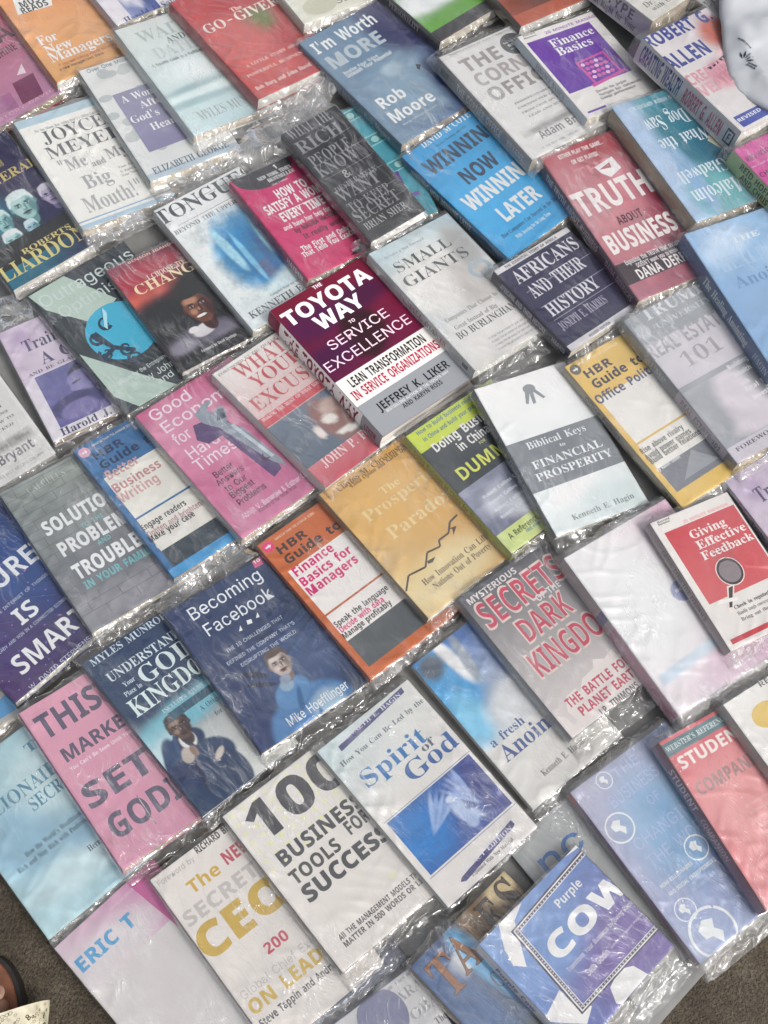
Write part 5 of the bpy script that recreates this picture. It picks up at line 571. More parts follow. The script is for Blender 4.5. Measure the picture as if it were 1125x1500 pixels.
'corner':{'base':['#d6d5d3','#dcdbd9'],'spine':'#6f6a6a','els':[['R',0,0.035,1,0.04,'#c4c2c0','#c4c2c0'],['T','Insightful,practical:a rich source of leadership wisdom',0.1,0.95,0.01,0.028,'#6a6866','s',0],['T','THE',0.12,0.58,0.09,0.2,'#8f8986','b',0.02],['T','CORNER',0.12,0.98,0.235,0.345,'#a19b98','b',0.02],['T','OFFICE',0.12,0.92,0.38,0.49,'#8f8986','b',0.02],['E',0.76,0.14,0.14,0.095,'#3f3f42',0],['T','New York Times',0.66,0.86,0.1,0.118,'#f2f0ee','s',0],['T','BEST',0.68,0.84,0.13,0.15,'#f2f0ee','b',0],['T','seller',0.68,0.84,0.165,0.18,'#f2f0ee','s',0],['T','INDISPENSABLE AND',0.28,0.86,0.56,0.577,'#4c4a4a','t',0],['T','UNEXPECTED LESSONS',0.27,0.88,0.6040000000000001,0.621,'#4c4a4a','t',0],['T','FROM CEOS ON HOW TO',0.27,0.9,0.648,0.6649999999999999,'#4c4a4a','t',0],['T','LEAD AND SUCCEED',0.3,0.86,0.6920000000000001,0.709,'#4c4a4a','t',0],['X',0.1,0.76,0.95,0.84,24,['#d6d5d3','#c8c6c4','#cfcdcb','#d6d5d3'],[[0.4,0.6,0.35,0.3,0,'#9c9a98',0.8],[0.8,0.5,0.2,0.3,0,'#84827f',0.8]],0.15],['T','Adam Bryant',0.24,0.9,0.83,0.895,'#77757a','b',0],['T','OF THE NEW YORK TIMES BEST SELLING COLUMN',0.16,0.92,0.945,0.962,'#7a7878','s',0],['R',0.1,0.925,0.95,0.928,'#c9c8c6','#c9c8c6']],'sp':[['T','THE CORNER OFFICE',0.22,0.7,0.25,0.75,'#c8c4c0','b',0],['R',0.05,0.3,0.13,0.75,'#2a2a2c','#2a2a2c'],['T','BRYANT',0.76,0.93,0.3,0.7,'#c8c4c0','b',0]]},
'corner_left':{'base':['#d6d5d3','#dcdbd9'],'spine':'#b8b8b8','els':[['R',0,0.035,1,0.04,'#c4c2c0','#c4c2c0'],['T','Insightful,practical:a rich source of leadership wisdom',0.1,0.95,0.01,0.028,'#6a6866','s',0],['T','THE',0.12,0.58,0.09,0.2,'#8f8986','b',0.02],['T','CORNER',0.12,0.98,0.235,0.345,'#a19b98','b',0.02],['T','OFFICE',0.12,0.92,0.38,0.49,'#8f8986','b',0.02],['E',0.76,0.14,0.14,0.095,'#3f3f42',0],['T','New York Times',0.66,0.86,0.1,0.118,'#f2f0ee','s',0],['T','BEST',0.68,0.84,0.13,0.15,'#f2f0ee','b',0],['T','seller',0.68,0.84,0.165,0.18,'#f2f0ee','s',0],['T','INDISPENSABLE AND',0.28,0.86,0.56,0.577,'#4c4a4a','t',0],['T','UNEXPECTED LESSONS',0.27,0.88,0.6040000000000001,0.621,'#4c4a4a','t',0],['T','FROM CEOS ON HOW TO',0.27,0.9,0.648,0.6649999999999999,'#4c4a4a','t',0],['T','LEAD AND SUCCEED',0.3,0.86,0.6920000000000001,0.709,'#4c4a4a','t',0],['X',0.1,0.76,0.95,0.84,24,['#d6d5d3','#c8c6c4','#cfcdcb','#d6d5d3'],[[0.4,0.6,0.35,0.3,0,'#9c9a98',0.8],[0.8,0.5,0.2,0.3,0,'#84827f',0.8]],0.15],['T','Adam Bryant',0.24,0.9,0.83,0.895,'#77757a','b',0],['T','OF THE NEW YORK TIMES BEST SELLING COLUMN',0.16,0.92,0.945,0.962,'#7a7878','s',0],['R',0.1,0.925,0.95,0.928,'#c9c8c6','#c9c8c6']],'sp':[['T','THE CORNER OFFICE',0.22,0.7,0.25,0.75,'#c8c4c0','b',0],['R',0.05,0.3,0.13,0.75,'#2a2a2c','#2a2a2c'],['T','BRYANT',0.76,0.93,0.3,0.7,'#c8c4c0','b',0]]},
'terra':{'base':['#b65a44','#b4614a'],'spine':'#5a5048','els':[['X',0.0,0.0,0.9,0.9,24,['#8a4a3a','#7a4638','#94503e','#6a4238'],[[0.6,0.6,0.4,0.4,0,'#5a3c34',1]],0.15],['E',0.279,0.717,0.04,0.03,'#e0c8c0',0]],'sp':[]},
'finbas':{'base':['#e2e0dc','#dddbd8'],'spine':'#c6d2dc','els':[['R',0.039,0.091,0.879,0.708,'#6a3a9e','#60309a'],['R',0.07,0.1,0.92,0.102,'#7e4cae','#7e4cae'],['T','20 MINUTE MANA|GER',0.313,1.086,0.039,0.069,'#9a5ab0','b',0],['T','Finance',0.268,0.846,0.137,0.222,'#f0ecf2','t',0],['T','Basics',0.264,0.74,0.237,0.322,'#f0ecf2','t',0],['T','Harvard',0.063,0.221,-0.001,0.019,'#26262c','t',0],['T','Business',0.049,0.217,0.028,0.048,'#26262c','t',0],['P','#c0509c',[[0.36,0.44],[0.74,0.42],[0.76,0.44],[0.38,0.46]]],['P','#c0509c',[[0.36,0.44],[0.39,0.44],[0.41,0.7],[0.38,0.7]]],['P','#c0509c',[[0.73,0.42],[0.76,0.42],[0.78,0.68],[0.75,0.68]]],['P','#c0509c',[[0.34,0.7],[0.82,0.66],[0.84,0.69],[0.34,0.73]]],['R',0.38,0.485,0.76,0.489,'#b04a94','#b04a94'],['E',0.42,0.487,0.026,0.018,'#e8b4dc',0],['E',0.48,0.487,0.026,0.018,'#cc5aa4',0],['E',0.54,0.487,0.026,0.018,'#cc5aa4',0],['E',0.6,0.487,0.026,0.018,'#e8b4dc',0],['E',0.6599999999999999,0.487,0.026,0.018,'#cc5aa4',0],['R',0.38,0.535,0.76,0.539,'#b04a94','#b04a94'],['E',0.44,0.537,0.026,0.018,'#cc5aa4',0],['E',0.5,0.537,0.026,0.018,'#cc5aa4',0],['E',0.56,0.537,0.026,0.018,'#e8b4dc',0],['E',0.62,0.537,0.026,0.018,'#cc5aa4',0],['E',0.6799999999999999,0.537,0.026,0.018,'#cc5aa4',0],['R',0.38,0.585,0.76,0.589,'#b04a94','#b04a94'],['E',0.42,0.587,0.026,0.018,'#cc5aa4',0],['E',0.48,0.587,0.026,0.018,'#e8b4dc',0],['E',0.54,0.587,0.026,0.018,'#cc5aa4',0],['E',0.6,0.587,0.026,0.018,'#cc5aa4',0],['E',0.6599999999999999,0.587,0.026,0.018,'#e8b4dc',0],['R',0.38,0.635,0.76,0.639,'#b04a94','#b04a94'],['E',0.44,0.637,0.026,0.018,'#e8b4dc',0],['E',0.5,0.637,0.026,0.018,'#cc5aa4',0],['E',0.56,0.637,0.026,0.018,'#cc5aa4',0],['E',0.62,0.637,0.026,0.018,'#e8b4dc',0],['E',0.6799999999999999,0.637,0.026,0.018,'#cc5aa4',0],['T','Decode the jargon',0.319,0.728,0.764,0.792,'#26262c','t',0],['T','Navigate key statements',0.321,0.889,0.805,0.834,'#26262c','t',0],['T','Gauge performance',0.31,0.779,0.844,0.872,'#26262c','t',0],['R',0.06,0.93,0.3,0.95,'#6a3a9e','#6a3a9e']],'sp':[['T','FINANCE BASICS',0.3,0.7,0.2,0.8,'#8a8ca8','t',0]]},
'type':{'base':['#d9d7d0','#d6d4cc'],'spine':'#b9b4c0','els':[['T','Dr. P|hil',0.095,0.474,0.846,0.893,'#66655e','t',-0.008],['T','with C|arol',0.13,0.576,0.908,0.943,'#66655e','t',0]],'sp':[['T','TYPE',0.62,0.86,0.1,0.5,'#4a464c','b',0],['T','Eat Right for Your',0.5,0.9,0.55,0.85,'#5a565c','t',0]]},
'allen':{'base':['#dcd8d6','#e0dcda'],'spine':'#cfd0d4','els':[['X',0.0,0.0,1.0,1.0,30,['#d9d4d4','#cfc6ca','#e2dedc','#d8d2d2'],[[0.78,0.22,0.22,0.14,0,'#c0604a',0.8],[0.6,0.55,0.4,0.13,0,'#cf8a9a',0.9],[0.8,0.42,0.25,0.1,0,'#dfa0a4',0.9]],0.06],['T','ROBERT G.',-0.035,0.869,-0.007,0.108,'#34408c','b',0.03],['T','ALLEN',-0.047,0.528,0.21,0.341,'#34408c','b',0.03],['P','#3a3452',[[0.3,0.44],[0.98,0.36],[0.98,0.38],[0.32,0.465]]],['T','CREATING',-0.011,0.654,0.421,0.517,'#d79aa6','b',0.02],['T','WEALTH',-0.072,0.691,0.54,0.636,'#dca6b0','b',0.02],['P','#3a4ca4',[[0.06,0.872],[0.729,0.884],[0.677,0.98],[0.065,0.975]]],['T','REVISED',0.068,0.388,0.898,0.927,'#f2f0ee','b',0]],'sp':[['T','CREATING WEALTH',0.04,0.44,0.12,0.8,'#34408c','b',0.03],['T','ROBERT G. ALLEN',0.48,0.86,0.2,0.8,'#b8567a','b',0.02],['R',0.9,0.2,0.97,0.8,'#3a4460','#3a4460'],['R',0.91,0.28,0.96,0.72,'#cfd0d4','#cfd0d4'],['T','F',0.92,0.95,0.35,0.68,'#3a4460','b',0]]},
'gladwell':{'base':['#4a7f92','#3f7488'],'spine':'#4f8a9e','els':[['X',0.0,0.0,1.0,1.0,50,['#5f9cae','#58a0a4','#9cb8d4','#3f7f92'],[[0.1,0.5,0.2,0.7,0,'#a8c0dc',0.7],[0.5,0.3,0.25,0.3,0,'#3a7c8e',0.9],[0.75,0.6,0.3,0.3,0,'#2f6a80',0.9],[0.45,0.85,0.3,0.2,0,'#6aaeb4',0.9],[0.3,0.7,0.1,0.3,0,'#88aed0',0.8]],0.12],['P','#c6c8b0',[[0.72,0.47],[0.8,0.41],[0.97,0.43],[0.98,0.5],[0.82,0.58]]],['T180','Dog Saw',0.2,0.72,0.17,0.29,'#d6e2ea','t',-0.006],['T180','What the',0.2,0.82,0.35,0.45,'#d6e2ea','t',-0.006],['T180','Gladwell',0.15,0.75,0.62,0.72,'#d6e2ea','t',-0.006],['T180','Malcolm',0.15,0.8,0.78,0.9,'#d6e2ea','t',-0.006],['T180','AND OTHER ADVENTURES',0.15,0.75,0.05,0.08,'#d0dce4','t',0]],'sp':[],'flip':1},
'hoffman':{'base':['#c84a96','#c04a90'],'spine':'#a3bd86','els':[['T','REID HOF|FMAN',0.035,0.487,0.084,0.123,'#5a2450','b',0],['T','Partner of LinkedIn and Grey|lock',0.014,0.371,0.16,0.174,'#f0c8e0','s',0],['T','CHRI|S YEH',0.018,0.508,0.224,0.26,'#5a2450','b',0],['T','BLITZ',0.08,0.9,0.32,0.45,'#f2f0ee','b',0.02],['T','SCALING',0.08,0.95,0.5,0.63,'#f2f0ee','b',0.02]],'sp':[['T','REID HOFFMAN',0.1,0.5,0.12,0.45,'#303a2c','b',0],['T','AND CHRIS YEH',0.14,0.5,0.52,0.85,'#303a2c','b',0],['T','BLITZSCALING',0.56,0.95,0.2,0.8,'#c04a90','b',0]]},
'truth':{'base':['#b04a5a','#a84a5c'],'spine':'#5f4050','els':[['X',0.0,0.0,1.0,1.0,50,['#a83a44','#902c3c','#b07684','#94485a'],[[0.4,0.1,0.5,0.1,0,'#a02e38',0.9],[0.2,0.45,0.3,0.4,0,'#c08088',0.9],[0.6,0.35,0.2,0.2,0,'#c8808a',1],[0.9,0.5,0.25,0.4,0,'#8a3448',1]],0.1],['T','EITHER PLAY THE GAME...',0.159,0.646,0.032,0.059,'#f0e2e2','b',0.01],['T','OR GET PLAYED!',0.244,0.532,0.088,0.116,'#f0e2e2','b',0.01],['T','THE',0.207,0.606,0.149,0.211,'#c88a92','b',0],['T','TRUT|H',0.021,0.814,0.285,0.44,'#ece4e2','b',0.02],['P','#efe6e6',[[0.414,0.178],[0.629,0.152],[0.645,0.236],[0.501,0.27],[0.439,0.229]]],['P','#b05060',[[0.441,0.203],[0.573,0.179],[0.561,0.215]]],['T','ABOUT',0.282,0.548,0.503,0.555,'#5f3040','b',0.01],['T','BUSINES|S',0.046,0.778,0.584,0.703,'#ece4e2','b',0.03],['R',0,0.764,1,0.897,'#473c42','#473c42'],['T','Exposing the TRUTH that s|ociety',0.099,0.691,0.757,0.787,'#e8dfe0','b',0],['T',"DOESN'T want you to know",0.182,0.626,0.796,0.823,'#e8dfe0','b',0],['T','DANA DERRI|CKS',0.131,0.856,0.83,0.892,'#efe4e4','b',0.01]],'sp':[['T','THE TRUTH ABOUT BUSINESS',0.1,0.62,0.25,0.75,'#c8b4bc','b',0],['T','DANA DERRICKS',0.7,0.96,0.28,0.72,'#b09aa6','b',0]]},
'winning':{'base':['#3d9fd6','#49aade'],'spine':'#2f7fb0','els':[['X',0.0,0.0,1.0,1.0,30,['#3a98d0','#48a8de','#47a9e2','#3f9cd2'],[[0.3,0.6,0.4,0.3,0,'#4cb0e8',1]],0.05],['T','DAVID M COT|E',0.221,0.814,-0.018,0.038,'#e0eef6','t',0],['T','Former Chairman and CEO',0.325,0.689,0.067,0.084,'#23506e','t',0],['T','WINNIN|G',0.081,0.927,0.121,0.232,'#3a4a60','b',0.03],['T','NOW',0.255,0.668,0.316,0.427,'#3a4a60','b',0.03],['T','WINNI|NG',0.093,0.884,0.476,0.594,'#e6eef4','b',0.03],['T','LATE|R',0.247,0.703,0.672,0.786,'#e6eef4','b',0.03],['T','How Companies Can Succeed in| the Short',0.112,0.816,0.835,0.865,'#1f5070','t',0],['T','While Investing for the Long Term',0.209,0.622,0.893,0.92,'#d8ecf6','t',0]],'sp':[['T','WINNING NOW WINNING LATER',0.1,0.66,0.22,0.78,'#e0eef6','b',0.01],['T','DAVID M COTE',0.72,0.95,0.3,0.7,'#1d4a68','b',0]]},
'giants':{'base':['#dcdcd8','#d6d6d2'],'spine':'#b4b6b4','els':[['X',0.0,0.0,1.0,1.0,50,['#bcd0d6','#b8ccd4','#d8d6d2','#dcdad6'],[[0.5,0.35,0.5,0.25,0,'#e4e4e0',1],[0.6,0.5,0.25,0.2,0,'#c4c0bc',0.9],[0.25,0.4,0.25,0.2,0,'#e8e6e2',0.9],[0.85,0.25,0.15,0.18,0,'#a8aaa8',0.9],[0.5,0.8,0.5,0.15,0,'#e0dedc',1]],0.08],['T','Includes a New Foreword',0.098,0.588,0.067,0.086,'#8aa0aa','t',0],['T','SMALL',0.094,0.789,0.136,0.211,'#55585a','t',-0.012],['T','GIANTS',0.065,0.867,0.25,0.327,'#55585a','t',-0.012],['T','Companies That Choose| to Be',0.122,0.855,0.618,0.648,'#8a8a88','t',0],['T','Great Instead of Big',0.146,0.677,0.688,0.718,'#8a8a88','t',0],['T','BO BURLINGHA|M',0.104,0.847,0.734,0.783,'#4e5052','t',-0.008],['T','A classic that will endure for years and years to come',0.35,0.95,0.86,0.876,'#7a7a7a','s',0],['T','A classic that will endure for years and years to come',0.35,0.95,0.89,0.906,'#7a7a7a','s',0],['T','A classic that will endure for years and years to come',0.35,0.95,0.9199999999999999,0.9359999999999999,'#7a7a7a','s',0],['T','A classic that will endure for years and years to come',0.35,0.95,0.95,0.966,'#7a7a7a','s',0],['E',0.832,0.439,0.13,0.07,'#a8b8c0',1]],'sp':[['T','SMALL GIANTS',0.35,0.75,0.25,0.75,'#6a6c6c','t',0],['R',0.9,0.3,0.95,0.7,'#54565a','#54565a']]},
'africans':{'base':['#3b3852','#3b3852'],'spine':'#2f2d44','els':[['R',0,0.0,1,0.054,'#d6d4d6','#d6d4d6'],['T','THE ESSENTIAL STORY OF AFRICA',0.119,0.824,0.014,0.041,'#26262c','b',0],['T','AFRICANS',0.106,0.962,0.097,0.23,'#d9d8de','t',0],['T','AND THEIR',0.126,0.839,0.287,0.42,'#d9d8de','t',0],['T','HISTORY',0.12,0.794,0.518,0.647,'#d9d8de','t',0],['T','by',0.475,0.538,0.699,0.726,'#b8b6c4','t',0],['T','JOSEPH E. HARRIS',0.099,0.722,0.719,0.805,'#a7a5b8','t',-0.006],['R',0.1,0.33,0.97,0.335,'#a5a3b4','#a5a3b4'],['R',0.1,0.52,0.97,0.525,'#a5a3b4','#a5a3b4'],['R',0.1,0.68,0.97,0.685,'#a5a3b4','#a5a3b4'],['R',0,0.938,1,1.0,'#d2d0d4','#d2d0d4'],['T','REVISED EDITION',0.27,0.559,0.959,0.984,'#26262c','b',0]],'sp':[['T','AFRICANS AND THEIR HISTORY',0.12,0.7,0.25,0.75,'#b8b6c4','b',0],['T','HARRIS',0.78,0.95,0.3,0.7,'#b8b6c4','b',0]]},
'healing':{'base':['#7fa4c8','#8fb2d6'],'spine':'#4a6a98','els':[['X',0.0,0.0,1.0,1.0,30,['#8fb4da','#9cc0e2','#7ea6cc','#8fb0d4'],[[0.3,0.15,0.3,0.1,-20,'#b8d0e8',0.9],[0.6,0.35,0.4,0.1,-30,'#a4c4e4',1],[0.3,0.6,0.4,0.3,0,'#88acd2',1]],0.06],['T','THE',0.385,0.689,0.121,0.157,'#dbe6f2','t',0],['T','HEALI|NG',0.123,0.814,0.221,0.312,'#a6c2de','t',-0.01],['T','Anoint|ing',0.167,1.021,0.359,0.437,'#6a90ba','t',-0.008],['T','KENNETH E. HAGIN',0.2,0.9,0.85,0.9,'#dbe6f2','t',0]],'sp':[['T','The Healing Anointing',0.28,0.75,0.25,0.75,'#dbe6f2','t',0],['T','HAGIN',0.82,0.96,0.3,0.7,'#a8c0dc','t',0]]},
'trump':{'base':['#8f949c','#8d9098'],'spine':'#6a6e76','els':[['R',0,0.001,1,0.189,'#7f868e','#7f868e'],['R',0,0.191,1,0.487,'#c6c1ca','#c6c1ca'],['T','TRUMP',0.171,0.87,-0.018,0.064,'#d2d6da','t',0],['T','UNIVERSITY',0.221,0.838,0.099,0.133,'#c2c8cc','t',-0.006],['E',0.086,0.109,0.07,0.05,'#aab0b6',0],['T','REAL ESTAT|E',-0.026,0.851,0.188,0.279,'#8c8a92','b',0.01],['T','101',0.197,0.633,0.319,0.41,'#8a8890','t',-0.016],['X',0.0,0.52,1.0,0.9,36,['#9a9ea6','#8c9098','#9fa2aa','#5c6068'],[[0.45,0.45,0.2,0.5,0,'#d6ced6',0.7],[0.5,0.85,0.3,0.2,0,'#d0c8d0',0.7],[0.85,0.3,0.22,0.5,0,'#4a4e58',0.8],[0.9,0.85,0.15,0.2,0,'#2a2c34',0.8]],0.1],['T','Building',0.512,0.739,0.504,0.533,'#e2e4e8','b',0],['T','Wealth',0.511,0.709,0.558,0.586,'#e2e4e8','b',0],['T','with',0.517,0.608,0.619,0.645,'#e2e4e8','b',0],['T','Real Es|tate',0.509,0.906,0.659,0.688,'#e2e4e8','b',0],['T','Inves|ting',0.518,0.801,0.719,0.745,'#e2e4e8','b',0],['R',0,0.902,1,1.0,'#c9c3cd','#c9c3cd'],['T','FOREW|ORD',0.068,0.555,0.92,0.944,'#5a5660','t',0]],'sp':[['R',0.5,0,0.92,1,'#b6a8b8','#b6a8b8'],['T','TRUMP',0.2,0.4,0.25,0.75,'#a8acb2','t',0],['T','REAL ESTATE 101',0.54,0.88,0.25,0.75,'#5a5260','b',0]]},
'hbrpol':{'base':['#e3bf6a','#e3bf6a'],'spine':'#b0a68a','els':[['E',0.07,0.045,0.055,0.033,'#6a6458',0],['P','#f2f0ee',[[0.045,0.04],[0.08,0.04],[0.075,0.03],[0.1,0.045],[0.075,0.06],[0.08,0.05],[0.045,0.05]]],['T','SMARTER THAN THE AVERAGE GUIDE',0.16,0.6,0.025,0.04,'#f2dcc8','s',0],['T','HBR',0.1,0.42,0.075,0.125,'#4a4854','b',0.02],['T','Guide to',0.1,0.72,0.145,0.2,'#4a4854','b',0.02],['R',0.06,0.258,0.99,0.573,'#ebe8e2','#ebe8e2'],['R',0,0.573,1,0.585,'#dcb860','#dcb860'],['R',0.06,0.585,0.99,0.753,'#ebe8e2','#ebe8e2'],['R',0.06,0.753,0.99,0.912,'#7d8088','#7d8088'],['T','Office Polit|ics',0.02,0.82,0.231,0.285,'#565a78','b',0.015],['T','Rise above rivalry',0.035,0.544,0.611,0.643,'#56524c','b',0.01],['T','Avoid power games',0.037,0.579,0.652,0.684,'#56524c','b',0.01],['T','Build better relation|ships',0.043,0.768,0.684,0.716,'#56524c','b',0.01],['T','by Karen Dillon',0.04,0.319,0.75,0.768,'#f2f0ee','b',0],['P','#9a9ea4',[[0.2,0.88],[0.45,0.76],[0.62,0.88]]]],'sp':[['T','Office Politics',0.2,0.5,0.2,0.8,'#565a78','b',0.01],['T','HBR Guide',0.85,0.97,0.25,0.75,'#56524c','b',0]]},
'biblical':{'base':['#e9eaea','#e3e8e8'],'spine':'#5a6066','els':[['X',0.0,0.0,1.0,1.0,24,['#ecebea','#eceaea','#dfe8e9','#d8e2e2'],[[0.4,0.75,0.3,0.08,-20,'#f4f4f2',1],[0.7,0.9,0.3,0.1,0,'#d2dede',1]],0.03],['R',0,0.394,1,0.72,'#7c8288','#7c8288'],['E',0.511,0.099,0.065,0.03,'#8f9599',0],['P','#8f9599',[[0.46,0.102],[0.499,0.119],[0.429,0.191],[0.402,0.186]]],['P','#8f9599',[[0.494,0.118],[0.534,0.118],[0.503,0.198],[0.469,0.2]]],['P','#8f9599',[[0.523,0.116],[0.561,0.109],[0.621,0.18],[0.594,0.186]]],['T','Biblical Keys',0.183,0.826,0.417,0.462,'#dfe3e6','t',-0.008],['T','to',0.491,0.552,0.482,0.505,'#dfe3e6','t',0],['T','FINANCIAL',0.136,0.893,0.538,0.587,'#e6e9ec','t',-0.006],['T','PROSPERITY',0.107,0.93,0.614,0.663,'#e6e9ec','t',-0.006],['T','Kenneth E. Hagin',0.229,0.899,0.912,0.946,'#7c8488','t',0]],'sp':[['T','Biblical Keys to Financial Prosperity',0.2,0.8,0.25,0.75,'#9aa0a6','t',0]]},
'china':{'base':['#3c4144','#3c4144'],'spine':'#a2b050','els':[['R',0,0.008,1,0.157,'#c8d83e','#c8d83e'],['T','How to build business relat|ionships',0.094,0.908,0.019,0.049,'#2e6e8a','b',0],['T','in China and build your pr|esence',0.102,0.806,0.076,0.106,'#2e6e8a','b',0],['T','Doing Busi|ness',0.111,0.881,0.143,0.206,'#e8e8e4','b',0.012],['T','in China',0.298,0.657,0.231,0.291,'#e8e8e4','b',0.012],['T','FOR',0.479,0.55,0.305,0.324,'#c8cc8a','b',0],['T','DUMM|IES',0.111,0.919,0.365,0.452,'#d6dc64','b',0],['X',0.0,0.5,1.0,0.86,36,['#9a9eb0','#70788a','#6a7288','#8a7a8a'],[[0.3,0.5,0.2,0.3,0,'#b8bcc8',0.8],[0.6,0.4,0.2,0.3,0,'#566078',0.8],[0.8,0.75,0.2,0.2,0,'#a04a5a',0.9],[0.45,0.8,0.2,0.2,0,'#c4c8d0',0.9]],0.3],['T','Robert Collins Consultant',0.15,0.75,0.6,0.622,'#e0e2e8','b',0],['T','Robert Collins Consultant',0.15,0.75,0.655,0.677,'#e0e2e8','b',0],['T','Robert Collins Consultant',0.15,0.75,0.71,0.732,'#e0e2e8','b',0],['T','Robert Collins Consultant',0.15,0.75,0.765,0.787,'#e0e2e8','b',0],['R',0,0.851,1,0.993,'#cfdc8c','#cfdc8c'],['T','A Reference| for the',0.084,0.636,0.882,0.921,'#3c4a2a','b',0],['T','FREE eTips at',0.239,0.435,0.926,0.947,'#3a7a9a','b',0]],'sp':[['T','Doing Business in China for Dummies',0.1,0.8,0.2,0.8,'#5a642c','b',0]]},
'toyota':{'base':['#6f2248','#77284c'],'spine':'#e2dedb','els':[['X',0.0,0.0,1.0,0.58,50,['#6a2038','#70263e','#562b42','#682a40'],[[0.25,0.35,0.3,0.2,0,'#502c46',0.9],[0.5,0.7,0.2,0.3,20,'#3c1a30',0.5],[0.7,0.35,0.25,0.15,0,'#4c2a42',0.9],[0.15,0.75,0.2,0.15,0,'#4a2a44',0.9]],0.12],['R',0,0.584,1,0.775,'#d8d5d1','#d8d5d1'],['R',0,0.775,1,1.0,'#8c8f93','#8c8f93'],['T','THE',0.427,0.514,0.004,0.029,'#ecdde4','b',0],['T','TOYOTA',0.03,0.908,0.057,0.153,'#e6e2e2','b',0.03],['T','WAY',0.225,0.694,0.179,0.272,'#f4f0f0','b',0.03],['T','TO',0.457,0.518,0.306,0.327,'#e8d4de','b',0],['T','SERVICE',0.165,0.79,0.349,0.411,'#e2c8d4','s',0],['T','EXCELLENCE',0.013,0.901,0.453,0.518,'#e2c8d4','s',0],['T','LEAN TRANSFORMATION',0.085,0.873,0.606,0.666,'#2d2a2e','b',0.012],['T','IN SERVICE ORGANIZATIONS',0.034,0.928,0.683,0.743,'#a8244c','b',0.012],['T','JEFFREY K. LIKER',0.134,0.87,0.819,0.871,'#2e2e32','b',0],['T','BESTSELLING AUTHOR OF THE TOYOTA WAY',0.168,0.823,0.879,0.896,'#dcdcdc','s',0],['T','AND KARYN ROSS',0.303,0.714,0.905,0.933,'#3a3a3e','b',0]],'sp':[['R',0,0,0.1,1,'#7a2048','#7a2048'],['R',0.83,0,1,1,'#8c8f93','#8c8f93'],['T','THE TOYOTA WAY',0.14,0.8,0.15,0.85,'#7a2048','b',0.02],['T','LIKER',0.86,0.96,0.3,0.7,'#7a2048','b',0]],'hard':1},
'excuse':{'base':['#e5e2de','#c65a66'],'spine':'#d4cfcb','els':[['T','FOREWORD BY ZIG ZIGLAR',0.034,0.733,0.021,0.04,'#8a8482','t',0],['T',"WHAT|'S",0.177,0.922,0.038,0.135,'#c05a5e','t',-0.012],['T','YOU|R',0.22,0.797,0.15,0.242,'#c05a5e','t',-0.012],['T','EXCUS|E',0.05,0.844,0.276,0.371,'#c05a5e','t',-0.012],['R',0,0.413,1,0.485,'#c8525c','#c8525c'],['T','MAKING THE MOST OF WHA|T YOU HAVE',0.024,0.84,0.418,0.442,'#f0dad8','t',0],['X',0.0,0.49,1.0,0.84,40,['#6a7684','#7a8694','#5f6b7a','#74808c'],[[0.55,0.55,0.16,0.5,-10,'#96706a',0.5],[0.62,0.3,0.12,0.15,0,'#c0a8a0',0.5],[0.52,0.5,0.08,0.1,20,'#ece4de',0.4],[0.35,0.6,0.04,0.15,0,'#e8dcd6',0.4],[0.6,0.85,0.14,0.06,10,'#efe8e2',0.4],[0.75,0.4,0.1,0.2,30,'#9a7a72',0.5]],0.08],['T','JOHN P. FO|PPE',0.137,0.935,0.84,0.9,'#f0d4d4','t',-0.006]],'sp':[]},
'goodecon':{'base':['#d5699a','#cf6aa6'],'spine':'#c0b8b8','els':[['X',0.0,0.0,1.0,1.0,24,['#b8507c','#c45c84','#cc84a2','#be6a92'],[[0.3,0.3,0.4,0.25,0,'#d28ca8',1]],0.04],['T','Good',0.083,0.497,0.022,0.097,'#e9d6e2','s',0.012],['T','Econom|ics',0.093,0.992,0.127,0.202,'#e9d6e2','s',0.012],['T','for',0.109,0.269,0.231,0.306,'#e9d6e2','s',0.012],['T','Hard',0.113,0.431,0.351,0.426,'#e9d6e2','s',0.012],['T','Times',0.096,0.515,0.44,0.516,'#e9d6e2','s',0.012],['P','#5f4c74',[[0.325,0.25],[0.267,0.342],[0.322,0.402],[0.46,0.404],[0.56,0.8],[0.657,0.782],[0.688,0.677],[0.577,0.332],[0.511,0.277]]],['P','#8d97a3',[[0.397,0.196],[0.518,0.166],[0.604,0.169],[0.506,0.212],[0.529,0.249],[0.624,0.232],[0.635,0.28],[0.571,0.349],[0.647,0.431],[0.715,0.732],[0.704,0.787],[0.637,0.711],[0.486,0.356],[0.403,0.271]]],['P','#4c5a6a',[[0.571,0.246],[0.634,0.258],[0.592,0.319],[0.513,0.309]]],['P','#c2cad2',[[0.604,0.377],[0.689,0.688],[0.658,0.692],[0.573,0.382]]],['T','Better',0.168,0.362,0.567,0.608,'#4a3a48','s',0],['T','Answers',0.143,0.411,0.619,0.659,'#4a3a48','s',0],['T','to Our',0.17,0.379,0.677,0.717,'#4a3a48','s',0],['T','Biggest',0.161,0.398,0.728,0.769,'#4a3a48','s',0],['T','Problems',0.166,0.453,0.789,0.829,'#4a3a48','s',0],['P','#5a4252',[[0.58,0.66],[0.63,0.635],[0.6,0.67],[0.66,0.685],[0.59,0.685]]],['T','Abhijit V. Ban|erjee & Esther Duflo',0.121,0.852,0.874,0.909,'#efdbe6','s',0],['T','Winners of the Nob|el Prize',0.257,0.65,0.908,0.934,'#6a3a5a','s',0]],'sp':[]},
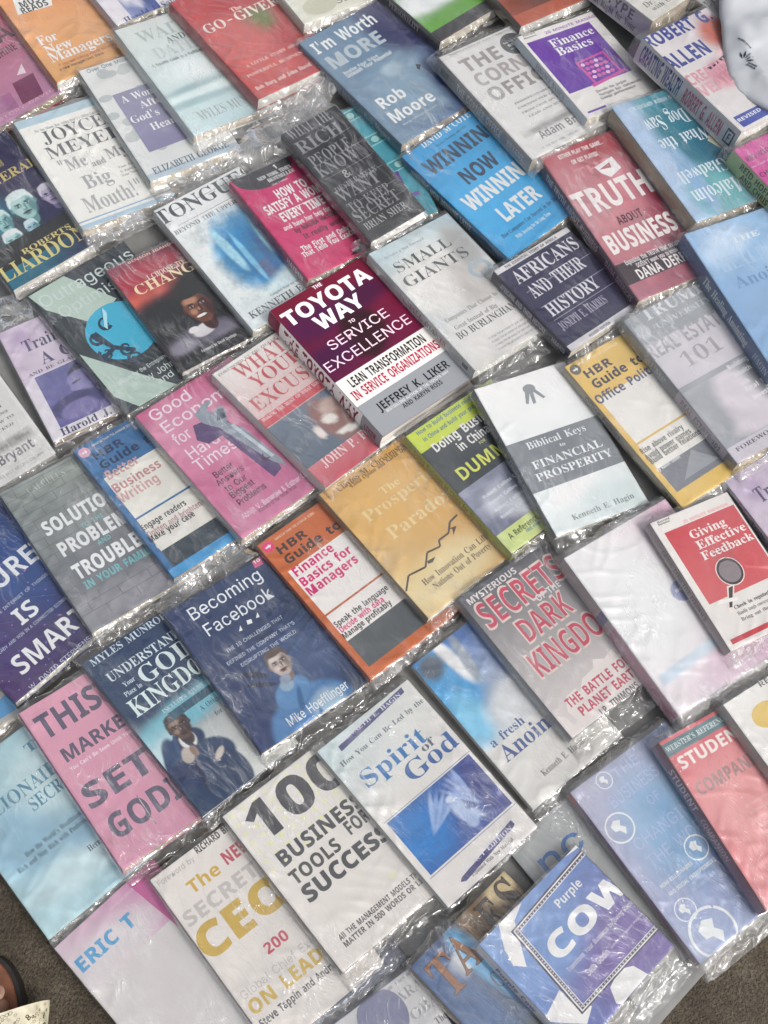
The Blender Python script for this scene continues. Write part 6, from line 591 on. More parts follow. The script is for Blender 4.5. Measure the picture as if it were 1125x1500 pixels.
'change':{'base':['#a13a4c','#26262a'],'spine':'#5a4a50','els':[['X',0.0,0.0,1.0,1.0,130,['#8a3048','#5a2c40','#2a2a30','#2e2c32'],[[0.25,0.3,0.4,0.08,-10,'#d0685a',0.9],[0.35,0.18,0.5,0.12,0,'#a83a4a',1],[0.4,0.62,0.7,0.25,0,'#2c2a2e',0.6],[0.8,0.5,0.4,0.35,0,'#28262a',0.7],[0.381,0.855,0.371,0.134,0,'#5c5868',0.5],[0.598,0.856,0.148,0.096,0,'#75707e',0.8],[0.163,0.829,0.124,0.057,0,'#8a8692',0.8],[0.439,0.773,0.124,0.05,-8,'#dcd8dc',0.25],[0.344,0.743,0.054,0.027,0,'#e4e0e2',0.3],[0.529,0.724,0.072,0.082,0,[72,45,36],0.2],[0.522,0.53,0.152,0.125,0,'#201816',0.12],[0.382,0.582,0.02,0.03,0,[72,45,36],0.2],[0.663,0.582,0.02,0.03,0,[72,45,36],0.2],[0.522,0.581,0.133,0.119,0,'#6f4638',0.1],[0.522,0.642,0.103,0.087,0,'#6f4638',0.1],[0.486,0.518,0.072,0.033,0,'#b48468',0.9],[0.458,0.612,0.036,0.027,0,'#b48468',0.9],[0.611,0.604,0.04,0.09,0,[72,45,36],0.9],[0.522,0.451,0.129,0.045,0,'#201816',0.2],[0.465,0.566,0.036,0.019,0,[72,45,36],0.6],[0.465,0.545,0.039,0.007,8,'#1a100c',0.3],[0.465,0.567,0.024,0.009,0,[210,181,164],0.3],[0.465,0.567,0.013,0.01,0,'#1a100c',0.3],[0.58,0.566,0.036,0.019,0,[72,45,36],0.6],[0.58,0.545,0.039,0.007,-8,'#1a100c',0.3],[0.58,0.567,0.024,0.009,0,[210,181,164],0.3],[0.58,0.567,0.013,0.01,0,'#1a100c',0.3],[0.537,0.597,0.011,0.037,0,[72,45,36],0.6],[0.522,0.619,0.029,0.01,0,[72,45,36],0.4],[0.517,0.604,0.011,0.015,0,'#b48468',0.8],[0.522,0.655,0.054,0.013,0,[65,30,26],0.35],[0.522,0.676,0.036,0.007,0,[72,45,36],0.6],[0.5,0.662,0.054,0.011,0,'#efe8e2',0.3],[0.5,0.95,0.7,0.07,0,'#242428',0.8]],0.06],['T','BENSON IDA|HOSA',0.219,0.779,0.005,0.027,'#d6b8a8','b',0],['T','I CHOOSE TO',0.287,0.688,0.176,0.221,'#eddcc8','t',-0.006],['T','CHANG|E',0.099,0.876,0.214,0.3,'#f0d8b0','t',-0.004],['T','Foreword by David Oyedepo',0.271,0.655,0.909,0.933,'#d8d4d8','b',0]],'sp':[]},
'optimism':{'base':['#383f44','#3a4044'],'spine':'#4f5a5c','els':[['P','#b4c8bc',[[0.0,0.011],[0.367,0.004],[0.602,0.314],[0.317,0.396],[0.045,0.149]]],['P','#afc4ba',[[0.021,0.513],[0.3,0.798],[0.51,1.0],[0.132,0.994],[0.017,0.858]]],['E',0.448,0.512,0.31,0.2,'#45b0d0',0],['P','#2b3f52',[[0.265,0.521],[0.23,0.53],[0.228,0.508],[0.249,0.503]]],['P','#2b3f52',[[0.23,0.53],[0.197,0.528],[0.208,0.507],[0.228,0.508]]],['P','#2b3f52',[[0.197,0.528],[0.173,0.516],[0.193,0.5],[0.208,0.507]]],['P','#2b3f52',[[0.173,0.516],[0.161,0.497],[0.186,0.488],[0.193,0.5]]],['P','#2b3f52',[[0.161,0.497],[0.163,0.475],[0.187,0.475],[0.186,0.488]]],['P','#2b3f52',[[0.163,0.475],[0.176,0.456],[0.195,0.464],[0.187,0.475]]],['P','#2b3f52',[[0.176,0.456],[0.198,0.443],[0.208,0.455],[0.195,0.464]]],['P','#2b3f52',[[0.198,0.443],[0.222,0.438],[0.223,0.452],[0.208,0.455]]],['P','#2b3f52',[[0.222,0.438],[0.243,0.441],[0.236,0.454],[0.223,0.452]]],['P','#2b3f52',[[0.243,0.441],[0.258,0.45],[0.245,0.459],[0.236,0.454]]],['P','#2b3f52',[[0.258,0.45],[0.263,0.462],[0.249,0.467],[0.245,0.459]]],['P','#2b3f52',[[0.263,0.462],[0.261,0.475],[0.248,0.475],[0.249,0.467]]],['E',0.229,0.49,0.022,0.014,'#2b3f52',0],['P','#2b3f52',[[0.415,0.677],[0.38,0.686],[0.378,0.664],[0.399,0.659]]],['P','#2b3f52',[[0.38,0.686],[0.347,0.683],[0.358,0.663],[0.378,0.664]]],['P','#2b3f52',[[0.347,0.683],[0.323,0.671],[0.343,0.655],[0.358,0.663]]],['P','#2b3f52',[[0.323,0.671],[0.311,0.652],[0.336,0.644],[0.343,0.655]]],['P','#2b3f52',[[0.311,0.652],[0.313,0.631],[0.337,0.631],[0.336,0.644]]],['P','#2b3f52',[[0.313,0.631],[0.327,0.612],[0.345,0.619],[0.337,0.631]]],['P','#2b3f52',[[0.327,0.612],[0.348,0.599],[0.358,0.611],[0.345,0.619]]],['P','#2b3f52',[[0.348,0.599],[0.372,0.594],[0.373,0.608],[0.358,0.611]]],['P','#2b3f52',[[0.372,0.594],[0.394,0.597],[0.387,0.61],[0.373,0.608]]],['P','#2b3f52',[[0.394,0.597],[0.408,0.606],[0.396,0.615],[0.387,0.61]]],['P','#2b3f52',[[0.408,0.606],[0.414,0.618],[0.4,0.623],[0.396,0.615]]],['P','#2b3f52',[[0.414,0.618],[0.411,0.631],[0.398,0.631],[0.4,0.623]]],['E',0.38,0.646,0.022,0.014,'#2b3f52',0],['P','#2b3f52',[[0.351,0.665],[0.327,0.688],[0.352,0.697],[0.368,0.683]]],['P','#2b3f52',[[0.327,0.688],[0.318,0.714],[0.347,0.713],[0.352,0.697]]],['P','#2b3f52',[[0.318,0.714],[0.327,0.737],[0.352,0.727],[0.347,0.713]]],['P','#2b3f52',[[0.327,0.737],[0.348,0.752],[0.365,0.736],[0.352,0.727]]],['P','#2b3f52',[[0.348,0.752],[0.377,0.756],[0.383,0.739],[0.365,0.736]]],['P','#2b3f52',[[0.377,0.756],[0.406,0.75],[0.401,0.735],[0.383,0.739]]],['P','#2b3f52',[[0.406,0.75],[0.429,0.736],[0.415,0.726],[0.401,0.735]]],['P','#2b3f52',[[0.429,0.736],[0.44,0.718],[0.422,0.715],[0.415,0.726]]],['P','#2b3f52',[[0.44,0.718],[0.439,0.701],[0.422,0.705],[0.422,0.715]]],['P','#2b3f52',[[0.439,0.701],[0.428,0.688],[0.415,0.697],[0.422,0.705]]],['P','#2b3f52',[[0.428,0.688],[0.411,0.683],[0.404,0.693],[0.415,0.697]]],['P','#2b3f52',[[0.411,0.683],[0.392,0.684],[0.392,0.694],[0.404,0.693]]],['E',0.37,0.712,0.022,0.014,'#2b3f52',0],['P','#2b3f52',[[0.168,0.554],[0.143,0.578],[0.169,0.587],[0.184,0.573]]],['P','#2b3f52',[[0.143,0.578],[0.135,0.604],[0.164,0.603],[0.169,0.587]]],['P','#2b3f52',[[0.135,0.604],[0.144,0.627],[0.169,0.616],[0.164,0.603]]],['P','#2b3f52',[[0.144,0.627],[0.165,0.642],[0.182,0.625],[0.169,0.616]]],['P','#2b3f52',[[0.165,0.642],[0.194,0.646],[0.199,0.628],[0.182,0.625]]],['P','#2b3f52',[[0.194,0.646],[0.223,0.639],[0.217,0.624],[0.199,0.628]]],['P','#2b3f52',[[0.223,0.639],[0.245,0.625],[0.231,0.616],[0.217,0.624]]],['P','#2b3f52',[[0.245,0.625],[0.256,0.607],[0.238,0.605],[0.231,0.616]]],['P','#2b3f52',[[0.256,0.607],[0.255,0.59],[0.238,0.594],[0.238,0.605]]],['P','#2b3f52',[[0.255,0.59],[0.244,0.578],[0.231,0.586],[0.238,0.594]]],['P','#2b3f52',[[0.244,0.578],[0.227,0.572],[0.22,0.582],[0.231,0.586]]],['P','#2b3f52',[[0.227,0.572],[0.208,0.574],[0.208,0.583],[0.22,0.582]]],['E',0.186,0.602,0.022,0.014,'#2b3f52',0],['P','#2b3f52',[[0.415,0.46],[0.379,0.47],[0.377,0.447],[0.399,0.442]]],['P','#2b3f52',[[0.379,0.47],[0.346,0.467],[0.357,0.446],[0.377,0.447]]],['P','#2b3f52',[[0.346,0.467],[0.322,0.455],[0.342,0.439],[0.357,0.446]]],['P','#2b3f52',[[0.322,0.455],[0.31,0.436],[0.335,0.427],[0.342,0.439]]],['P','#2b3f52',[[0.31,0.436],[0.312,0.414],[0.336,0.414],[0.335,0.427]]],['P','#2b3f52',[[0.312,0.414],[0.326,0.395],[0.344,0.402],[0.336,0.414]]],['P','#2b3f52',[[0.326,0.395],[0.347,0.382],[0.358,0.394],[0.344,0.402]]],['P','#2b3f52',[[0.347,0.382],[0.372,0.376],[0.373,0.39],[0.358,0.394]]],['P','#2b3f52',[[0.372,0.376],[0.393,0.379],[0.386,0.392],[0.373,0.39]]],['P','#2b3f52',[[0.393,0.379],[0.408,0.388],[0.396,0.397],[0.386,0.392]]],['P','#2b3f52',[[0.408,0.388],[0.414,0.401],[0.4,0.405],[0.396,0.397]]],['P','#2b3f52',[[0.414,0.401],[0.411,0.414],[0.398,0.414],[0.4,0.405]]],['E',0.379,0.429,0.022,0.014,'#2b3f52',0],['P','#2b3f52',[[0.191,0.459],[0.259,0.441],[0.306,0.577],[0.441,0.663],[0.42,0.684],[0.282,0.6]]],['P','#2b3f52',[[0.306,0.577],[0.302,0.605],[0.18,0.627],[0.169,0.602]]],['P','#8cb4c0',[[0.443,0.322],[0.448,0.366],[0.357,0.467],[0.346,0.441]]],['T','Outra^geous',0.032,0.992,0.05,0.134,'#c9d6d4','s',0],['T','Optimi|sm',0.107,0.843,0.176,0.254,'#c6d4d0','s',0],['T','Wisdom for the Entrepr|eneur',0.104,0.653,0.787,0.815,'#d2dcda','s',0],['T','by Jo|hn',0.318,0.622,0.84,0.885,'#d2dcda','s',0],['T','and| Mary',0.386,0.821,0.899,0.941,'#d2dcda','s',0]],'sp':[]},
'train_left':{'base':['#cbbfd2','#e2dee4'],'spine':'#b0a8b8','els':[['X',0.0,0.0,1.0,0.45,20,['#c6b6cc','#d2c8d8','#cfc0d0','#cabfd2'],[[0.2,0.3,0.1,0.2,0,'#b8a4c0',0.8],[0.4,0.6,0.15,0.2,20,'#d8ccdc',0.8]],0.1],['T','Train Up',0.16,0.8,0.14,0.24,'#4f4a6e','t',0],['T','A Child',0.26,0.9,0.29,0.39,'#4f4a6e','t',0],['T','AND BE GLAD YOU DID',0.08,0.92,0.415,0.44,'#4f4a6e','t',0],['X',0.12,0.46,0.98,0.92,120,['#66669c','#55558c','#605a98','#5a5896'],[[0.62,0.22,0.27,0.2,0,'#2c2a50',0.15],[0.5,0.38,0.2,0.2,15,'#8680b2',0.2],[0.38,0.45,0.08,0.07,0,'#8a84b6',0.2],[0.68,0.36,0.16,0.14,0,'#5c5690',0.5],[0.74,0.36,0.05,0.06,0,'#9a92c0',0.3],[0.4,0.36,0.06,0.015,-10,'#2c2a50',0.3],[0.36,0.53,0.06,0.014,10,'#3a3566',0.3],[0.28,0.72,0.3,0.2,0,'#3c376a',0.25],[0.3,0.82,0.22,0.16,0,'#7a73a8',0.3],[0.78,0.7,0.3,0.22,0,'#47437c',0.3],[0.62,0.62,0.05,0.06,20,'#dcd8ea',0.25],[0.8,0.95,0.3,0.12,0,'#6c66a0',0.5]],0.12],['T','Harold J. Sala',0.1,0.92,0.925,0.985,'#3f3a60','t',0.004]],'sp':[['T','Train Up A Child',0.3,0.75,0.25,0.75,'#4f4a6e','t',0]]},
'train_right':{'base':['#c9c2d6','#e2dee4'],'spine':'#b0a8b8','els':[['X',0.0,0.0,1.0,0.45,20,['#c6b6cc','#d2c8d8','#cfc0d0','#cabfd2'],[[0.2,0.3,0.1,0.2,0,'#b8a4c0',0.8],[0.4,0.6,0.15,0.2,20,'#d8ccdc',0.8]],0.1],['T','Train Up',0.16,0.8,0.14,0.24,'#4f4a6e','t',0],['T','A Child',0.26,0.9,0.29,0.39,'#4f4a6e','t',0],['T','AND BE GLAD YOU DID',0.08,0.92,0.415,0.44,'#4f4a6e','t',0],['X',0.12,0.46,0.98,0.92,120,['#66669c','#55558c','#605a98','#5a5896'],[[0.62,0.22,0.27,0.2,0,'#2c2a50',0.15],[0.5,0.38,0.2,0.2,15,'#8680b2',0.2],[0.38,0.45,0.08,0.07,0,'#8a84b6',0.2],[0.68,0.36,0.16,0.14,0,'#5c5690',0.5],[0.74,0.36,0.05,0.06,0,'#9a92c0',0.3],[0.4,0.36,0.06,0.015,-10,'#2c2a50',0.3],[0.36,0.53,0.06,0.014,10,'#3a3566',0.3],[0.28,0.72,0.3,0.2,0,'#3c376a',0.25],[0.3,0.82,0.22,0.16,0,'#7a73a8',0.3],[0.78,0.7,0.3,0.22,0,'#47437c',0.3],[0.62,0.62,0.05,0.06,20,'#dcd8ea',0.25],[0.8,0.95,0.3,0.12,0,'#6c66a0',0.5]],0.12],['T','Harold J. Sala',0.1,0.92,0.925,0.985,'#3f3a60','t',0.004]],'sp':[['T','Train Up A Child',0.3,0.75,0.25,0.75,'#4f4a6e','t',0]]},
'solutions':{'base':['#7b8184','#74777c'],'spine':'#5f686a','els':[['X',0.0,0.0,1.0,1.0,60,['#7f8886','#8a8f8a','#7c7e84','#84848a'],[[0.5,0.08,0.5,0.05,0,'#8a928c',1],[0.6,0.85,0.6,0.12,0,'#8c8a92',1],[0.5,0.65,0.6,0.15,0,'#6e7278',1]],0.14],['R',0,0.02,1,0.023,'#656c6a','#656c6a'],['R',0.1,0.02,0.105,0.078,'#656c6a','#656c6a'],['R',0.37,0.02,0.375,0.078,'#656c6a','#656c6a'],['R',0.64,0.02,0.645,0.078,'#656c6a','#656c6a'],['R',0.91,0.02,0.915,0.078,'#656c6a','#656c6a'],['R',0,0.078,1,0.081,'#656c6a','#656c6a'],['R',0.22,0.078,0.225,0.136,'#656c6a','#656c6a'],['R',0.49,0.078,0.495,0.136,'#656c6a','#656c6a'],['R',0.76,0.078,0.765,0.136,'#656c6a','#656c6a'],['R',1.03,0.078,1.035,0.136,'#656c6a','#656c6a'],['R',0,0.136,1,0.139,'#656c6a','#656c6a'],['R',0.1,0.136,0.105,0.194,'#656c6a','#656c6a'],['R',0.37,0.136,0.375,0.194,'#656c6a','#656c6a'],['R',0.64,0.136,0.645,0.194,'#656c6a','#656c6a'],['R',0.91,0.136,0.915,0.194,'#656c6a','#656c6a'],['R',0,0.194,1,0.197,'#656c6a','#656c6a'],['R',0.22,0.194,0.225,0.252,'#656c6a','#656c6a'],['R',0.49,0.194,0.495,0.252,'#656c6a','#656c6a'],['R',0.76,0.194,0.765,0.252,'#656c6a','#656c6a'],['R',1.03,0.194,1.035,0.252,'#656c6a','#656c6a'],['R',0,0.252,1,0.255,'#656c6a','#656c6a'],['R',0.1,0.252,0.105,0.31,'#656c6a','#656c6a'],['R',0.37,0.252,0.375,0.31,'#656c6a','#656c6a'],['R',0.64,0.252,0.645,0.31,'#656c6a','#656c6a'],['R',0.91,0.252,0.915,0.31,'#656c6a','#656c6a'],['R',0,0.31,1,0.313,'#656c6a','#656c6a'],['R',0.22,0.31,0.225,0.368,'#656c6a','#656c6a'],['R',0.49,0.31,0.495,0.368,'#656c6a','#656c6a'],['R',0.76,0.31,0.765,0.368,'#656c6a','#656c6a'],['R',1.03,0.31,1.035,0.368,'#656c6a','#656c6a'],['R',0,0.368,1,0.371,'#656c6a','#656c6a'],['R',0.1,0.368,0.105,0.426,'#656c6a','#656c6a'],['R',0.37,0.368,0.375,0.426,'#656c6a','#656c6a'],['R',0.64,0.368,0.645,0.426,'#656c6a','#656c6a'],['R',0.91,0.368,0.915,0.426,'#656c6a','#656c6a'],['R',0,0.426,1,0.429,'#656c6a','#656c6a'],['R',0.22,0.426,0.225,0.484,'#656c6a','#656c6a'],['R',0.49,0.426,0.495,0.484,'#656c6a','#656c6a'],['R',0.76,0.426,0.765,0.484,'#656c6a','#656c6a'],['R',1.03,0.426,1.035,0.484,'#656c6a','#656c6a'],['R',0,0.484,1,0.487,'#656c6a','#656c6a'],['R',0.1,0.484,0.105,0.542,'#656c6a','#656c6a'],['R',0.37,0.484,0.375,0.542,'#656c6a','#656c6a'],['R',0.64,0.484,0.645,0.542,'#656c6a','#656c6a'],['R',0.91,0.484,0.915,0.542,'#656c6a','#656c6a'],['R',0,0.542,1,0.545,'#656c6a','#656c6a'],['R',0.22,0.542,0.225,0.6,'#656c6a','#656c6a'],['R',0.49,0.542,0.495,0.6,'#656c6a','#656c6a'],['R',0.76,0.542,0.765,0.6,'#656c6a','#656c6a'],['R',1.03,0.542,1.035,0.6,'#656c6a','#656c6a'],['R',0,0.6,1,0.603,'#656c6a','#656c6a'],['R',0.1,0.6,0.105,0.658,'#656c6a','#656c6a'],['R',0.37,0.6,0.375,0.658,'#656c6a','#656c6a'],['R',0.64,0.6,0.645,0.658,'#656c6a','#656c6a'],['R',0.91,0.6,0.915,0.658,'#656c6a','#656c6a'],['R',0,0.658,1,0.661,'#656c6a','#656c6a'],['R',0.22,0.658,0.225,0.716,'#656c6a','#656c6a'],['R',0.49,0.658,0.495,0.716,'#656c6a','#656c6a'],['R',0.76,0.658,0.765,0.716,'#656c6a','#656c6a'],['R',1.03,0.658,1.035,0.716,'#656c6a','#656c6a'],['R',0,0.716,1,0.719,'#656c6a','#656c6a'],['R',0.1,0.716,0.105,0.774,'#656c6a','#656c6a'],['R',0.37,0.716,0.375,0.774,'#656c6a','#656c6a'],['R',0.64,0.716,0.645,0.774,'#656c6a','#656c6a'],['R',0.91,0.716,0.915,0.774,'#656c6a','#656c6a'],['R',0,0.774,1,0.777,'#656c6a','#656c6a'],['R',0.22,0.774,0.225,0.832,'#656c6a','#656c6a'],['R',0.49,0.774,0.495,0.832,'#656c6a','#656c6a'],['R',0.76,0.774,0.765,0.832,'#656c6a','#656c6a'],['R',1.03,0.774,1.035,0.832,'#656c6a','#656c6a'],['R',0,0.832,1,0.835,'#656c6a','#656c6a'],['R',0.1,0.832,0.105,0.89,'#656c6a','#656c6a'],['R',0.37,0.832,0.375,0.89,'#656c6a','#656c6a'],['R',0.64,0.832,0.645,0.89,'#656c6a','#656c6a'],['R',0.91,0.832,0.915,0.89,'#656c6a','#656c6a'],['R',0,0.89,1,0.893,'#656c6a','#656c6a'],['R',0.22,0.89,0.225,0.948,'#656c6a','#656c6a'],['R',0.49,0.89,0.495,0.948,'#656c6a','#656c6a'],['R',0.76,0.89,0.765,0.948,'#656c6a','#656c6a'],['R',1.03,0.89,1.035,0.948,'#656c6a','#656c6a'],['T','CALCULUS',0.198,0.545,0.049,0.088,'#a8b0ae','t',-0.006],['T','SOLUTIO|N',0.13,0.796,0.286,0.372,'#dfe3e4','b',0.035],['T','TO THE',0.398,0.603,0.405,0.433,'#7ab0b4','b',0.01],['T','PROBLEM|S',0.14,0.837,0.444,0.53,'#dcdfe1','b',0.035],['T','AND',0.433,0.554,0.54,0.571,'#7ab0b4','b',0.01],['T','TROUBLE|S',0.144,0.808,0.602,0.693,'#e4e7e8','b',0.035],['T','IN YOUR FAMI|LY',0.156,0.789,0.718,0.765,'#6fb0b6','b',0.02]],'sp':[]},
'hbrwrit':{'base':['#3f6f9e','#3f6f9e'],'spine':'#2f628e','els':[['X',0.0,0.0,1.0,0.2,14,['#3f70a0','#2d5580','#4676a4','#34608e'],[],0.1],['E',0.07,0.045,0.055,0.033,'#d8a0b8',0],['P','#f2f0ee',[[0.045,0.04],[0.08,0.04],[0.075,0.03],[0.1,0.045],[0.075,0.06],[0.08,0.05],[0.045,0.05]]],['T','SMARTER THAN THE AVERAGE GUIDE',0.16,0.6,0.025,0.04,'#f2dcc8','s',0],['T','HBR',0.1,0.42,0.075,0.125,'#243a58','b',0.02],['T','Guide to',0.1,0.72,0.145,0.2,'#243a58','b',0.02],['R',0.06,0.251,0.99,0.566,'#dedcd4','#dedcd4'],['R',0,0.566,1,0.578,'#3f6f9e','#3f6f9e'],['R',0.06,0.578,0.99,0.819,'#dedcd4','#dedcd4'],['R',0.06,0.819,0.99,0.949,'#454d54','#454d54'],['R',0,0.94,1,1,'#4f98cc','#4f98cc'],['T','Better',0.082,0.423,0.217,0.277,'#c09a9a','b',0.015],['T','Business',0.059,0.561,0.311,0.37,'#b8868a','b',0.015],['T','Writing',0.047,0.466,0.384,0.444,'#c8a0a0','b',0.015],['T','Engage readers',0.042,0.512,0.62,0.658,'#3a3a42','b',0.012],['T','Tighten and brighten| copy',0.046,0.764,0.675,0.712,'#b08a90','b',0.012],['T','Make your case',0.032,0.509,0.706,0.744,'#3a3a42','b',0.012],['T','by Bryan A. Garner',0.049,0.373,0.772,0.793,'#e0e0e0','b',0]],'sp':[]},
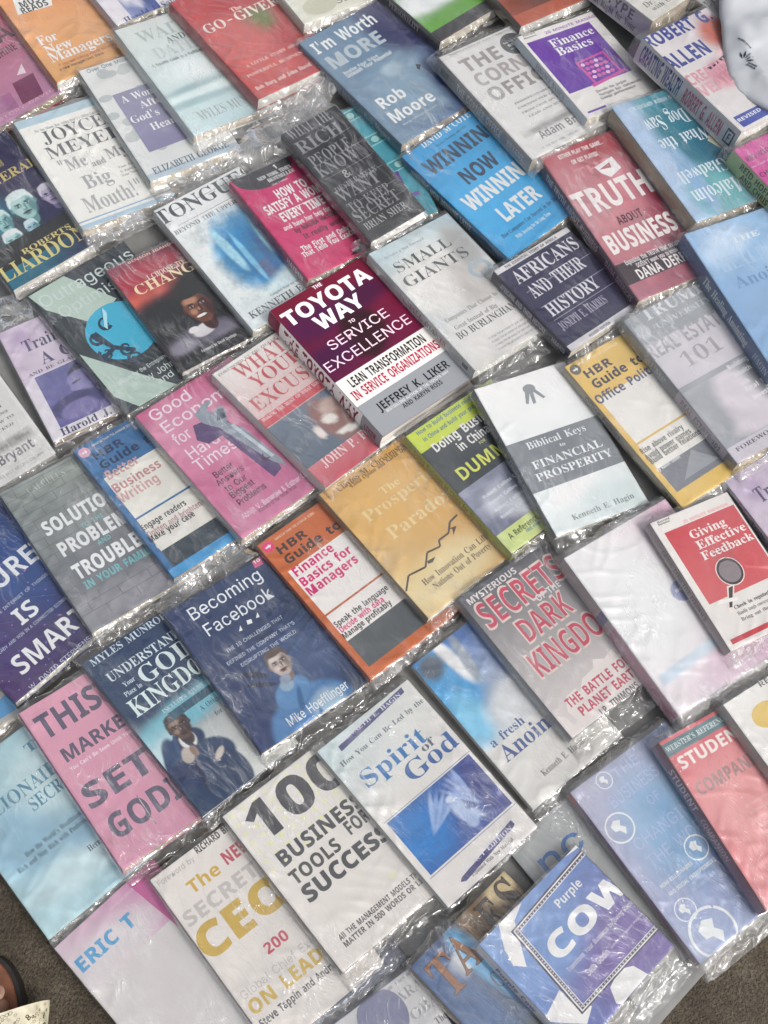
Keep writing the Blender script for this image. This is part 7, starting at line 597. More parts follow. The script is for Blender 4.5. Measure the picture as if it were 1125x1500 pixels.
'smart':{'base':['#2a3a72','#2c3468'],'spine':'#253264','els':[['X',0.0,0.0,1.0,1.0,60,['#1a2650','#243868','#4c3064','#242a58'],[[0.2,0.55,0.3,0.3,0,'#42346c',1],[0.7,0.4,0.3,0.3,0,'#2a4a86',1]],0.2],['E',0.551,0.708,0.006,0.0035,'#a070b8',0],['E',0.291,0.511,0.006,0.0035,'#5a7ac0',0],['E',0.893,0.896,0.006,0.0035,'#5a7ac0',0],['E',0.126,0.207,0.006,0.0035,'#a070b8',0],['E',0.051,0.441,0.006,0.0035,'#5a7ac0',0],['E',0.03,0.457,0.006,0.0035,'#5a7ac0',0],['E',0.649,0.278,0.006,0.0035,'#a070b8',0],['E',0.676,0.591,0.006,0.0035,'#5a7ac0',0],['E',0.024,0.559,0.006,0.0035,'#5a7ac0',0],['E',0.259,0.415,0.006,0.0035,'#a070b8',0],['E',0.284,0.693,0.006,0.0035,'#5a7ac0',0],['E',0.44,0.157,0.006,0.0035,'#5a7ac0',0],['E',0.545,0.78,0.006,0.0035,'#a070b8',0],['E',0.306,0.222,0.006,0.0035,'#5a7ac0',0],['E',0.388,0.936,0.006,0.0035,'#5a7ac0',0],['E',0.976,0.672,0.006,0.0035,'#a070b8',0],['E',0.903,0.846,0.006,0.0035,'#5a7ac0',0],['E',0.378,0.092,0.006,0.0035,'#5a7ac0',0],['E',0.653,0.558,0.006,0.0035,'#a070b8',0],['E',0.362,0.225,0.006,0.0035,'#5a7ac0',0],['E',0.407,0.469,0.006,0.0035,'#5a7ac0',0],['E',0.269,0.292,0.006,0.0035,'#a070b8',0],['E',0.458,0.861,0.006,0.0035,'#5a7ac0',0],['E',0.586,0.283,0.006,0.0035,'#5a7ac0',0],['E',0.278,0.455,0.006,0.0035,'#a070b8',0],['E',0.205,0.201,0.006,0.0035,'#5a7ac0',0],['E',0.514,0.087,0.006,0.0035,'#5a7ac0',0],['E',0.484,0.362,0.006,0.0035,'#a070b8',0],['E',0.708,0.747,0.006,0.0035,'#5a7ac0',0],['E',0.691,0.689,0.006,0.0035,'#5a7ac0',0],['E',0.374,0.668,0.006,0.0035,'#a070b8',0],['E',0.34,0.573,0.006,0.0035,'#5a7ac0',0],['E',0.326,0.445,0.006,0.0035,'#5a7ac0',0],['E',0.062,0.243,0.006,0.0035,'#a070b8',0],['E',0.972,0.231,0.006,0.0035,'#5a7ac0',0],['E',0.691,0.65,0.006,0.0035,'#5a7ac0',0],['E',0.724,0.475,0.006,0.0035,'#a070b8',0],['E',0.597,0.067,0.006,0.0035,'#5a7ac0',0],['E',0.073,0.199,0.006,0.0035,'#5a7ac0',0],['E',0.152,0.1,0.006,0.0035,'#a070b8',0],['E',0.129,0.553,0.006,0.0035,'#5a7ac0',0],['E',0.188,0.952,0.006,0.0035,'#5a7ac0',0],['E',0.682,0.541,0.006,0.0035,'#a070b8',0],['E',0.707,0.264,0.006,0.0035,'#5a7ac0',0],['E',0.927,0.839,0.006,0.0035,'#5a7ac0',0],['E',0.726,0.48,0.006,0.0035,'#a070b8',0],['E',0.842,0.745,0.006,0.0035,'#5a7ac0',0],['E',0.66,0.914,0.006,0.0035,'#5a7ac0',0],['E',0.634,0.366,0.006,0.0035,'#a070b8',0],['E',0.553,0.196,0.006,0.0035,'#5a7ac0',0],['E',0.192,0.726,0.006,0.0035,'#5a7ac0',0],['E',0.785,0.972,0.006,0.0035,'#a070b8',0],['E',0.851,0.544,0.006,0.0035,'#5a7ac0',0],['E',0.09,0.489,0.006,0.0035,'#5a7ac0',0],['E',0.928,0.788,0.006,0.0035,'#a070b8',0],['E',0.485,0.455,0.006,0.0035,'#5a7ac0',0],['E',0.218,0.177,0.006,0.0035,'#5a7ac0',0],['E',0.074,0.892,0.006,0.0035,'#a070b8',0],['E',0.64,0.143,0.006,0.0035,'#5a7ac0',0],['E',0.414,0.049,0.006,0.0035,'#5a7ac0',0],['E',0.209,0.731,0.006,0.0035,'#a070b8',0],['E',0.651,0.479,0.006,0.0035,'#5a7ac0',0],['E',0.275,0.652,0.006,0.0035,'#5a7ac0',0],['E',0.956,0.436,0.006,0.0035,'#a070b8',0],['E',0.07,0.058,0.006,0.0035,'#5a7ac0',0],['E',0.083,0.96,0.006,0.0035,'#5a7ac0',0],['E',0.541,0.837,0.006,0.0035,'#a070b8',0],['E',0.17,0.26,0.006,0.0035,'#5a7ac0',0],['E',0.692,0.896,0.006,0.0035,'#5a7ac0',0],['E',0.341,0.065,0.006,0.0035,'#a070b8',0],['E',0.864,0.291,0.006,0.0035,'#5a7ac0',0],['E',0.741,0.158,0.006,0.0035,'#5a7ac0',0],['E',0.695,0.841,0.006,0.0035,'#a070b8',0],['E',0.727,0.359,0.006,0.0035,'#5a7ac0',0],['E',0.727,0.139,0.006,0.0035,'#5a7ac0',0],['E',0.314,0.42,0.006,0.0035,'#a070b8',0],['E',0.877,0.154,0.006,0.0035,'#5a7ac0',0],['E',0.88,0.799,0.006,0.0035,'#5a7ac0',0],['E',0.972,0.368,0.006,0.0035,'#a070b8',0],['E',0.205,0.241,0.006,0.0035,'#5a7ac0',0],['E',0.828,0.965,0.006,0.0035,'#5a7ac0',0],['E',0.699,0.482,0.006,0.0035,'#a070b8',0],['E',0.287,0.834,0.006,0.0035,'#5a7ac0',0],['E',0.872,0.092,0.006,0.0035,'#5a7ac0',0],['E',0.216,0.832,0.006,0.0035,'#a070b8',0],['E',0.848,0.315,0.006,0.0035,'#5a7ac0',0],['E',0.279,0.431,0.006,0.0035,'#5a7ac0',0],['E',0.539,0.096,0.006,0.0035,'#a070b8',0],['E',0.837,0.535,0.006,0.0035,'#5a7ac0',0],['E',0.775,0.231,0.006,0.0035,'#5a7ac0',0],['E',0.965,0.751,0.006,0.0035,'#a070b8',0],['E',0.343,0.949,0.006,0.0035,'#5a7ac0',0],['E',0.701,0.841,0.006,0.0035,'#5a7ac0',0],['E',0.045,0.056,0.006,0.0035,'#a070b8',0],['E',0.743,0.305,0.006,0.0035,'#5a7ac0',0],['E',0.517,0.156,0.006,0.0035,'#5a7ac0',0],['E',0.978,0.503,0.006,0.0035,'#a070b8',0],['E',0.829,0.074,0.006,0.0035,'#5a7ac0',0],['E',0.479,0.062,0.006,0.0035,'#5a7ac0',0],['E',0.884,0.446,0.006,0.0035,'#a070b8',0],['E',0.069,0.076,0.006,0.0035,'#5a7ac0',0],['E',0.539,0.076,0.006,0.0035,'#5a7ac0',0],['E',0.184,0.436,0.006,0.0035,'#a070b8',0],['E',0.498,0.583,0.006,0.0035,'#5a7ac0',0],['E',0.621,0.373,0.006,0.0035,'#5a7ac0',0],['E',0.619,0.157,0.006,0.0035,'#a070b8',0],['E',0.276,0.799,0.006,0.0035,'#5a7ac0',0],['E',0.153,0.223,0.006,0.0035,'#5a7ac0',0],['E',0.243,0.48,0.006,0.0035,'#a070b8',0],['E',0.001,0.03,0.006,0.0035,'#5a7ac0',0],['E',0.462,0.163,0.006,0.0035,'#5a7ac0',0],['E',0.68,0.795,0.006,0.0035,'#a070b8',0],['E',0.578,0.695,0.006,0.0035,'#5a7ac0',0],['E',0.391,0.046,0.006,0.0035,'#5a7ac0',0],['E',0.439,0.372,0.006,0.0035,'#a070b8',0],['E',0.597,0.134,0.006,0.0035,'#5a7ac0',0],['E',0.228,0.815,0.006,0.0035,'#5a7ac0',0],['E',0.264,0.41,0.006,0.0035,'#a070b8',0],['E',0.936,0.276,0.006,0.0035,'#5a7ac0',0],['E',0.145,0.702,0.006,0.0035,'#5a7ac0',0],['E',0.567,0.612,0.006,0.0035,'#a070b8',0],['E',0.042,0.417,0.006,0.0035,'#5a7ac0',0],['E',0.004,0.247,0.006,0.0035,'#5a7ac0',0],['E',0.706,0.062,0.006,0.0035,'#a070b8',0],['E',0.295,0.988,0.006,0.0035,'#5a7ac0',0],['E',0.971,0.482,0.006,0.0035,'#5a7ac0',0],['E',0.736,0.633,0.006,0.0035,'#a070b8',0],['E',0.466,0.857,0.006,0.0035,'#5a7ac0',0],['E',0.173,0.828,0.006,0.0035,'#5a7ac0',0],['E',0.042,0.867,0.006,0.0035,'#a070b8',0],['E',0.676,0.446,0.006,0.0035,'#5a7ac0',0],['E',0.672,0.46,0.006,0.0035,'#5a7ac0',0],['E',0.78,0.113,0.006,0.0035,'#a070b8',0],['E',0.508,0.871,0.006,0.0035,'#5a7ac0',0],['E',0.928,0.22,0.006,0.0035,'#5a7ac0',0],['E',0.252,0.904,0.006,0.0035,'#a070b8',0],['E',0.346,0.057,0.006,0.0035,'#5a7ac0',0],['E',0.715,0.414,0.006,0.0035,'#5a7ac0',0],['E',0.735,0.477,0.006,0.0035,'#a070b8',0],['E',0.501,0.418,0.006,0.0035,'#5a7ac0',0],['E',0.29,0.901,0.006,0.0035,'#5a7ac0',0],['E',0.669,0.789,0.006,0.0035,'#a070b8',0],['E',0.896,0.25,0.006,0.0035,'#5a7ac0',0],['E',0.92,0.863,0.006,0.0035,'#5a7ac0',0],['E',0.506,0.568,0.006,0.0035,'#a070b8',0],['E',0.115,0.762,0.006,0.0035,'#5a7ac0',0],['E',0.173,0.534,0.006,0.0035,'#5a7ac0',0],['E',0.126,0.073,0.006,0.0035,'#a070b8',0],['E',0.609,0.491,0.006,0.0035,'#5a7ac0',0],['E',0.675,0.791,0.006,0.0035,'#5a7ac0',0],['P','#4a62a6',[[0.983,0.084],[1.0,0.204],[1.0,0.207]]],['P','#4a62a6',[[0.631,0.577],[0.881,0.697],[0.881,0.699]]],['P','#4a62a6',[[0.651,0.543],[0.901,0.663],[0.901,0.666]]],['P','#4a62a6',[[0.557,0.869],[0.807,0.989],[0.807,0.991]]],['P','#4a62a6',[[0.452,0.535],[0.702,0.655],[0.702,0.657]]],['P','#4a62a6',[[0.691,0.089],[0.941,0.209],[0.941,0.212]]],['P','#4a62a6',[[0.432,0.102],[0.682,0.222],[0.682,0.225]]],['P','#4a62a6',[[0.138,0.002],[0.388,0.122],[0.388,0.125]]],['P','#4a62a6',[[0.21,0.217],[0.46,0.337],[0.46,0.339]]],['P','#4a62a6',[[0.516,0.57],[0.766,0.69],[0.766,0.693]]],['P','#4a62a6',[[0.824,0.487],[1.0,0.607],[1.0,0.609]]],['P','#4a62a6',[[0.891,0.395],[1.0,0.515],[1.0,0.518]]],['P','#4a62a6',[[0.745,0.553],[0.995,0.673],[0.995,0.675]]],['P','#4a62a6',[[0.624,0.27],[0.874,0.39],[0.874,0.393]]],['P','#4a62a6',[[0.938,0.77],[1.0,0.89],[1.0,0.892]]],['P','#4a62a6',[[0.146,0.537],[0.396,0.657],[0.396,0.66]]],['P','#4a62a6',[[0.996,0.049],[1.0,0.169],[1.0,0.172]]],['P','#4a62a6',[[0.303,0.741],[0.553,0.861],[0.553,0.863]]],['P','#4a62a6',[[0.039,0.747],[0.289,0.867],[0.289,0.869]]],['P','#4a62a6',[[0.573,0.732],[0.823,0.852],[0.823,0.854]]],['P','#4a62a6',[[0.551,0.939],[0.801,1.0],[0.801,1.0]]],['P','#4a62a6',[[0.346,0.574],[0.596,0.694],[0.596,0.697]]],['P','#4a62a6',[[0.051,0.553],[0.301,0.673],[0.301,0.676]]],['P','#4a62a6',[[0.419,0.983],[0.669,1.0],[0.669,1.0]]],['P','#4a62a6',[[0.946,0.138],[1.0,0.258],[1.0,0.261]]],['P','#4a62a6',[[0.042,0.121],[0.292,0.241],[0.292,0.243]]],['T','FUT^URE',0.085,0.889,0.362,0.475,'#dfe4ee','b',0],['T','IS',0.417,0.607,0.612,0.707,'#e4e6ea','b',0],['T','SMAR|T',0.163,0.827,0.807,0.914,'#e6e8ec','b',0],['T','THE ^INTERNET OF THINGS',0.319,0.834,0.562,0.58,'#c0cadf','s',0],['T','BE READY AND WIN IN A CONNECTED ECON|OMY',0.094,0.843,0.732,0.75,'#c0cadf','s',0],['T','W. DAVID STEPHEN|SON',0.142,0.796,0.979,1.006,'#c4cbe0','s',0]],'sp':[]},
'facebook':{'base':['#2c3d62','#2e3c5e'],'spine':'#2c3a58','els':[['X',0.0,0.0,1.0,1.0,120,['#293b60','#2e3f60','#243a64','#2e3a52'],[[0.65,0.7,0.35,0.25,0,'#42547a',1],[0.53,0.425,0.119,0.029,30,'#2a3856',0.4],[0.302,0.597,0.099,0.02,35,'#24304a',0.4],[0.304,0.669,0.119,0.014,30,'#24304a',0.3],[0.504,1.012,0.376,0.214,0,'#4f7cac',0.2],[0.472,0.805,0.158,0.086,-15,'#5a88b6',0.2],[0.645,0.961,0.138,0.071,0,'#9cb4c8',0.9],[0.485,0.864,0.024,0.086,25,'#3a6494',0.5],[0.543,1.066,0.028,0.114,10,'#3f6a9a',0.5],[0.467,0.75,0.059,0.037,0,'#8fa8bc',0.4],[0.525,0.699,0.045,0.047,0,[127,112,106],0.2],[0.52,0.588,0.096,0.072,0,'#5f524c',0.12],[0.431,0.618,0.013,0.017,0,[127,112,106],0.2],[0.609,0.618,0.013,0.017,0,[127,112,106],0.2],[0.52,0.617,0.085,0.068,0,'#b8a8a0',0.1],[0.52,0.652,0.065,0.05,0,'#b8a8a0',0.1],[0.497,0.581,0.045,0.019,0,'#d4c8c0',0.9],[0.479,0.635,0.023,0.015,0,'#d4c8c0',0.9],[0.576,0.631,0.025,0.051,0,[127,112,106],0.9],[0.52,0.543,0.082,0.026,0,'#5f524c',0.2],[0.484,0.609,0.023,0.011,0,[127,112,106],0.6],[0.484,0.597,0.025,0.004,8,'#3a2c28',0.3],[0.484,0.609,0.015,0.005,0,[229,222,217],0.3],[0.484,0.609,0.008,0.006,0,'#3a2c28',0.3],[0.556,0.609,0.023,0.011,0,[127,112,106],0.6],[0.556,0.597,0.025,0.004,-8,'#3a2c28',0.3],[0.556,0.609,0.015,0.005,0,[229,222,217],0.3],[0.556,0.609,0.008,0.006,0,'#3a2c28',0.3],[0.529,0.627,0.007,0.021,0,[127,112,106],0.6],[0.52,0.639,0.018,0.006,0,[127,112,106],0.4],[0.516,0.631,0.007,0.009,0,'#d4c8c0',0.8],[0.52,0.66,0.035,0.008,0,[86,48,44],0.35],[0.52,0.672,0.023,0.004,0,[127,112,106],0.6],[0.485,0.715,0.043,0.029,0,'#8c98ac',0.5]],0.07],['T','Becoming',0.147,0.83,0.049,0.129,'#dfe5ee','s',0.004],['T','Facebook',0.178,0.811,0.181,0.26,'#dfe5ee','s',0.004],['P','#c25a80',[[0.827,0.0],[0.906,0.001],[0.894,0.052],[0.815,0.048]]],['T','10',0.825,0.894,0.004,0.025,'#f2f0ee','b',0],['P','#f2f0ee',[[0.442,0.3],[0.435,0.333],[0.406,0.328]]],['P','#f2f0ee',[[0.505,0.295],[0.545,0.302],[0.533,0.327],[0.493,0.32]]],['P','#f2f0ee',[[0.617,0.286],[0.61,0.319],[0.58,0.314]]],['T','THE 10 CHALLENGES THAT',0.229,0.762,0.379,0.402,'#c6cfde','s',0],['T',"DEFINED THE COMPANY THAT'S",0.175,0.81,0.445,0.468,'#c6cfde','s',0],['T','DISRUPTING THE WORLD',0.258,0.779,0.496,0.519,'#c6cfde','s',0],['T','Mike Hoefflinge|r',0.292,0.859,0.908,0.964,'#e4e8ee','s',0.006]],'sp':[]},
'hbrfin':{'base':['#c46a3c','#c46a3c'],'spine':'#b06040','els':[['E',0.07,0.045,0.055,0.033,'#d8407a',0],['P','#f2f0ee',[[0.045,0.04],[0.08,0.04],[0.075,0.03],[0.1,0.045],[0.075,0.06],[0.08,0.05],[0.045,0.05]]],['T','SMARTER THAN THE AVERAGE GUIDE',0.16,0.6,0.025,0.04,'#f2dcc8','s',0],['T','HBR',0.1,0.42,0.075,0.125,'#4a3c38','b',0.02],['T','Guide to',0.1,0.72,0.145,0.2,'#4a3c38','b',0.02],['R',0.06,0.232,0.99,0.558,'#ebe6e2','#ebe6e2'],['R',0,0.558,1,0.57,'#b9683e','#b9683e'],['R',0.06,0.57,0.99,0.754,'#ebe6e2','#ebe6e2'],['R',0.06,0.754,0.99,0.94,'#5b6062','#5b6062'],['T','Finance',0.084,0.522,0.232,0.287,'#d02474','b',0.02],['T','Basics for',0.074,0.634,0.304,0.358,'#d02474','b',0.02],['T','Managers',0.067,0.622,0.37,0.425,'#d02474','b',0.02],['T','Speak the language',0.065,0.657,0.622,0.657,'#332e32','b',0.012],['T','Decide with data',0.069,0.558,0.663,0.698,'#d02474','b',0.012],['T','Manage profitably',0.054,0.589,0.703,0.738,'#332e32','b',0.012]],'sp':[]},
'prosper':{'base':['#d9aa5c','#d8b878'],'spine':'#8a7a60','els':[['X',0.0,0.0,1.0,1.0,30,['#d0a054','#dba650','#e0c48c','#d0a050'],[[0.4,0.85,0.5,0.15,0,'#e4d09c',1],[0.5,0.3,0.5,0.2,0,'#dcae60',1]],0.04],['T','Clayton M. Christ|ensen',0.157,0.931,0.023,0.062,'#5f4a2c','t',0],['T','Efosa Ojomo and Karen| Dillon',0.273,0.986,0.056,0.085,'#5a4630','t',0],['T','The',0.45,0.658,0.187,0.237,'#e8cf94','t',0],['T','Prosperi|ty',0.163,1.031,0.249,0.325,'#e6cb90','t',-0.006],['T','Parado|x',0.232,0.96,0.415,0.499,'#e6cd94','t',-0.006],['P','#4c3d2c',[[0.016,0.796],[0.005,0.788],[0.118,0.721],[0.129,0.73]]],['P','#4c3d2c',[[0.121,0.731],[0.126,0.72],[0.295,0.74],[0.29,0.752]]],['P','#4c3d2c',[[0.299,0.75],[0.287,0.742],[0.389,0.678],[0.401,0.686]]],['P','#4c3d2c',[[0.393,0.688],[0.398,0.676],[0.526,0.694],[0.521,0.705]]],['P','#4c3d2c',[[0.531,0.702],[0.516,0.697],[0.546,0.663],[0.561,0.668]]],['P','#4c3d2c',[[0.553,0.671],[0.554,0.659],[0.669,0.659],[0.667,0.671]]],['P','#4c3d2c',[[0.674,0.669],[0.662,0.661],[0.741,0.612],[0.754,0.62]]],['P','#4c3d2c',[[0.748,0.622],[0.747,0.61],[0.846,0.601],[0.847,0.613]]],['P','#4c3d2c',[[0.342,0.723],[0.425,0.731],[0.373,0.749],[0.329,0.74]]],['P','#4c3d2c',[[0.683,0.643],[0.77,0.658],[0.687,0.695],[0.721,0.658]]],['T','How Innovation Can Lift',0.174,0.91,0.795,0.835,'#5f4e36','t',0],['T','Nations Out of Poverty',0.227,0.881,0.851,0.89,'#5f4e36','t',0]],'sp':[]},
'secrets':{'base':['#585a60','#dcd4d2'],'spine':'#8a8c90','els':[['T','MYSTERIOUS',0.046,0.596,0.029,0.068,'#dcd8d6','b',0.012],['P','#e2dad6',[[0.01,0.843],[0.0,0.887],[0.07,0.88],[0.093,0.955],[0.138,0.938],[0.12,0.873],[0.193,0.801],[0.306,0.795],[0.322,0.829],[0.411,0.775],[0.556,0.765],[0.602,0.725],[0.689,0.761],[0.802,0.74],[0.801,0.793],[1.0,0.752],[1.0,1.0],[0.696,1.0],[0.0,1.0]]],['T','SECRETS',0.042,0.958,0.08499999999999999,0.255,'#dccac2','b',0.05],['T','SECRETS',0.05,0.95,0.09,0.25,'#c44a62','b',-0.015],['T','DARK',0.23199999999999998,0.788,0.295,0.445,'#dccac2','b',0.05],['T','DARK',0.24,0.78,0.3,0.44,'#c44a62','b',-0.015],['T','KINGDOM',0.11199999999999999,1.068,0.485,0.645,'#dccac2','b',0.05],['T','KINGDOM',0.12,1.06,0.49,0.64,'#c44a62','b',-0.015],['T','OF THE',0.562,0.834,0.241,0.282,'#dcd8d8','b',0],['T','THE BATTLE F|OR',0.154,0.863,0.812,0.866,'#c4566c','b',0.02],['T','PLANET EAR|TH',0.197,0.877,0.888,0.942,'#c4566c','b',0.02],['T','J.P. TIMMONS',0.338,0.772,0.965,1.004,'#6a6668','b',0.01]],'sp':[]},
'pink':{'base':['#e8e2e4','#d9bccb'],'spine':'#bfa8b4','els':[['X',0.0,0.0,1.0,1.0,30,['#eeecea','#e0c4d0','#e6dce0','#cf9fbc'],[[0.3,0.4,0.45,0.4,0,'#f2f0ee',0.9],[0.95,0.4,0.25,0.4,0,'#d8a8c0',0.9],[0.8,0.93,0.5,0.12,0,'#cf9cba',0.9]],0.03],['E',0.635,0.469,0.09,0.06,'#7a86b8',0],['T','BEST',0.582,0.709,0.45,0.466,'#f2f0ee','b',0],['P','#b4cce0',[[0.05,0.78],[0.98,0.74],[0.98,0.79],[0.05,0.84]]],['T','O',0.75,0.9,0.1,0.16,'#c8b0c4','s',0]],'sp':[['R',0,0,0.45,1,'#b4acac','#b4acac'],['R',0.34,0,0.4,1,'#3a5a98','#3a5a98'],['R',0.45,0,1,1,'#c05a88','#c05a88']]},
'feedback':{'base':['#e2deda','#dedad6'],'spine':'#a8989a','els':[['R',0.08,0.1,0.98,0.665,'#c24a52','#cc6468'],['T','Harvard',0.073,0.231,0.005,0.022,'#26262c','t',0],['T','Business',0.07,0.214,0.023,0.04,'#26262c','t',0],['T','20 MINUTE MANAG|ER',0.342,0.929,0.068,0.09,'#e0a0a0','b',0],['T','Giving',0.319,0.778,0.154,0.215,'#f0e4e2','t',0.004],['T','Effective',0.324,0.955,0.238,0.299,'#f0e4e2','t',0.004],['T','Feedback',0.304,0.963,0.32,0.38,'#f0e4e2','t',0.004],['E',0.496,0.517,0.155,0.105,'#e8dcd8',0],['E',0.496,0.517,0.145,0.098,'#4a4446',0],['E',0.496,0.517,0.12,0.08,'#8a8084',0],['P','#e6dcd8',[[0.365,0.603],[0.454,0.608],[0.275,0.777],[0.213,0.769]]],['P','#4a4446',[[0.374,0.615],[0.43,0.615],[0.289,0.743],[0.257,0.738]]],['P','#f0e8e4',[[0.177,0.664],[0.412,0.692],[0.385,0.717],[0.161,0.688]]],['R',0.42,0.33,0.66,0.332,'#6a6064','#6a6064'],['R',0.42,0.348,0.66,0.35,'#6a6064','#6a6064'],['R',0.42,0.366,0.66,0.368,'#6a6064','#6a6064'],['R',0.42,0.384,0.66,0.386,'#6a6064','#6a6064'],['R',0.42,0.402,0.66,0.404,'#6a6064','#6a6064'],['R',0.42,0.42,0.66,0.422,'#6a6064','#6a6064'],['R',0.42,0.438,0.66,0.44,'#6a6064','#6a6064'],['R',0.42,0.456,0.66,0.458,'#6a6064','#6a6064'],['R',0.42,0.474,0.66,0.476,'#6a6064','#6a6064'],['T','Check in regularly',0.3,0.78,0.74,0.765,'#4a4648','t',0],['T','Handle tough conversations',0.3,0.78,0.785,0.81,'#4a4648','t',0],['T','Bring out the best',0.3,0.78,0.83,0.855,'#4a4648','t',0],['R',0.06,0.93,0.95,0.965,'#c24a52','#c24a52']],'sp':[['T','GIVING EFFECTIVE FEEDBACK',0.2,0.75,0.25,0.75,'#6a5a5c','t',0]]},
'whiteright':{'base':['#e2e0dc','#dcdad6'],'spine':'#a8a4a0','els':[['T','RE|AL MONEY',0.393,1.036,0.001,0.029,'#5a5856','b',0],['E',0.291,0.162,0.15,0.07,'#d8b860',0]],'sp':[]},
'webster':{'base':['#cf7078','#d88084'],'spine':'#8a5a66','els':[['X',0.0,0.0,1.0,1.0,24,['#cf6a70','#c85a64','#d88a8c','#d88a90'],[[0.5,0.5,0.5,0.3,0,'#dc9696',1]],0.04],['R',0,0.02,1,0.094,'#5f7a80','#5f7a80'],['T',"WEBSTER'S REFERENC|E LIBRARY",0.019,0.919,0.04,0.07,'#cfdcdc','t',0],['T','STUDEN|T',0.045,0.768,0.116,0.184,'#efe0da','b',0.02],['T','COMPAN|ION',0.053,0.862,0.277,0.349,'#a88a8a','b',0.015],['T','dictionary thesaurus and more',0.35,0.85,0.5,0.518,'#e8bcbc','s',0],['T','dictionary thesaurus and more',0.35,0.85,0.54,0.558,'#e8bcbc','s',0],['T','dictionary thesaurus and more',0.35,0.85,0.58,0.598,'#e8bcbc','s',0],['T','dictionary thesaurus and more',0.35,0.85,0.62,0.638,'#e8bcbc','s',0],['T','dictionary thesaurus and more',0.35,0.85,0.66,0.678,'#e8bcbc','s',0]],'sp':[['T','STUDENT',0.15,0.4,0.2,0.8,'#e0c8cc','b',0],['T','COMPANION',0.45,0.7,0.25,0.75,'#c8a8b0','b',0]]},
'business':{'base':['#8298c8','#6c80b4'],'spine':'#9a7a94','els':[['X',0.0,0.0,1.0,1.0,40,['#b0afc6','#7c90bc','#a4b0d0','#52659c'],[[0.5,0.4,0.35,0.3,0,'#7fa8ce',0.9],[0.35,0.85,0.3,0.15,0,'#8fa0c8',1],[0.85,0.8,0.25,0.3,0,'#505f98',1]],0.06],['T','THE',0.365,0.624,0.032,0.083,'#a4b4da','s',-0.002],['T','BUSINES|S',0.203,0.693,0.127,0.19,'#a4b4da','s',-0.002],['T','OF',0.458,0.58,0.237,0.284,'#a4b4da','s',-0.002],['T','CHANGI|NG',0.15,0.811,0.362,0.423,'#a4b4da','s',-0.002],['T','THE| WORLD',0.154,0.861,0.465,0.526,'#a4b4da','s',-0.002],['E',0.283,0.051,0.07,0.044800000000000006,'#e4e8f2',0.11],['P','#e4e8f2',[[0.249,0.035],[0.274,0.025],[0.304,0.033],[0.291,0.046],[0.308,0.059],[0.291,0.076],[0.274,0.057],[0.253,0.054]]],['E',0.149,0.279,0.122,0.07808,'#e4e8f2',0.11],['P','#e4e8f2',[[0.091,0.251],[0.135,0.233],[0.186,0.247],[0.164,0.27],[0.193,0.293],[0.164,0.322],[0.135,0.289],[0.098,0.284]]],['E',0.546,0.573,0.1,0.064,'#e4e8f2',0.11],['P','#e4e8f2',[[0.498,0.55],[0.534,0.534],[0.576,0.546],[0.558,0.565],[0.582,0.584],[0.558,0.607],[0.534,0.581],[0.504,0.577]]],['E',0.168,0.768,0.09,0.0576,'#e4e8f2',0.11],['P','#e4e8f2',[[0.124,0.748],[0.157,0.734],[0.195,0.744],[0.178,0.762],[0.2,0.779],[0.178,0.8],[0.157,0.775],[0.13,0.772]]],['E',0.238,0.925,0.195,0.12480000000000001,'#e4e8f2',0.11],['P','#e4e8f2',[[0.144,0.88],[0.215,0.85],[0.296,0.872],[0.261,0.91],[0.308,0.947],[0.261,0.992],[0.215,0.94],[0.156,0.932]]],['T','HOW BILLIONAIRES',0.115,0.441,0.606,0.625,'#dfe4f0','b',0],['T','AND SOCIAL ENTREPRENEURS',0.133,0.611,0.658,0.677,'#dfe4f0','b',0],['T','THE GLOBAL ECONOMY',0.304,0.545,0.711,0.726,'#b0c0e0','b',0],['T','RAJ',0.336,0.542,0.791,0.838,'#98a4d0','s',0]],'sp':[['R',0,0,0.06,1,'#c86a74','#c86a74'],['T','THE BUSINESS OF CHANGING THE WORLD',0.15,0.6,0.25,0.75,'#5a4a70','b',0]]},
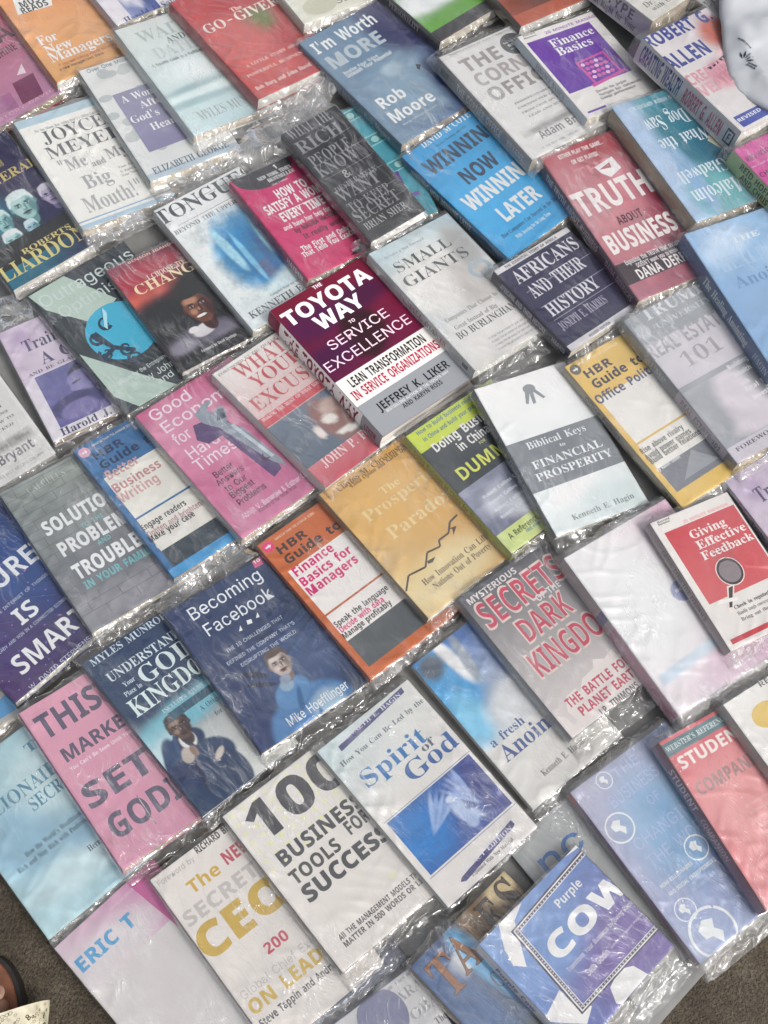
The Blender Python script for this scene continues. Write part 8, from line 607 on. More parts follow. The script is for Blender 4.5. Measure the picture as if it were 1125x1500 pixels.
'cow':{'base':['#6a8cc4','#6a5aa0'],'spine':'#e4e4e8','els':[['X',0.0,0.0,1.0,1.0,24,['#7ea2d0','#708ac0','#6478b4','#76659e'],[[0.7,0.7,0.4,0.3,0,'#7a6aa4',1],[0.3,0.3,0.4,0.3,0,'#7f9ccc',1]],0.04],['P','#ece9e8',[[0.194,0.0],[0.363,0.0],[0.419,0.008],[0.293,0.061],[0.136,0.344],[0.074,0.271],[0.105,0.153]]],['P','#ece9e8',[[0.871,0.002],[1.0,0.0],[1.0,0.005],[1.0,0.037],[0.994,0.022]]],['P','#ece9e8',[[0.0,0.67],[0.193,0.616],[0.197,0.744],[0.283,0.853],[0.174,0.91],[0.0,0.716]]],['P','#ece9e8',[[0.462,0.863],[0.594,0.824],[0.687,0.882],[0.721,0.996],[0.538,0.996],[0.442,1.0],[0.417,0.965]]],['P','#55525c',[[0.222,0.097],[1.0,0.049],[1.0,0.062],[0.234,0.108]]],['P','#55525c',[[1.0,0.049],[1.0,0.85],[1.0,0.838],[1.0,0.062]]],['P','#55525c',[[1.0,0.85],[0.193,0.842],[0.206,0.831],[1.0,0.838]]],['P','#55525c',[[0.193,0.842],[0.222,0.097],[0.234,0.108],[0.206,0.831]]],['P','#e8e6ea',[[0.234,0.108],[1.0,0.062],[1.0,0.072],[0.245,0.117]]],['P','#e8e6ea',[[1.0,0.062],[1.0,0.838],[1.0,0.829],[1.0,0.072]]],['P','#e8e6ea',[[1.0,0.838],[0.206,0.831],[0.217,0.822],[1.0,0.829]]],['P','#e8e6ea',[[0.206,0.831],[0.234,0.108],[0.245,0.117],[0.217,0.822]]],['P','#55525c',[[0.245,0.117],[1.0,0.072],[1.0,0.093],[0.265,0.134]]],['P','#55525c',[[1.0,0.072],[1.0,0.829],[1.0,0.81],[1.0,0.093]]],['P','#55525c',[[1.0,0.829],[0.217,0.822],[0.239,0.804],[1.0,0.81]]],['P','#55525c',[[0.217,0.822],[0.245,0.117],[0.265,0.134],[0.239,0.804]]],['P','#e8e6ea',[[0.265,0.134],[1.0,0.093],[1.0,0.099],[0.272,0.14]]],['P','#e8e6ea',[[1.0,0.093],[1.0,0.81],[1.0,0.804],[1.0,0.099]]],['P','#e8e6ea',[[1.0,0.81],[0.239,0.804],[0.245,0.799],[1.0,0.804]]],['P','#e8e6ea',[[0.239,0.804],[0.265,0.134],[0.272,0.14],[0.245,0.799]]],['E',0.269,0.125,0.007,0.007,'#cfccd4',0],['E',0.296,0.124,0.007,0.007,'#cfccd4',0],['E',0.323,0.122,0.007,0.007,'#cfccd4',0],['E',0.35,0.121,0.007,0.007,'#cfccd4',0],['E',0.377,0.119,0.007,0.007,'#cfccd4',0],['E',0.404,0.118,0.007,0.007,'#cfccd4',0],['E',0.432,0.117,0.007,0.007,'#cfccd4',0],['E',0.459,0.115,0.007,0.007,'#cfccd4',0],['E',0.487,0.114,0.007,0.007,'#cfccd4',0],['E',0.515,0.112,0.007,0.007,'#cfccd4',0],['E',0.542,0.111,0.007,0.007,'#cfccd4',0],['E',0.57,0.11,0.007,0.007,'#cfccd4',0],['E',0.598,0.108,0.007,0.007,'#cfccd4',0],['E',0.626,0.107,0.007,0.007,'#cfccd4',0],['E',0.654,0.105,0.007,0.007,'#cfccd4',0],['E',0.682,0.104,0.007,0.007,'#cfccd4',0],['E',0.711,0.102,0.007,0.007,'#cfccd4',0],['E',0.739,0.101,0.007,0.007,'#cfccd4',0],['E',0.767,0.1,0.007,0.007,'#cfccd4',0],['E',0.796,0.098,0.007,0.007,'#cfccd4',0],['E',0.824,0.097,0.007,0.007,'#cfccd4',0],['E',0.853,0.095,0.007,0.007,'#cfccd4',0],['E',0.882,0.094,0.007,0.007,'#cfccd4',0],['E',0.911,0.092,0.007,0.007,'#cfccd4',0],['E',0.94,0.091,0.007,0.007,'#cfccd4',0],['E',0.969,0.089,0.007,0.007,'#cfccd4',0],['E',0.998,0.088,0.007,0.007,'#cfccd4',0],['E',1.027,0.086,0.007,0.007,'#cfccd4',0],['E',1.056,0.085,0.007,0.007,'#cfccd4',0],['E',1.086,0.083,0.007,0.007,'#cfccd4',0],['E',1.1,0.095,0.007,0.007,'#cfccd4',0],['E',1.098,0.12,0.007,0.007,'#cfccd4',0],['E',1.097,0.145,0.007,0.007,'#cfccd4',0],['E',1.096,0.17,0.007,0.007,'#cfccd4',0],['E',1.094,0.195,0.007,0.007,'#cfccd4',0],['E',1.093,0.22,0.007,0.007,'#cfccd4',0],['E',1.092,0.245,0.007,0.007,'#cfccd4',0],['E',1.09,0.27,0.007,0.007,'#cfccd4',0],['E',1.089,0.295,0.007,0.007,'#cfccd4',0],['E',1.087,0.319,0.007,0.007,'#cfccd4',0],['E',1.086,0.344,0.007,0.007,'#cfccd4',0],['E',1.085,0.369,0.007,0.007,'#cfccd4',0],['E',1.083,0.394,0.007,0.007,'#cfccd4',0],['E',1.082,0.418,0.007,0.007,'#cfccd4',0],['E',1.081,0.443,0.007,0.007,'#cfccd4',0],['E',1.079,0.467,0.007,0.007,'#cfccd4',0],['E',1.078,0.492,0.007,0.007,'#cfccd4',0],['E',1.077,0.516,0.007,0.007,'#cfccd4',0],['E',1.075,0.541,0.007,0.007,'#cfccd4',0],['E',1.074,0.565,0.007,0.007,'#cfccd4',0],['E',1.073,0.59,0.007,0.007,'#cfccd4',0],['E',1.071,0.614,0.007,0.007,'#cfccd4',0],['E',1.07,0.638,0.007,0.007,'#cfccd4',0],['E',1.069,0.663,0.007,0.007,'#cfccd4',0],['E',1.067,0.687,0.007,0.007,'#cfccd4',0],['E',1.066,0.711,0.007,0.007,'#cfccd4',0],['E',1.065,0.735,0.007,0.007,'#cfccd4',0],['E',1.063,0.759,0.007,0.007,'#cfccd4',0],['E',1.062,0.783,0.007,0.007,'#cfccd4',0],['E',1.061,0.808,0.007,0.007,'#cfccd4',0],['E',1.046,0.819,0.007,0.007,'#cfccd4',0],['E',1.017,0.819,0.007,0.007,'#cfccd4',0],['E',0.988,0.819,0.007,0.007,'#cfccd4',0],['E',0.959,0.819,0.007,0.007,'#cfccd4',0],['E',0.931,0.819,0.007,0.007,'#cfccd4',0],['E',0.902,0.818,0.007,0.007,'#cfccd4',0],['E',0.874,0.818,0.007,0.007,'#cfccd4',0],['E',0.845,0.818,0.007,0.007,'#cfccd4',0],['E',0.817,0.818,0.007,0.007,'#cfccd4',0],['E',0.789,0.818,0.007,0.007,'#cfccd4',0],['E',0.761,0.817,0.007,0.007,'#cfccd4',0],['E',0.732,0.817,0.007,0.007,'#cfccd4',0],['E',0.704,0.817,0.007,0.007,'#cfccd4',0],['E',0.677,0.817,0.007,0.007,'#cfccd4',0],['E',0.649,0.816,0.007,0.007,'#cfccd4',0],['E',0.621,0.816,0.007,0.007,'#cfccd4',0],['E',0.593,0.816,0.007,0.007,'#cfccd4',0],['E',0.566,0.816,0.007,0.007,'#cfccd4',0],['E',0.538,0.816,0.007,0.007,'#cfccd4',0],['E',0.511,0.815,0.007,0.007,'#cfccd4',0],['E',0.484,0.815,0.007,0.007,'#cfccd4',0],['E',0.456,0.815,0.007,0.007,'#cfccd4',0],['E',0.429,0.815,0.007,0.007,'#cfccd4',0],['E',0.402,0.815,0.007,0.007,'#cfccd4',0],['E',0.375,0.814,0.007,0.007,'#cfccd4',0],['E',0.348,0.814,0.007,0.007,'#cfccd4',0],['E',0.321,0.814,0.007,0.007,'#cfccd4',0],['E',0.294,0.814,0.007,0.007,'#cfccd4',0],['E',0.268,0.814,0.007,0.007,'#cfccd4',0],['E',0.241,0.813,0.007,0.007,'#cfccd4',0],['E',0.228,0.802,0.007,0.007,'#cfccd4',0],['E',0.229,0.78,0.007,0.007,'#cfccd4',0],['E',0.23,0.757,0.007,0.007,'#cfccd4',0],['E',0.231,0.735,0.007,0.007,'#cfccd4',0],['E',0.232,0.712,0.007,0.007,'#cfccd4',0],['E',0.233,0.689,0.007,0.007,'#cfccd4',0],['E',0.234,0.667,0.007,0.007,'#cfccd4',0],['E',0.234,0.644,0.007,0.007,'#cfccd4',0],['E',0.235,0.621,0.007,0.007,'#cfccd4',0],['E',0.236,0.599,0.007,0.007,'#cfccd4',0],['E',0.237,0.576,0.007,0.007,'#cfccd4',0],['E',0.238,0.553,0.007,0.007,'#cfccd4',0],['E',0.239,0.53,0.007,0.007,'#cfccd4',0],['E',0.24,0.507,0.007,0.007,'#cfccd4',0],['E',0.241,0.484,0.007,0.007,'#cfccd4',0],['E',0.242,0.462,0.007,0.007,'#cfccd4',0],['E',0.243,0.439,0.007,0.007,'#cfccd4',0],['E',0.244,0.416,0.007,0.007,'#cfccd4',0],['E',0.244,0.393,0.007,0.007,'#cfccd4',0],['E',0.245,0.37,0.007,0.007,'#cfccd4',0],['E',0.246,0.346,0.007,0.007,'#cfccd4',0],['E',0.247,0.323,0.007,0.007,'#cfccd4',0],['E',0.248,0.3,0.007,0.007,'#cfccd4',0],['E',0.249,0.277,0.007,0.007,'#cfccd4',0],['E',0.25,0.254,0.007,0.007,'#cfccd4',0],['E',0.251,0.231,0.007,0.007,'#cfccd4',0],['E',0.252,0.207,0.007,0.007,'#cfccd4',0],['E',0.253,0.184,0.007,0.007,'#cfccd4',0],['E',0.254,0.161,0.007,0.007,'#cfccd4',0],['E',0.255,0.137,0.007,0.007,'#cfccd4',0],['T','Purple',0.583,0.836,0.167,0.232,'#f0eef2','b',0.004],['T','COW',0.313,1.103,0.32,0.485,'#f2f0f2','b',0.045],['T','Transform Your Business by Being Remarkab|le',0.323,1.109,0.552,0.587,'#e8e6f0','s',0],['T','Seth Godin',0.407,0.634,0.656,0.704,'#f0eef4','s',0],['T','author of Permission Marketing',0.659,1.009,0.674,0.693,'#d8d0e4','s',0]],'sp':[['T','Purple Cow',0.2,0.6,0.25,0.75,'#6a5aa0','b',0]]},
'fresh':{'base':['#dcdcd8','#dad8d2'],'spine':'#c8c8c4','els':[['X',0.0,0.0,1.0,0.62,60,['#3f7cc0','#2a5aa4','#cfd6da','#d8d8d6'],[[0.15,0.35,0.25,0.4,0,'#4fa0d6',0.8],[0.3,0.15,0.06,0.3,-8,'#f0f4f6',0.6],[0.4,0.25,0.05,0.25,5,'#9aa4b0',0.6],[0.8,0.4,0.2,0.35,10,'#2f66ac',0.6],[0.1,0.7,0.15,0.25,0,'#7fc4e4',0.9],[0.55,0.8,0.3,0.2,0,'#d4d8da',0.9],[0.88,0.72,0.1,0.12,0,'#3a62a4',0.5],[0.12,0.12,0.12,0.12,0,'#5a6470',0.8]],0.12],['T','a fresh',0.077,0.438,0.572,0.623,'#41558e','t',0],['T','Anoin|ting',0.092,0.926,0.637,0.728,'#41558e','t',0],['T','Kenneth E.| Hagin',0.253,0.708,0.87,0.905,'#4f4f52','t',0]],'sp':[]},
'spirit':{'base':['#dcdad4','#dedad6'],'spine':'#b8bab8','els':[['X',0.0,0.0,1.0,0.5,14,['#c4d6d8','#d8d8d4','#dcd8d2','#dcd8d4'],[],0.03],['P','#56567c',[[0.163,0.047],[0.913,0.011],[0.906,0.042],[0.159,0.078]]],['T','KENNETH E. HAGIN',0.205,0.866,0.024,0.046,'#d4d4e4','t',0],['T','How You Can Be Led by the',0.078,0.983,0.117,0.145,'#55606a','t',-0.006],['T','Spirit',0.115,0.798,0.219,0.31,'#3f78b0','t',-0.004],['T','of',0.683,0.813,0.306,0.349,'#55606e','t',0],['T','God',0.433,0.979,0.336,0.432,'#41669e','t',-0.004],['X',0.06,0.5,0.97,0.83,110,['#3a74b4','#4a5a96','#3a6aac','#4f5590'],[[0.2,0.5,0.25,0.45,0,'#3a7cc0',0.8],[0.9,0.5,0.1,0.5,0,'#454c8a',0.8],[0.5,0.44,0.2,0.035,-18,'#93add6',0.8],[0.47,0.405,0.19,0.035,-27,'#7f9ccc',0.8],[0.44,0.37,0.18,0.035,-36,'#93add6',0.8],[0.41,0.335,0.17,0.035,-45,'#7f9ccc',0.8],[0.38,0.3,0.16,0.035,-54,'#93add6',0.8],[0.68,0.42,0.17,0.04,55,'#9aaed8',0.8],[0.702,0.37,0.158,0.04,64,'#8499cc',0.8],[0.724,0.32,0.146,0.04,73,'#9aaed8',0.8],[0.746,0.27,0.134,0.04,82,'#8499cc',0.8],[0.768,0.22,0.122,0.04,91,'#9aaed8',0.8],[0.6,0.52,0.07,0.16,12,'#b4c4e0',0.6],[0.58,0.34,0.04,0.055,0,'#c4d0e6',0.6],[0.64,0.72,0.1,0.1,25,'#aebfe0',0.5],[0.62,0.8,0.06,0.1,5,'#9fb2d8',0.5]],0.12],['R',0.04,0.49,0.99,0.493,'#5a76a4','#5a76a4'],['R',0.04,0.84,0.99,0.843,'#5a76a4','#5a76a4'],['P','#4c4a78',[[0.243,0.936],[0.863,0.887],[0.869,0.913],[0.846,0.921],[0.254,0.964],[0.21,0.949]]],['T','LEGACY EDITION',0.266,0.826,0.904,0.927,'#d6d4e4','t',0],['T','Expanded With New Material',0.317,0.771,0.952,0.97,'#4c4c54','t',0]],'sp':[]},
'tools':{'base':['#dedad4','#dcd6d0'],'spine':'#8a8a88','els':[['E',0.06,0.03,0.022,0.014,'#e0e0bc',0],['E',0.16799999999999998,0.03,0.022,0.014,'#e0e0bc',0],['E',0.276,0.03,0.022,0.014,'#e0e0bc',0],['E',0.384,0.03,0.022,0.014,'#e0e0bc',0],['E',0.492,0.03,0.022,0.014,'#e0e0bc',0],['E',0.6000000000000001,0.03,0.022,0.014,'#e0e0bc',0],['E',0.708,0.03,0.022,0.014,'#e0e0bc',0],['E',0.8160000000000001,0.03,0.022,0.014,'#e0e0bc',0],['E',0.9239999999999999,0.03,0.022,0.014,'#e0e0bc',0],['E',0.06,0.0885,0.022,0.014,'#e0e0bc',0],['E',0.16799999999999998,0.0885,0.022,0.014,'#dcddb0',0],['E',0.276,0.0885,0.022,0.014,'#dcddb0',0],['E',0.384,0.0885,0.022,0.014,'#e0e0bc',0],['E',0.492,0.0885,0.022,0.014,'#dcddb0',0],['E',0.6000000000000001,0.0885,0.022,0.014,'#dcddb0',0],['E',0.708,0.0885,0.022,0.014,'#e0e0bc',0],['E',0.8160000000000001,0.0885,0.022,0.014,'#dcddb0',0],['E',0.9239999999999999,0.0885,0.022,0.014,'#dcddb0',0],['E',0.06,0.147,0.022,0.014,'#e0e0bc',0],['E',0.16799999999999998,0.147,0.022,0.014,'#dcddb0',0],['E',0.276,0.147,0.022,0.014,'#dcddb0',0],['E',0.384,0.147,0.022,0.014,'#e0e0bc',0],['E',0.492,0.147,0.022,0.014,'#dcddb0',0],['E',0.6000000000000001,0.147,0.022,0.014,'#dcddb0',0],['E',0.708,0.147,0.022,0.014,'#e0e0bc',0],['E',0.8160000000000001,0.147,0.022,0.014,'#dcddb0',0],['E',0.9239999999999999,0.147,0.022,0.014,'#dcddb0',0],['E',0.06,0.20550000000000002,0.022,0.014,'#e0e0bc',0],['E',0.16799999999999998,0.20550000000000002,0.022,0.014,'#e0e0bc',0],['E',0.276,0.20550000000000002,0.022,0.014,'#e0e0bc',0],['E',0.384,0.20550000000000002,0.022,0.014,'#e0e0bc',0],['E',0.492,0.20550000000000002,0.022,0.014,'#e0e0bc',0],['E',0.6000000000000001,0.20550000000000002,0.022,0.014,'#e0e0bc',0],['E',0.708,0.20550000000000002,0.022,0.014,'#e0e0bc',0],['E',0.8160000000000001,0.20550000000000002,0.022,0.014,'#e0e0bc',0],['E',0.9239999999999999,0.20550000000000002,0.022,0.014,'#e0e0bc',0],['E',0.06,0.264,0.022,0.014,'#e0e0bc',0],['E',0.16799999999999998,0.264,0.022,0.014,'#dcddb0',0],['E',0.276,0.264,0.022,0.014,'#dcddb0',0],['E',0.384,0.264,0.022,0.014,'#e0e0bc',0],['E',0.492,0.264,0.022,0.014,'#dcddb0',0],['E',0.6000000000000001,0.264,0.022,0.014,'#dcddb0',0],['E',0.708,0.264,0.022,0.014,'#e0e0bc',0],['E',0.8160000000000001,0.264,0.022,0.014,'#dcddb0',0],['E',0.9239999999999999,0.264,0.022,0.014,'#dcddb0',0],['E',0.06,0.3225,0.022,0.014,'#e0e0bc',0],['E',0.16799999999999998,0.3225,0.022,0.014,'#dcddb0',0],['E',0.276,0.3225,0.022,0.014,'#dcddb0',0],['E',0.384,0.3225,0.022,0.014,'#e0e0bc',0],['E',0.492,0.3225,0.022,0.014,'#dcddb0',0],['E',0.6000000000000001,0.3225,0.022,0.014,'#dcddb0',0],['E',0.708,0.3225,0.022,0.014,'#e0e0bc',0],['E',0.8160000000000001,0.3225,0.022,0.014,'#dcddb0',0],['E',0.9239999999999999,0.3225,0.022,0.014,'#dcddb0',0],['E',0.06,0.381,0.022,0.014,'#e0e0bc',0],['E',0.16799999999999998,0.381,0.022,0.014,'#e0e0bc',0],['E',0.276,0.381,0.022,0.014,'#e0e0bc',0],['E',0.384,0.381,0.022,0.014,'#e0e0bc',0],['E',0.492,0.381,0.022,0.014,'#e0e0bc',0],['E',0.6000000000000001,0.381,0.022,0.014,'#e0e0bc',0],['E',0.708,0.381,0.022,0.014,'#e0e0bc',0],['E',0.8160000000000001,0.381,0.022,0.014,'#e0e0bc',0],['E',0.9239999999999999,0.381,0.022,0.014,'#e0e0bc',0],['T','100',0.1,1.02,0.04,0.24,'#3a3a3e','b',0.03],['T','BUSINES|S',0.126,0.954,0.324,0.406,'#3a3a3e','b',0.03],['T','TOOLS',0.121,0.589,0.444,0.517,'#44443f','b',0.02],['T','FO|R',0.691,0.918,0.419,0.492,'#4a4a4a','b',0.02],['T','SUCCES|S',0.121,0.96,0.543,0.63,'#36363a','b',0.045],['T','All THE MANAGEMENT MODELS| THAT',0.135,0.971,0.845,0.875,'#3a3a3e','b',0.01],['T','MATTER IN 500 WORDS OR| LESS',0.132,0.97,0.887,0.917,'#3a3a3e','b',0.01],['E',0.761,0.787,0.04,0.022,'#dfddc4',0]],'sp':[]},
'ceo':{'base':['#dcd6d0','#d8d2cc'],'spine':'#b4aca8','els':[['T','Foreword by',0.023,0.348,0.026,0.054,'#a8a4a0','s',0],['T','RICHARD B|RANSON',0.383,0.867,0.002,0.037,'#26262c','b',0.02],['T','The',0.185,0.457,0.117,0.18,'#c6a23a','b',0.01],['T','NE|W',0.508,0.748,0.105,0.169,'#b84a5a','b',0.03],['T','SECRET|S OF',0.026,1.1,0.224,0.297,'#bcb6b2','b',0.02],['T','CEO|S',-0.008,0.985,0.328,0.481,'#c0a040','b',0.04],['T','200',0.365,0.569,0.576,0.629,'#c04a5c','b',0.01],['T','Global Chief Ex|ecutives',0.038,0.981,0.681,0.722,'#b8b4b0','s',0],['T','ON LEAD|ING',0.034,0.964,0.738,0.806,'#c6a848','b',0.02],['T','Ste^ve Tappin and Andre|w Cave',0.038,0.907,0.835,0.872,'#3c3a3c','b',0.01]],'sp':[]},
'eric':{'base':['#d6d2d0','#d4d0ce'],'spine':'#c2bcbc','els':[['X',0.0,0.0,1.0,0.3,24,['#d2bcc8','#c478a8','#d6cfd0','#c884b0'],[[0.3,0.7,0.5,0.4,0,'#d8d0d2',0.9]],0.05],['P','#c05a94',[[0.72,0],[1,0],[1,1],[0.9,1],[0.84,0.5]]],['T','ERIC T',0.034,0.596,0.12,0.193,'#3f9acc','b',0.03],['T','NEW YORK TIMES BESTSELLER',0.499,0.735,0.041,0.056,'#e4c0d4','b',0]],'sp':[]},
'market':{'base':['#d49aae','#cc90a6'],'spine':'#b8789a','els':[['T','THIS| IS',0.057,0.96,0.067,0.204,'#5f5a6c','b',0.012],['T','MARK|ETING',0.091,1.081,0.29,0.367,'#5f5a6c','b',0.012],['T',"You Can't Be Seen Until| You Learn",0.094,0.79,0.397,0.418,'#f0d8e4','b',0],['T','SE|TH',0.048,0.957,0.519,0.649,'#5f5a6c','b',0.02],['T','GOD|IN',0.084,0.943,0.726,0.856,'#5f5a6c','b',0.02],['X',0.409,0.718,0.416,0.899,420,['#5f5a6c','#5f5a6c','#5f5a6c','#5f5a6c'],[[0.5,0.5,0.42,0.46,0,'#e0d0cc',0.1],[0.519,0.92,0.19,0.231,0,[161,143,142],0.2],[0.128,0.521,0.053,0.084,0,[161,143,142],0.2],[0.872,0.521,0.053,0.084,0,[161,143,142],0.2],[0.5,0.517,0.353,0.412,0,'#dccac6',0.1],[0.5,0.689,0.274,0.244,0,'#dccac6',0.1],[0.405,0.34,0.19,0.092,0,[228,215,212],0.9],[0.329,0.605,0.095,0.076,0,[228,215,212],0.9],[0.736,0.584,0.106,0.252,0,[161,143,142],0.9],[0.348,0.475,0.095,0.055,0,[161,143,142],0.6],[0.348,0.416,0.103,0.021,8,'#5a484a',0.3],[0.348,0.479,0.065,0.025,0,[238,231,229],0.3],[0.348,0.479,0.034,0.029,0,'#5a484a',0.3],[0.652,0.475,0.095,0.055,0,[161,143,142],0.6],[0.652,0.416,0.103,0.021,-8,'#5a484a',0.3],[0.652,0.479,0.065,0.025,0,[238,231,229],0.3],[0.652,0.479,0.034,0.029,0,'#5a484a',0.3],[0.538,0.563,0.03,0.105,0,[161,143,142],0.6],[0.5,0.626,0.076,0.029,0,[161,143,142],0.4],[0.485,0.584,0.03,0.042,0,[228,215,212],0.8],[0.5,0.727,0.144,0.038,0,[106,67,66],0.35],[0.5,0.786,0.095,0.021,0,[161,143,142],0.6]],0.04],['P','#c8887a',[[0.86,0.5],[1,0.42],[1,0.75],[0.9,0.72]]]],'sp':[]},
'kingdom':{'base':['#2f4a66','#2a3c54'],'spine':'#3f5468','els':[['X',0.0,0.0,1.0,1.0,130,['#253c58','#27405c','#cfd8d4','#d6d6d2'],[[0.5,0.25,0.8,0.3,0,'#273f5c',0.7],[0.4,0.52,0.6,0.08,-5,'#6fb0c0',0.9],[0.1,0.75,0.3,0.2,0,'#bcd6da',0.9],[0.226,0.905,0.313,0.262,0,'#2b3f5c',0.12],[0.257,0.666,0.184,0.075,-10,'#2b3f5c',0.15],[0.141,0.739,0.146,0.137,8,'#27395a',0.15],[0.419,0.775,0.167,0.075,35,'#2d4260',0.2],[0.423,0.889,0.146,0.137,-10,'#293d5a',0.15],[0.199,0.83,0.013,0.1,12,'#1c2c44',0.3],[0.111,0.645,0.063,0.075,20,'#31476a',0.4],[0.297,0.645,0.071,0.05,0,'#dcdcda',0.25],[0.285,0.664,0.019,0.052,-20,'#30405c',0.3],[0.314,0.634,0.048,0.04,0,[59,45,40],0.2],[0.309,0.54,0.102,0.061,0,'#2a2422',0.12],[0.215,0.565,0.013,0.014,0,[59,45,40],0.2],[0.403,0.565,0.013,0.014,0,[59,45,40],0.2],[0.309,0.565,0.089,0.058,0,'#5a463e',0.1],[0.309,0.594,0.069,0.042,0,'#5a463e',0.1],[0.285,0.534,0.048,0.016,0,'#92786a',0.9],[0.266,0.58,0.024,0.013,0,'#92786a',0.9],[0.368,0.576,0.027,0.043,0,[59,45,40],0.9],[0.309,0.502,0.086,0.022,0,'#2a2422',0.2],[0.27,0.557,0.024,0.009,0,[59,45,40],0.6],[0.27,0.547,0.026,0.004,8,'#17100e',0.3],[0.27,0.558,0.016,0.004,0,[189,174,165],0.3],[0.27,0.558,0.009,0.005,0,'#17100e',0.3],[0.347,0.557,0.024,0.009,0,[59,45,40],0.6],[0.347,0.547,0.026,0.004,-8,'#17100e',0.3],[0.347,0.558,0.016,0.004,0,[189,174,165],0.3],[0.347,0.558,0.009,0.005,0,'#17100e',0.3],[0.318,0.573,0.008,0.018,0,[59,45,40],0.6],[0.309,0.584,0.019,0.005,0,[59,45,40],0.4],[0.305,0.576,0.008,0.007,0,'#92786a',0.8],[0.309,0.601,0.037,0.007,0,[63,30,27],0.35],[0.309,0.611,0.024,0.004,0,[59,45,40],0.6],[0.214,0.71,0.054,0.042,20,'#b4a8a0',0.3],[0.278,0.709,0.029,0.032,0,'#8a7468',0.3],[0.429,0.796,0.063,0.017,-30,'#c4bcb4',0.4],[0.183,0.647,0.017,0.075,20,'#3c5274',0.4]],0.06],['T','MYLES MUNRO|E',0.062,0.831,0.007,0.047,'#c4d2dc','t',-0.006],['T','UNDERSTAN|DING',0.092,1.026,0.119,0.171,'#cfdce2','t',-0.006],['T','Your',0.163,0.272,0.205,0.232,'#c4d2dc','t',0],['T','Place in',0.118,0.288,0.253,0.28,'#c4d2dc','t',0],['T',"GOD|'S",0.303,1.045,0.188,0.282,'#d4e2e4','t',0],['T','KINGD|OM',0.077,0.979,0.305,0.401,'#d4e6e4','t',0],['R',0.3,0.475,1,0.52,'#2d5468','#2d5468'],['T','INCLUDES STUDY| GUIDE',0.275,0.87,0.442,0.463,'#b8ccd4','t',0],['T','A Origi|nal Plan',0.538,0.922,0.539,0.568,'#3c5468','t',0],['T','for H|umanity',0.607,0.949,0.606,0.633,'#3c5468','t',0]],'sp':[]},
'million':{'base':['#a9cad2','#9cc4cf'],'spine':'#a4bcc0','els':[['X',0.0,0.0,1.0,1.0,40,['#9cc0cc','#a4c8d0','#b4d4da','#9ac0cc'],[[0.3,0.5,0.35,0.2,0,'#8ab4c8',0.9],[0.7,0.3,0.3,0.2,0,'#bfdce0',0.9],[0.5,0.8,0.4,0.1,0,'#c2dde2',0.9],[0.8,0.65,0.3,0.1,0,'#86b0c6',0.9]],0.14],['T','T|HE',0.664,0.991,0.09,0.144,'#41809a','t',0],['T','BIL^LIONAI|RE',-0.019,0.873,0.244,0.321,'#41809a','t',-0.004],['T','SECR|ETS',0.444,0.945,0.345,0.418,'#41809a','t',-0.004],['T',"How the World's Wealthie|st Men and Women",0.215,1.035,0.562,0.59,'#2f4a58','t',0],['T','Rich and Stay Rich with Preferr|ed',0.104,0.738,0.608,0.636,'#2f4a58','t',0],['T','Her|man',0.598,0.772,0.743,0.776,'#2f4a58','t',0]],'sp':[]},
'obama':{'base':['#c4c3c4','#b8b8ba'],'spine':'#a8a8aa','els':[['T','THE #1 NEW YORK| TIMES',0.724,1.108,0.015,0.029,'#6a6a6c','t',0],['T','BARA|CK',0.684,1.155,0.06,0.111,'#8f8f92','t',-0.01],['T','OBA|MA',0.771,1.226,0.167,0.219,'#8f8f92','t',-0.01],['E',0.3,0.3,0.2,0.13,'#c4c3c4',0],['E',0.592,0.117,0.2,0.14,'#6f7290',0],['E',0.16,0.26,0.1,0.08,'#b4b6c8',0],['T','The',0.907,1.004,0.266,0.3,'#4c4c50','t',0]],'sp':[]},
'tales':{'base':['#4a6a94','#2a2a30'],'spine':'#6a5a40','els':[['X',0.0,0.0,1.0,1.0,60,['#3a5680','#5c462a','#335280','#66745a'],[[0.75,0.1,0.35,0.18,0,'#7a5f3a',0.5],[0.9,0.05,0.15,0.08,0,'#c8b488',0.6],[0.3,0.2,0.2,0.07,-20,'#e8e6e2',0.5],[0.42,0.3,0.1,0.3,-8,'#6fb0dc',0.7],[0.1,0.5,0.2,0.5,0,'#46628c',0.8],[0.7,0.55,0.3,0.3,0,'#6f8ac0',0.4],[0.9,0.5,0.2,0.2,0,'#3a3f3c',0.8],[0.6,0.85,0.4,0.15,0,'#2a262a',0.6],[0.85,0.85,0.2,0.12,0,'#9aa48a',0.6]],0.2],['T','T',0.06,0.26,0.06,0.3,'#2f2620','t',0.02],['T','T',0.06,0.26,0.06,0.3,'#8a5c3a','t',0],['T','A',0.26,0.46,0.05,0.27,'#2f2620','t',0.02],['T','A',0.26,0.46,0.05,0.27,'#8f6440','t',0],['T','L',0.47,0.6,0.05,0.25,'#2f2620','t',0.02],['T','L',0.47,0.6,0.05,0.25,'#a07a4c','t',0],['T','E',0.62,0.78,0.03,0.24,'#2f2620','t',0.02],['T','E',0.62,0.78,0.03,0.24,'#4c4238','t',0],['T','S',0.81,0.98,0.02,0.24,'#2f2620','t',0.02],['T','S',0.81,0.98,0.02,0.24,'#54463a','t',0],['P','#2a3560',[[0.45,0.42],[0.8,0.42],[0.8,0.44],[0.47,0.44],[0.47,0.75],[0.45,0.75]]],['T','OF',0.36,0.5,0.36,0.46,'#6a6a78','t',0]],'sp':[]},
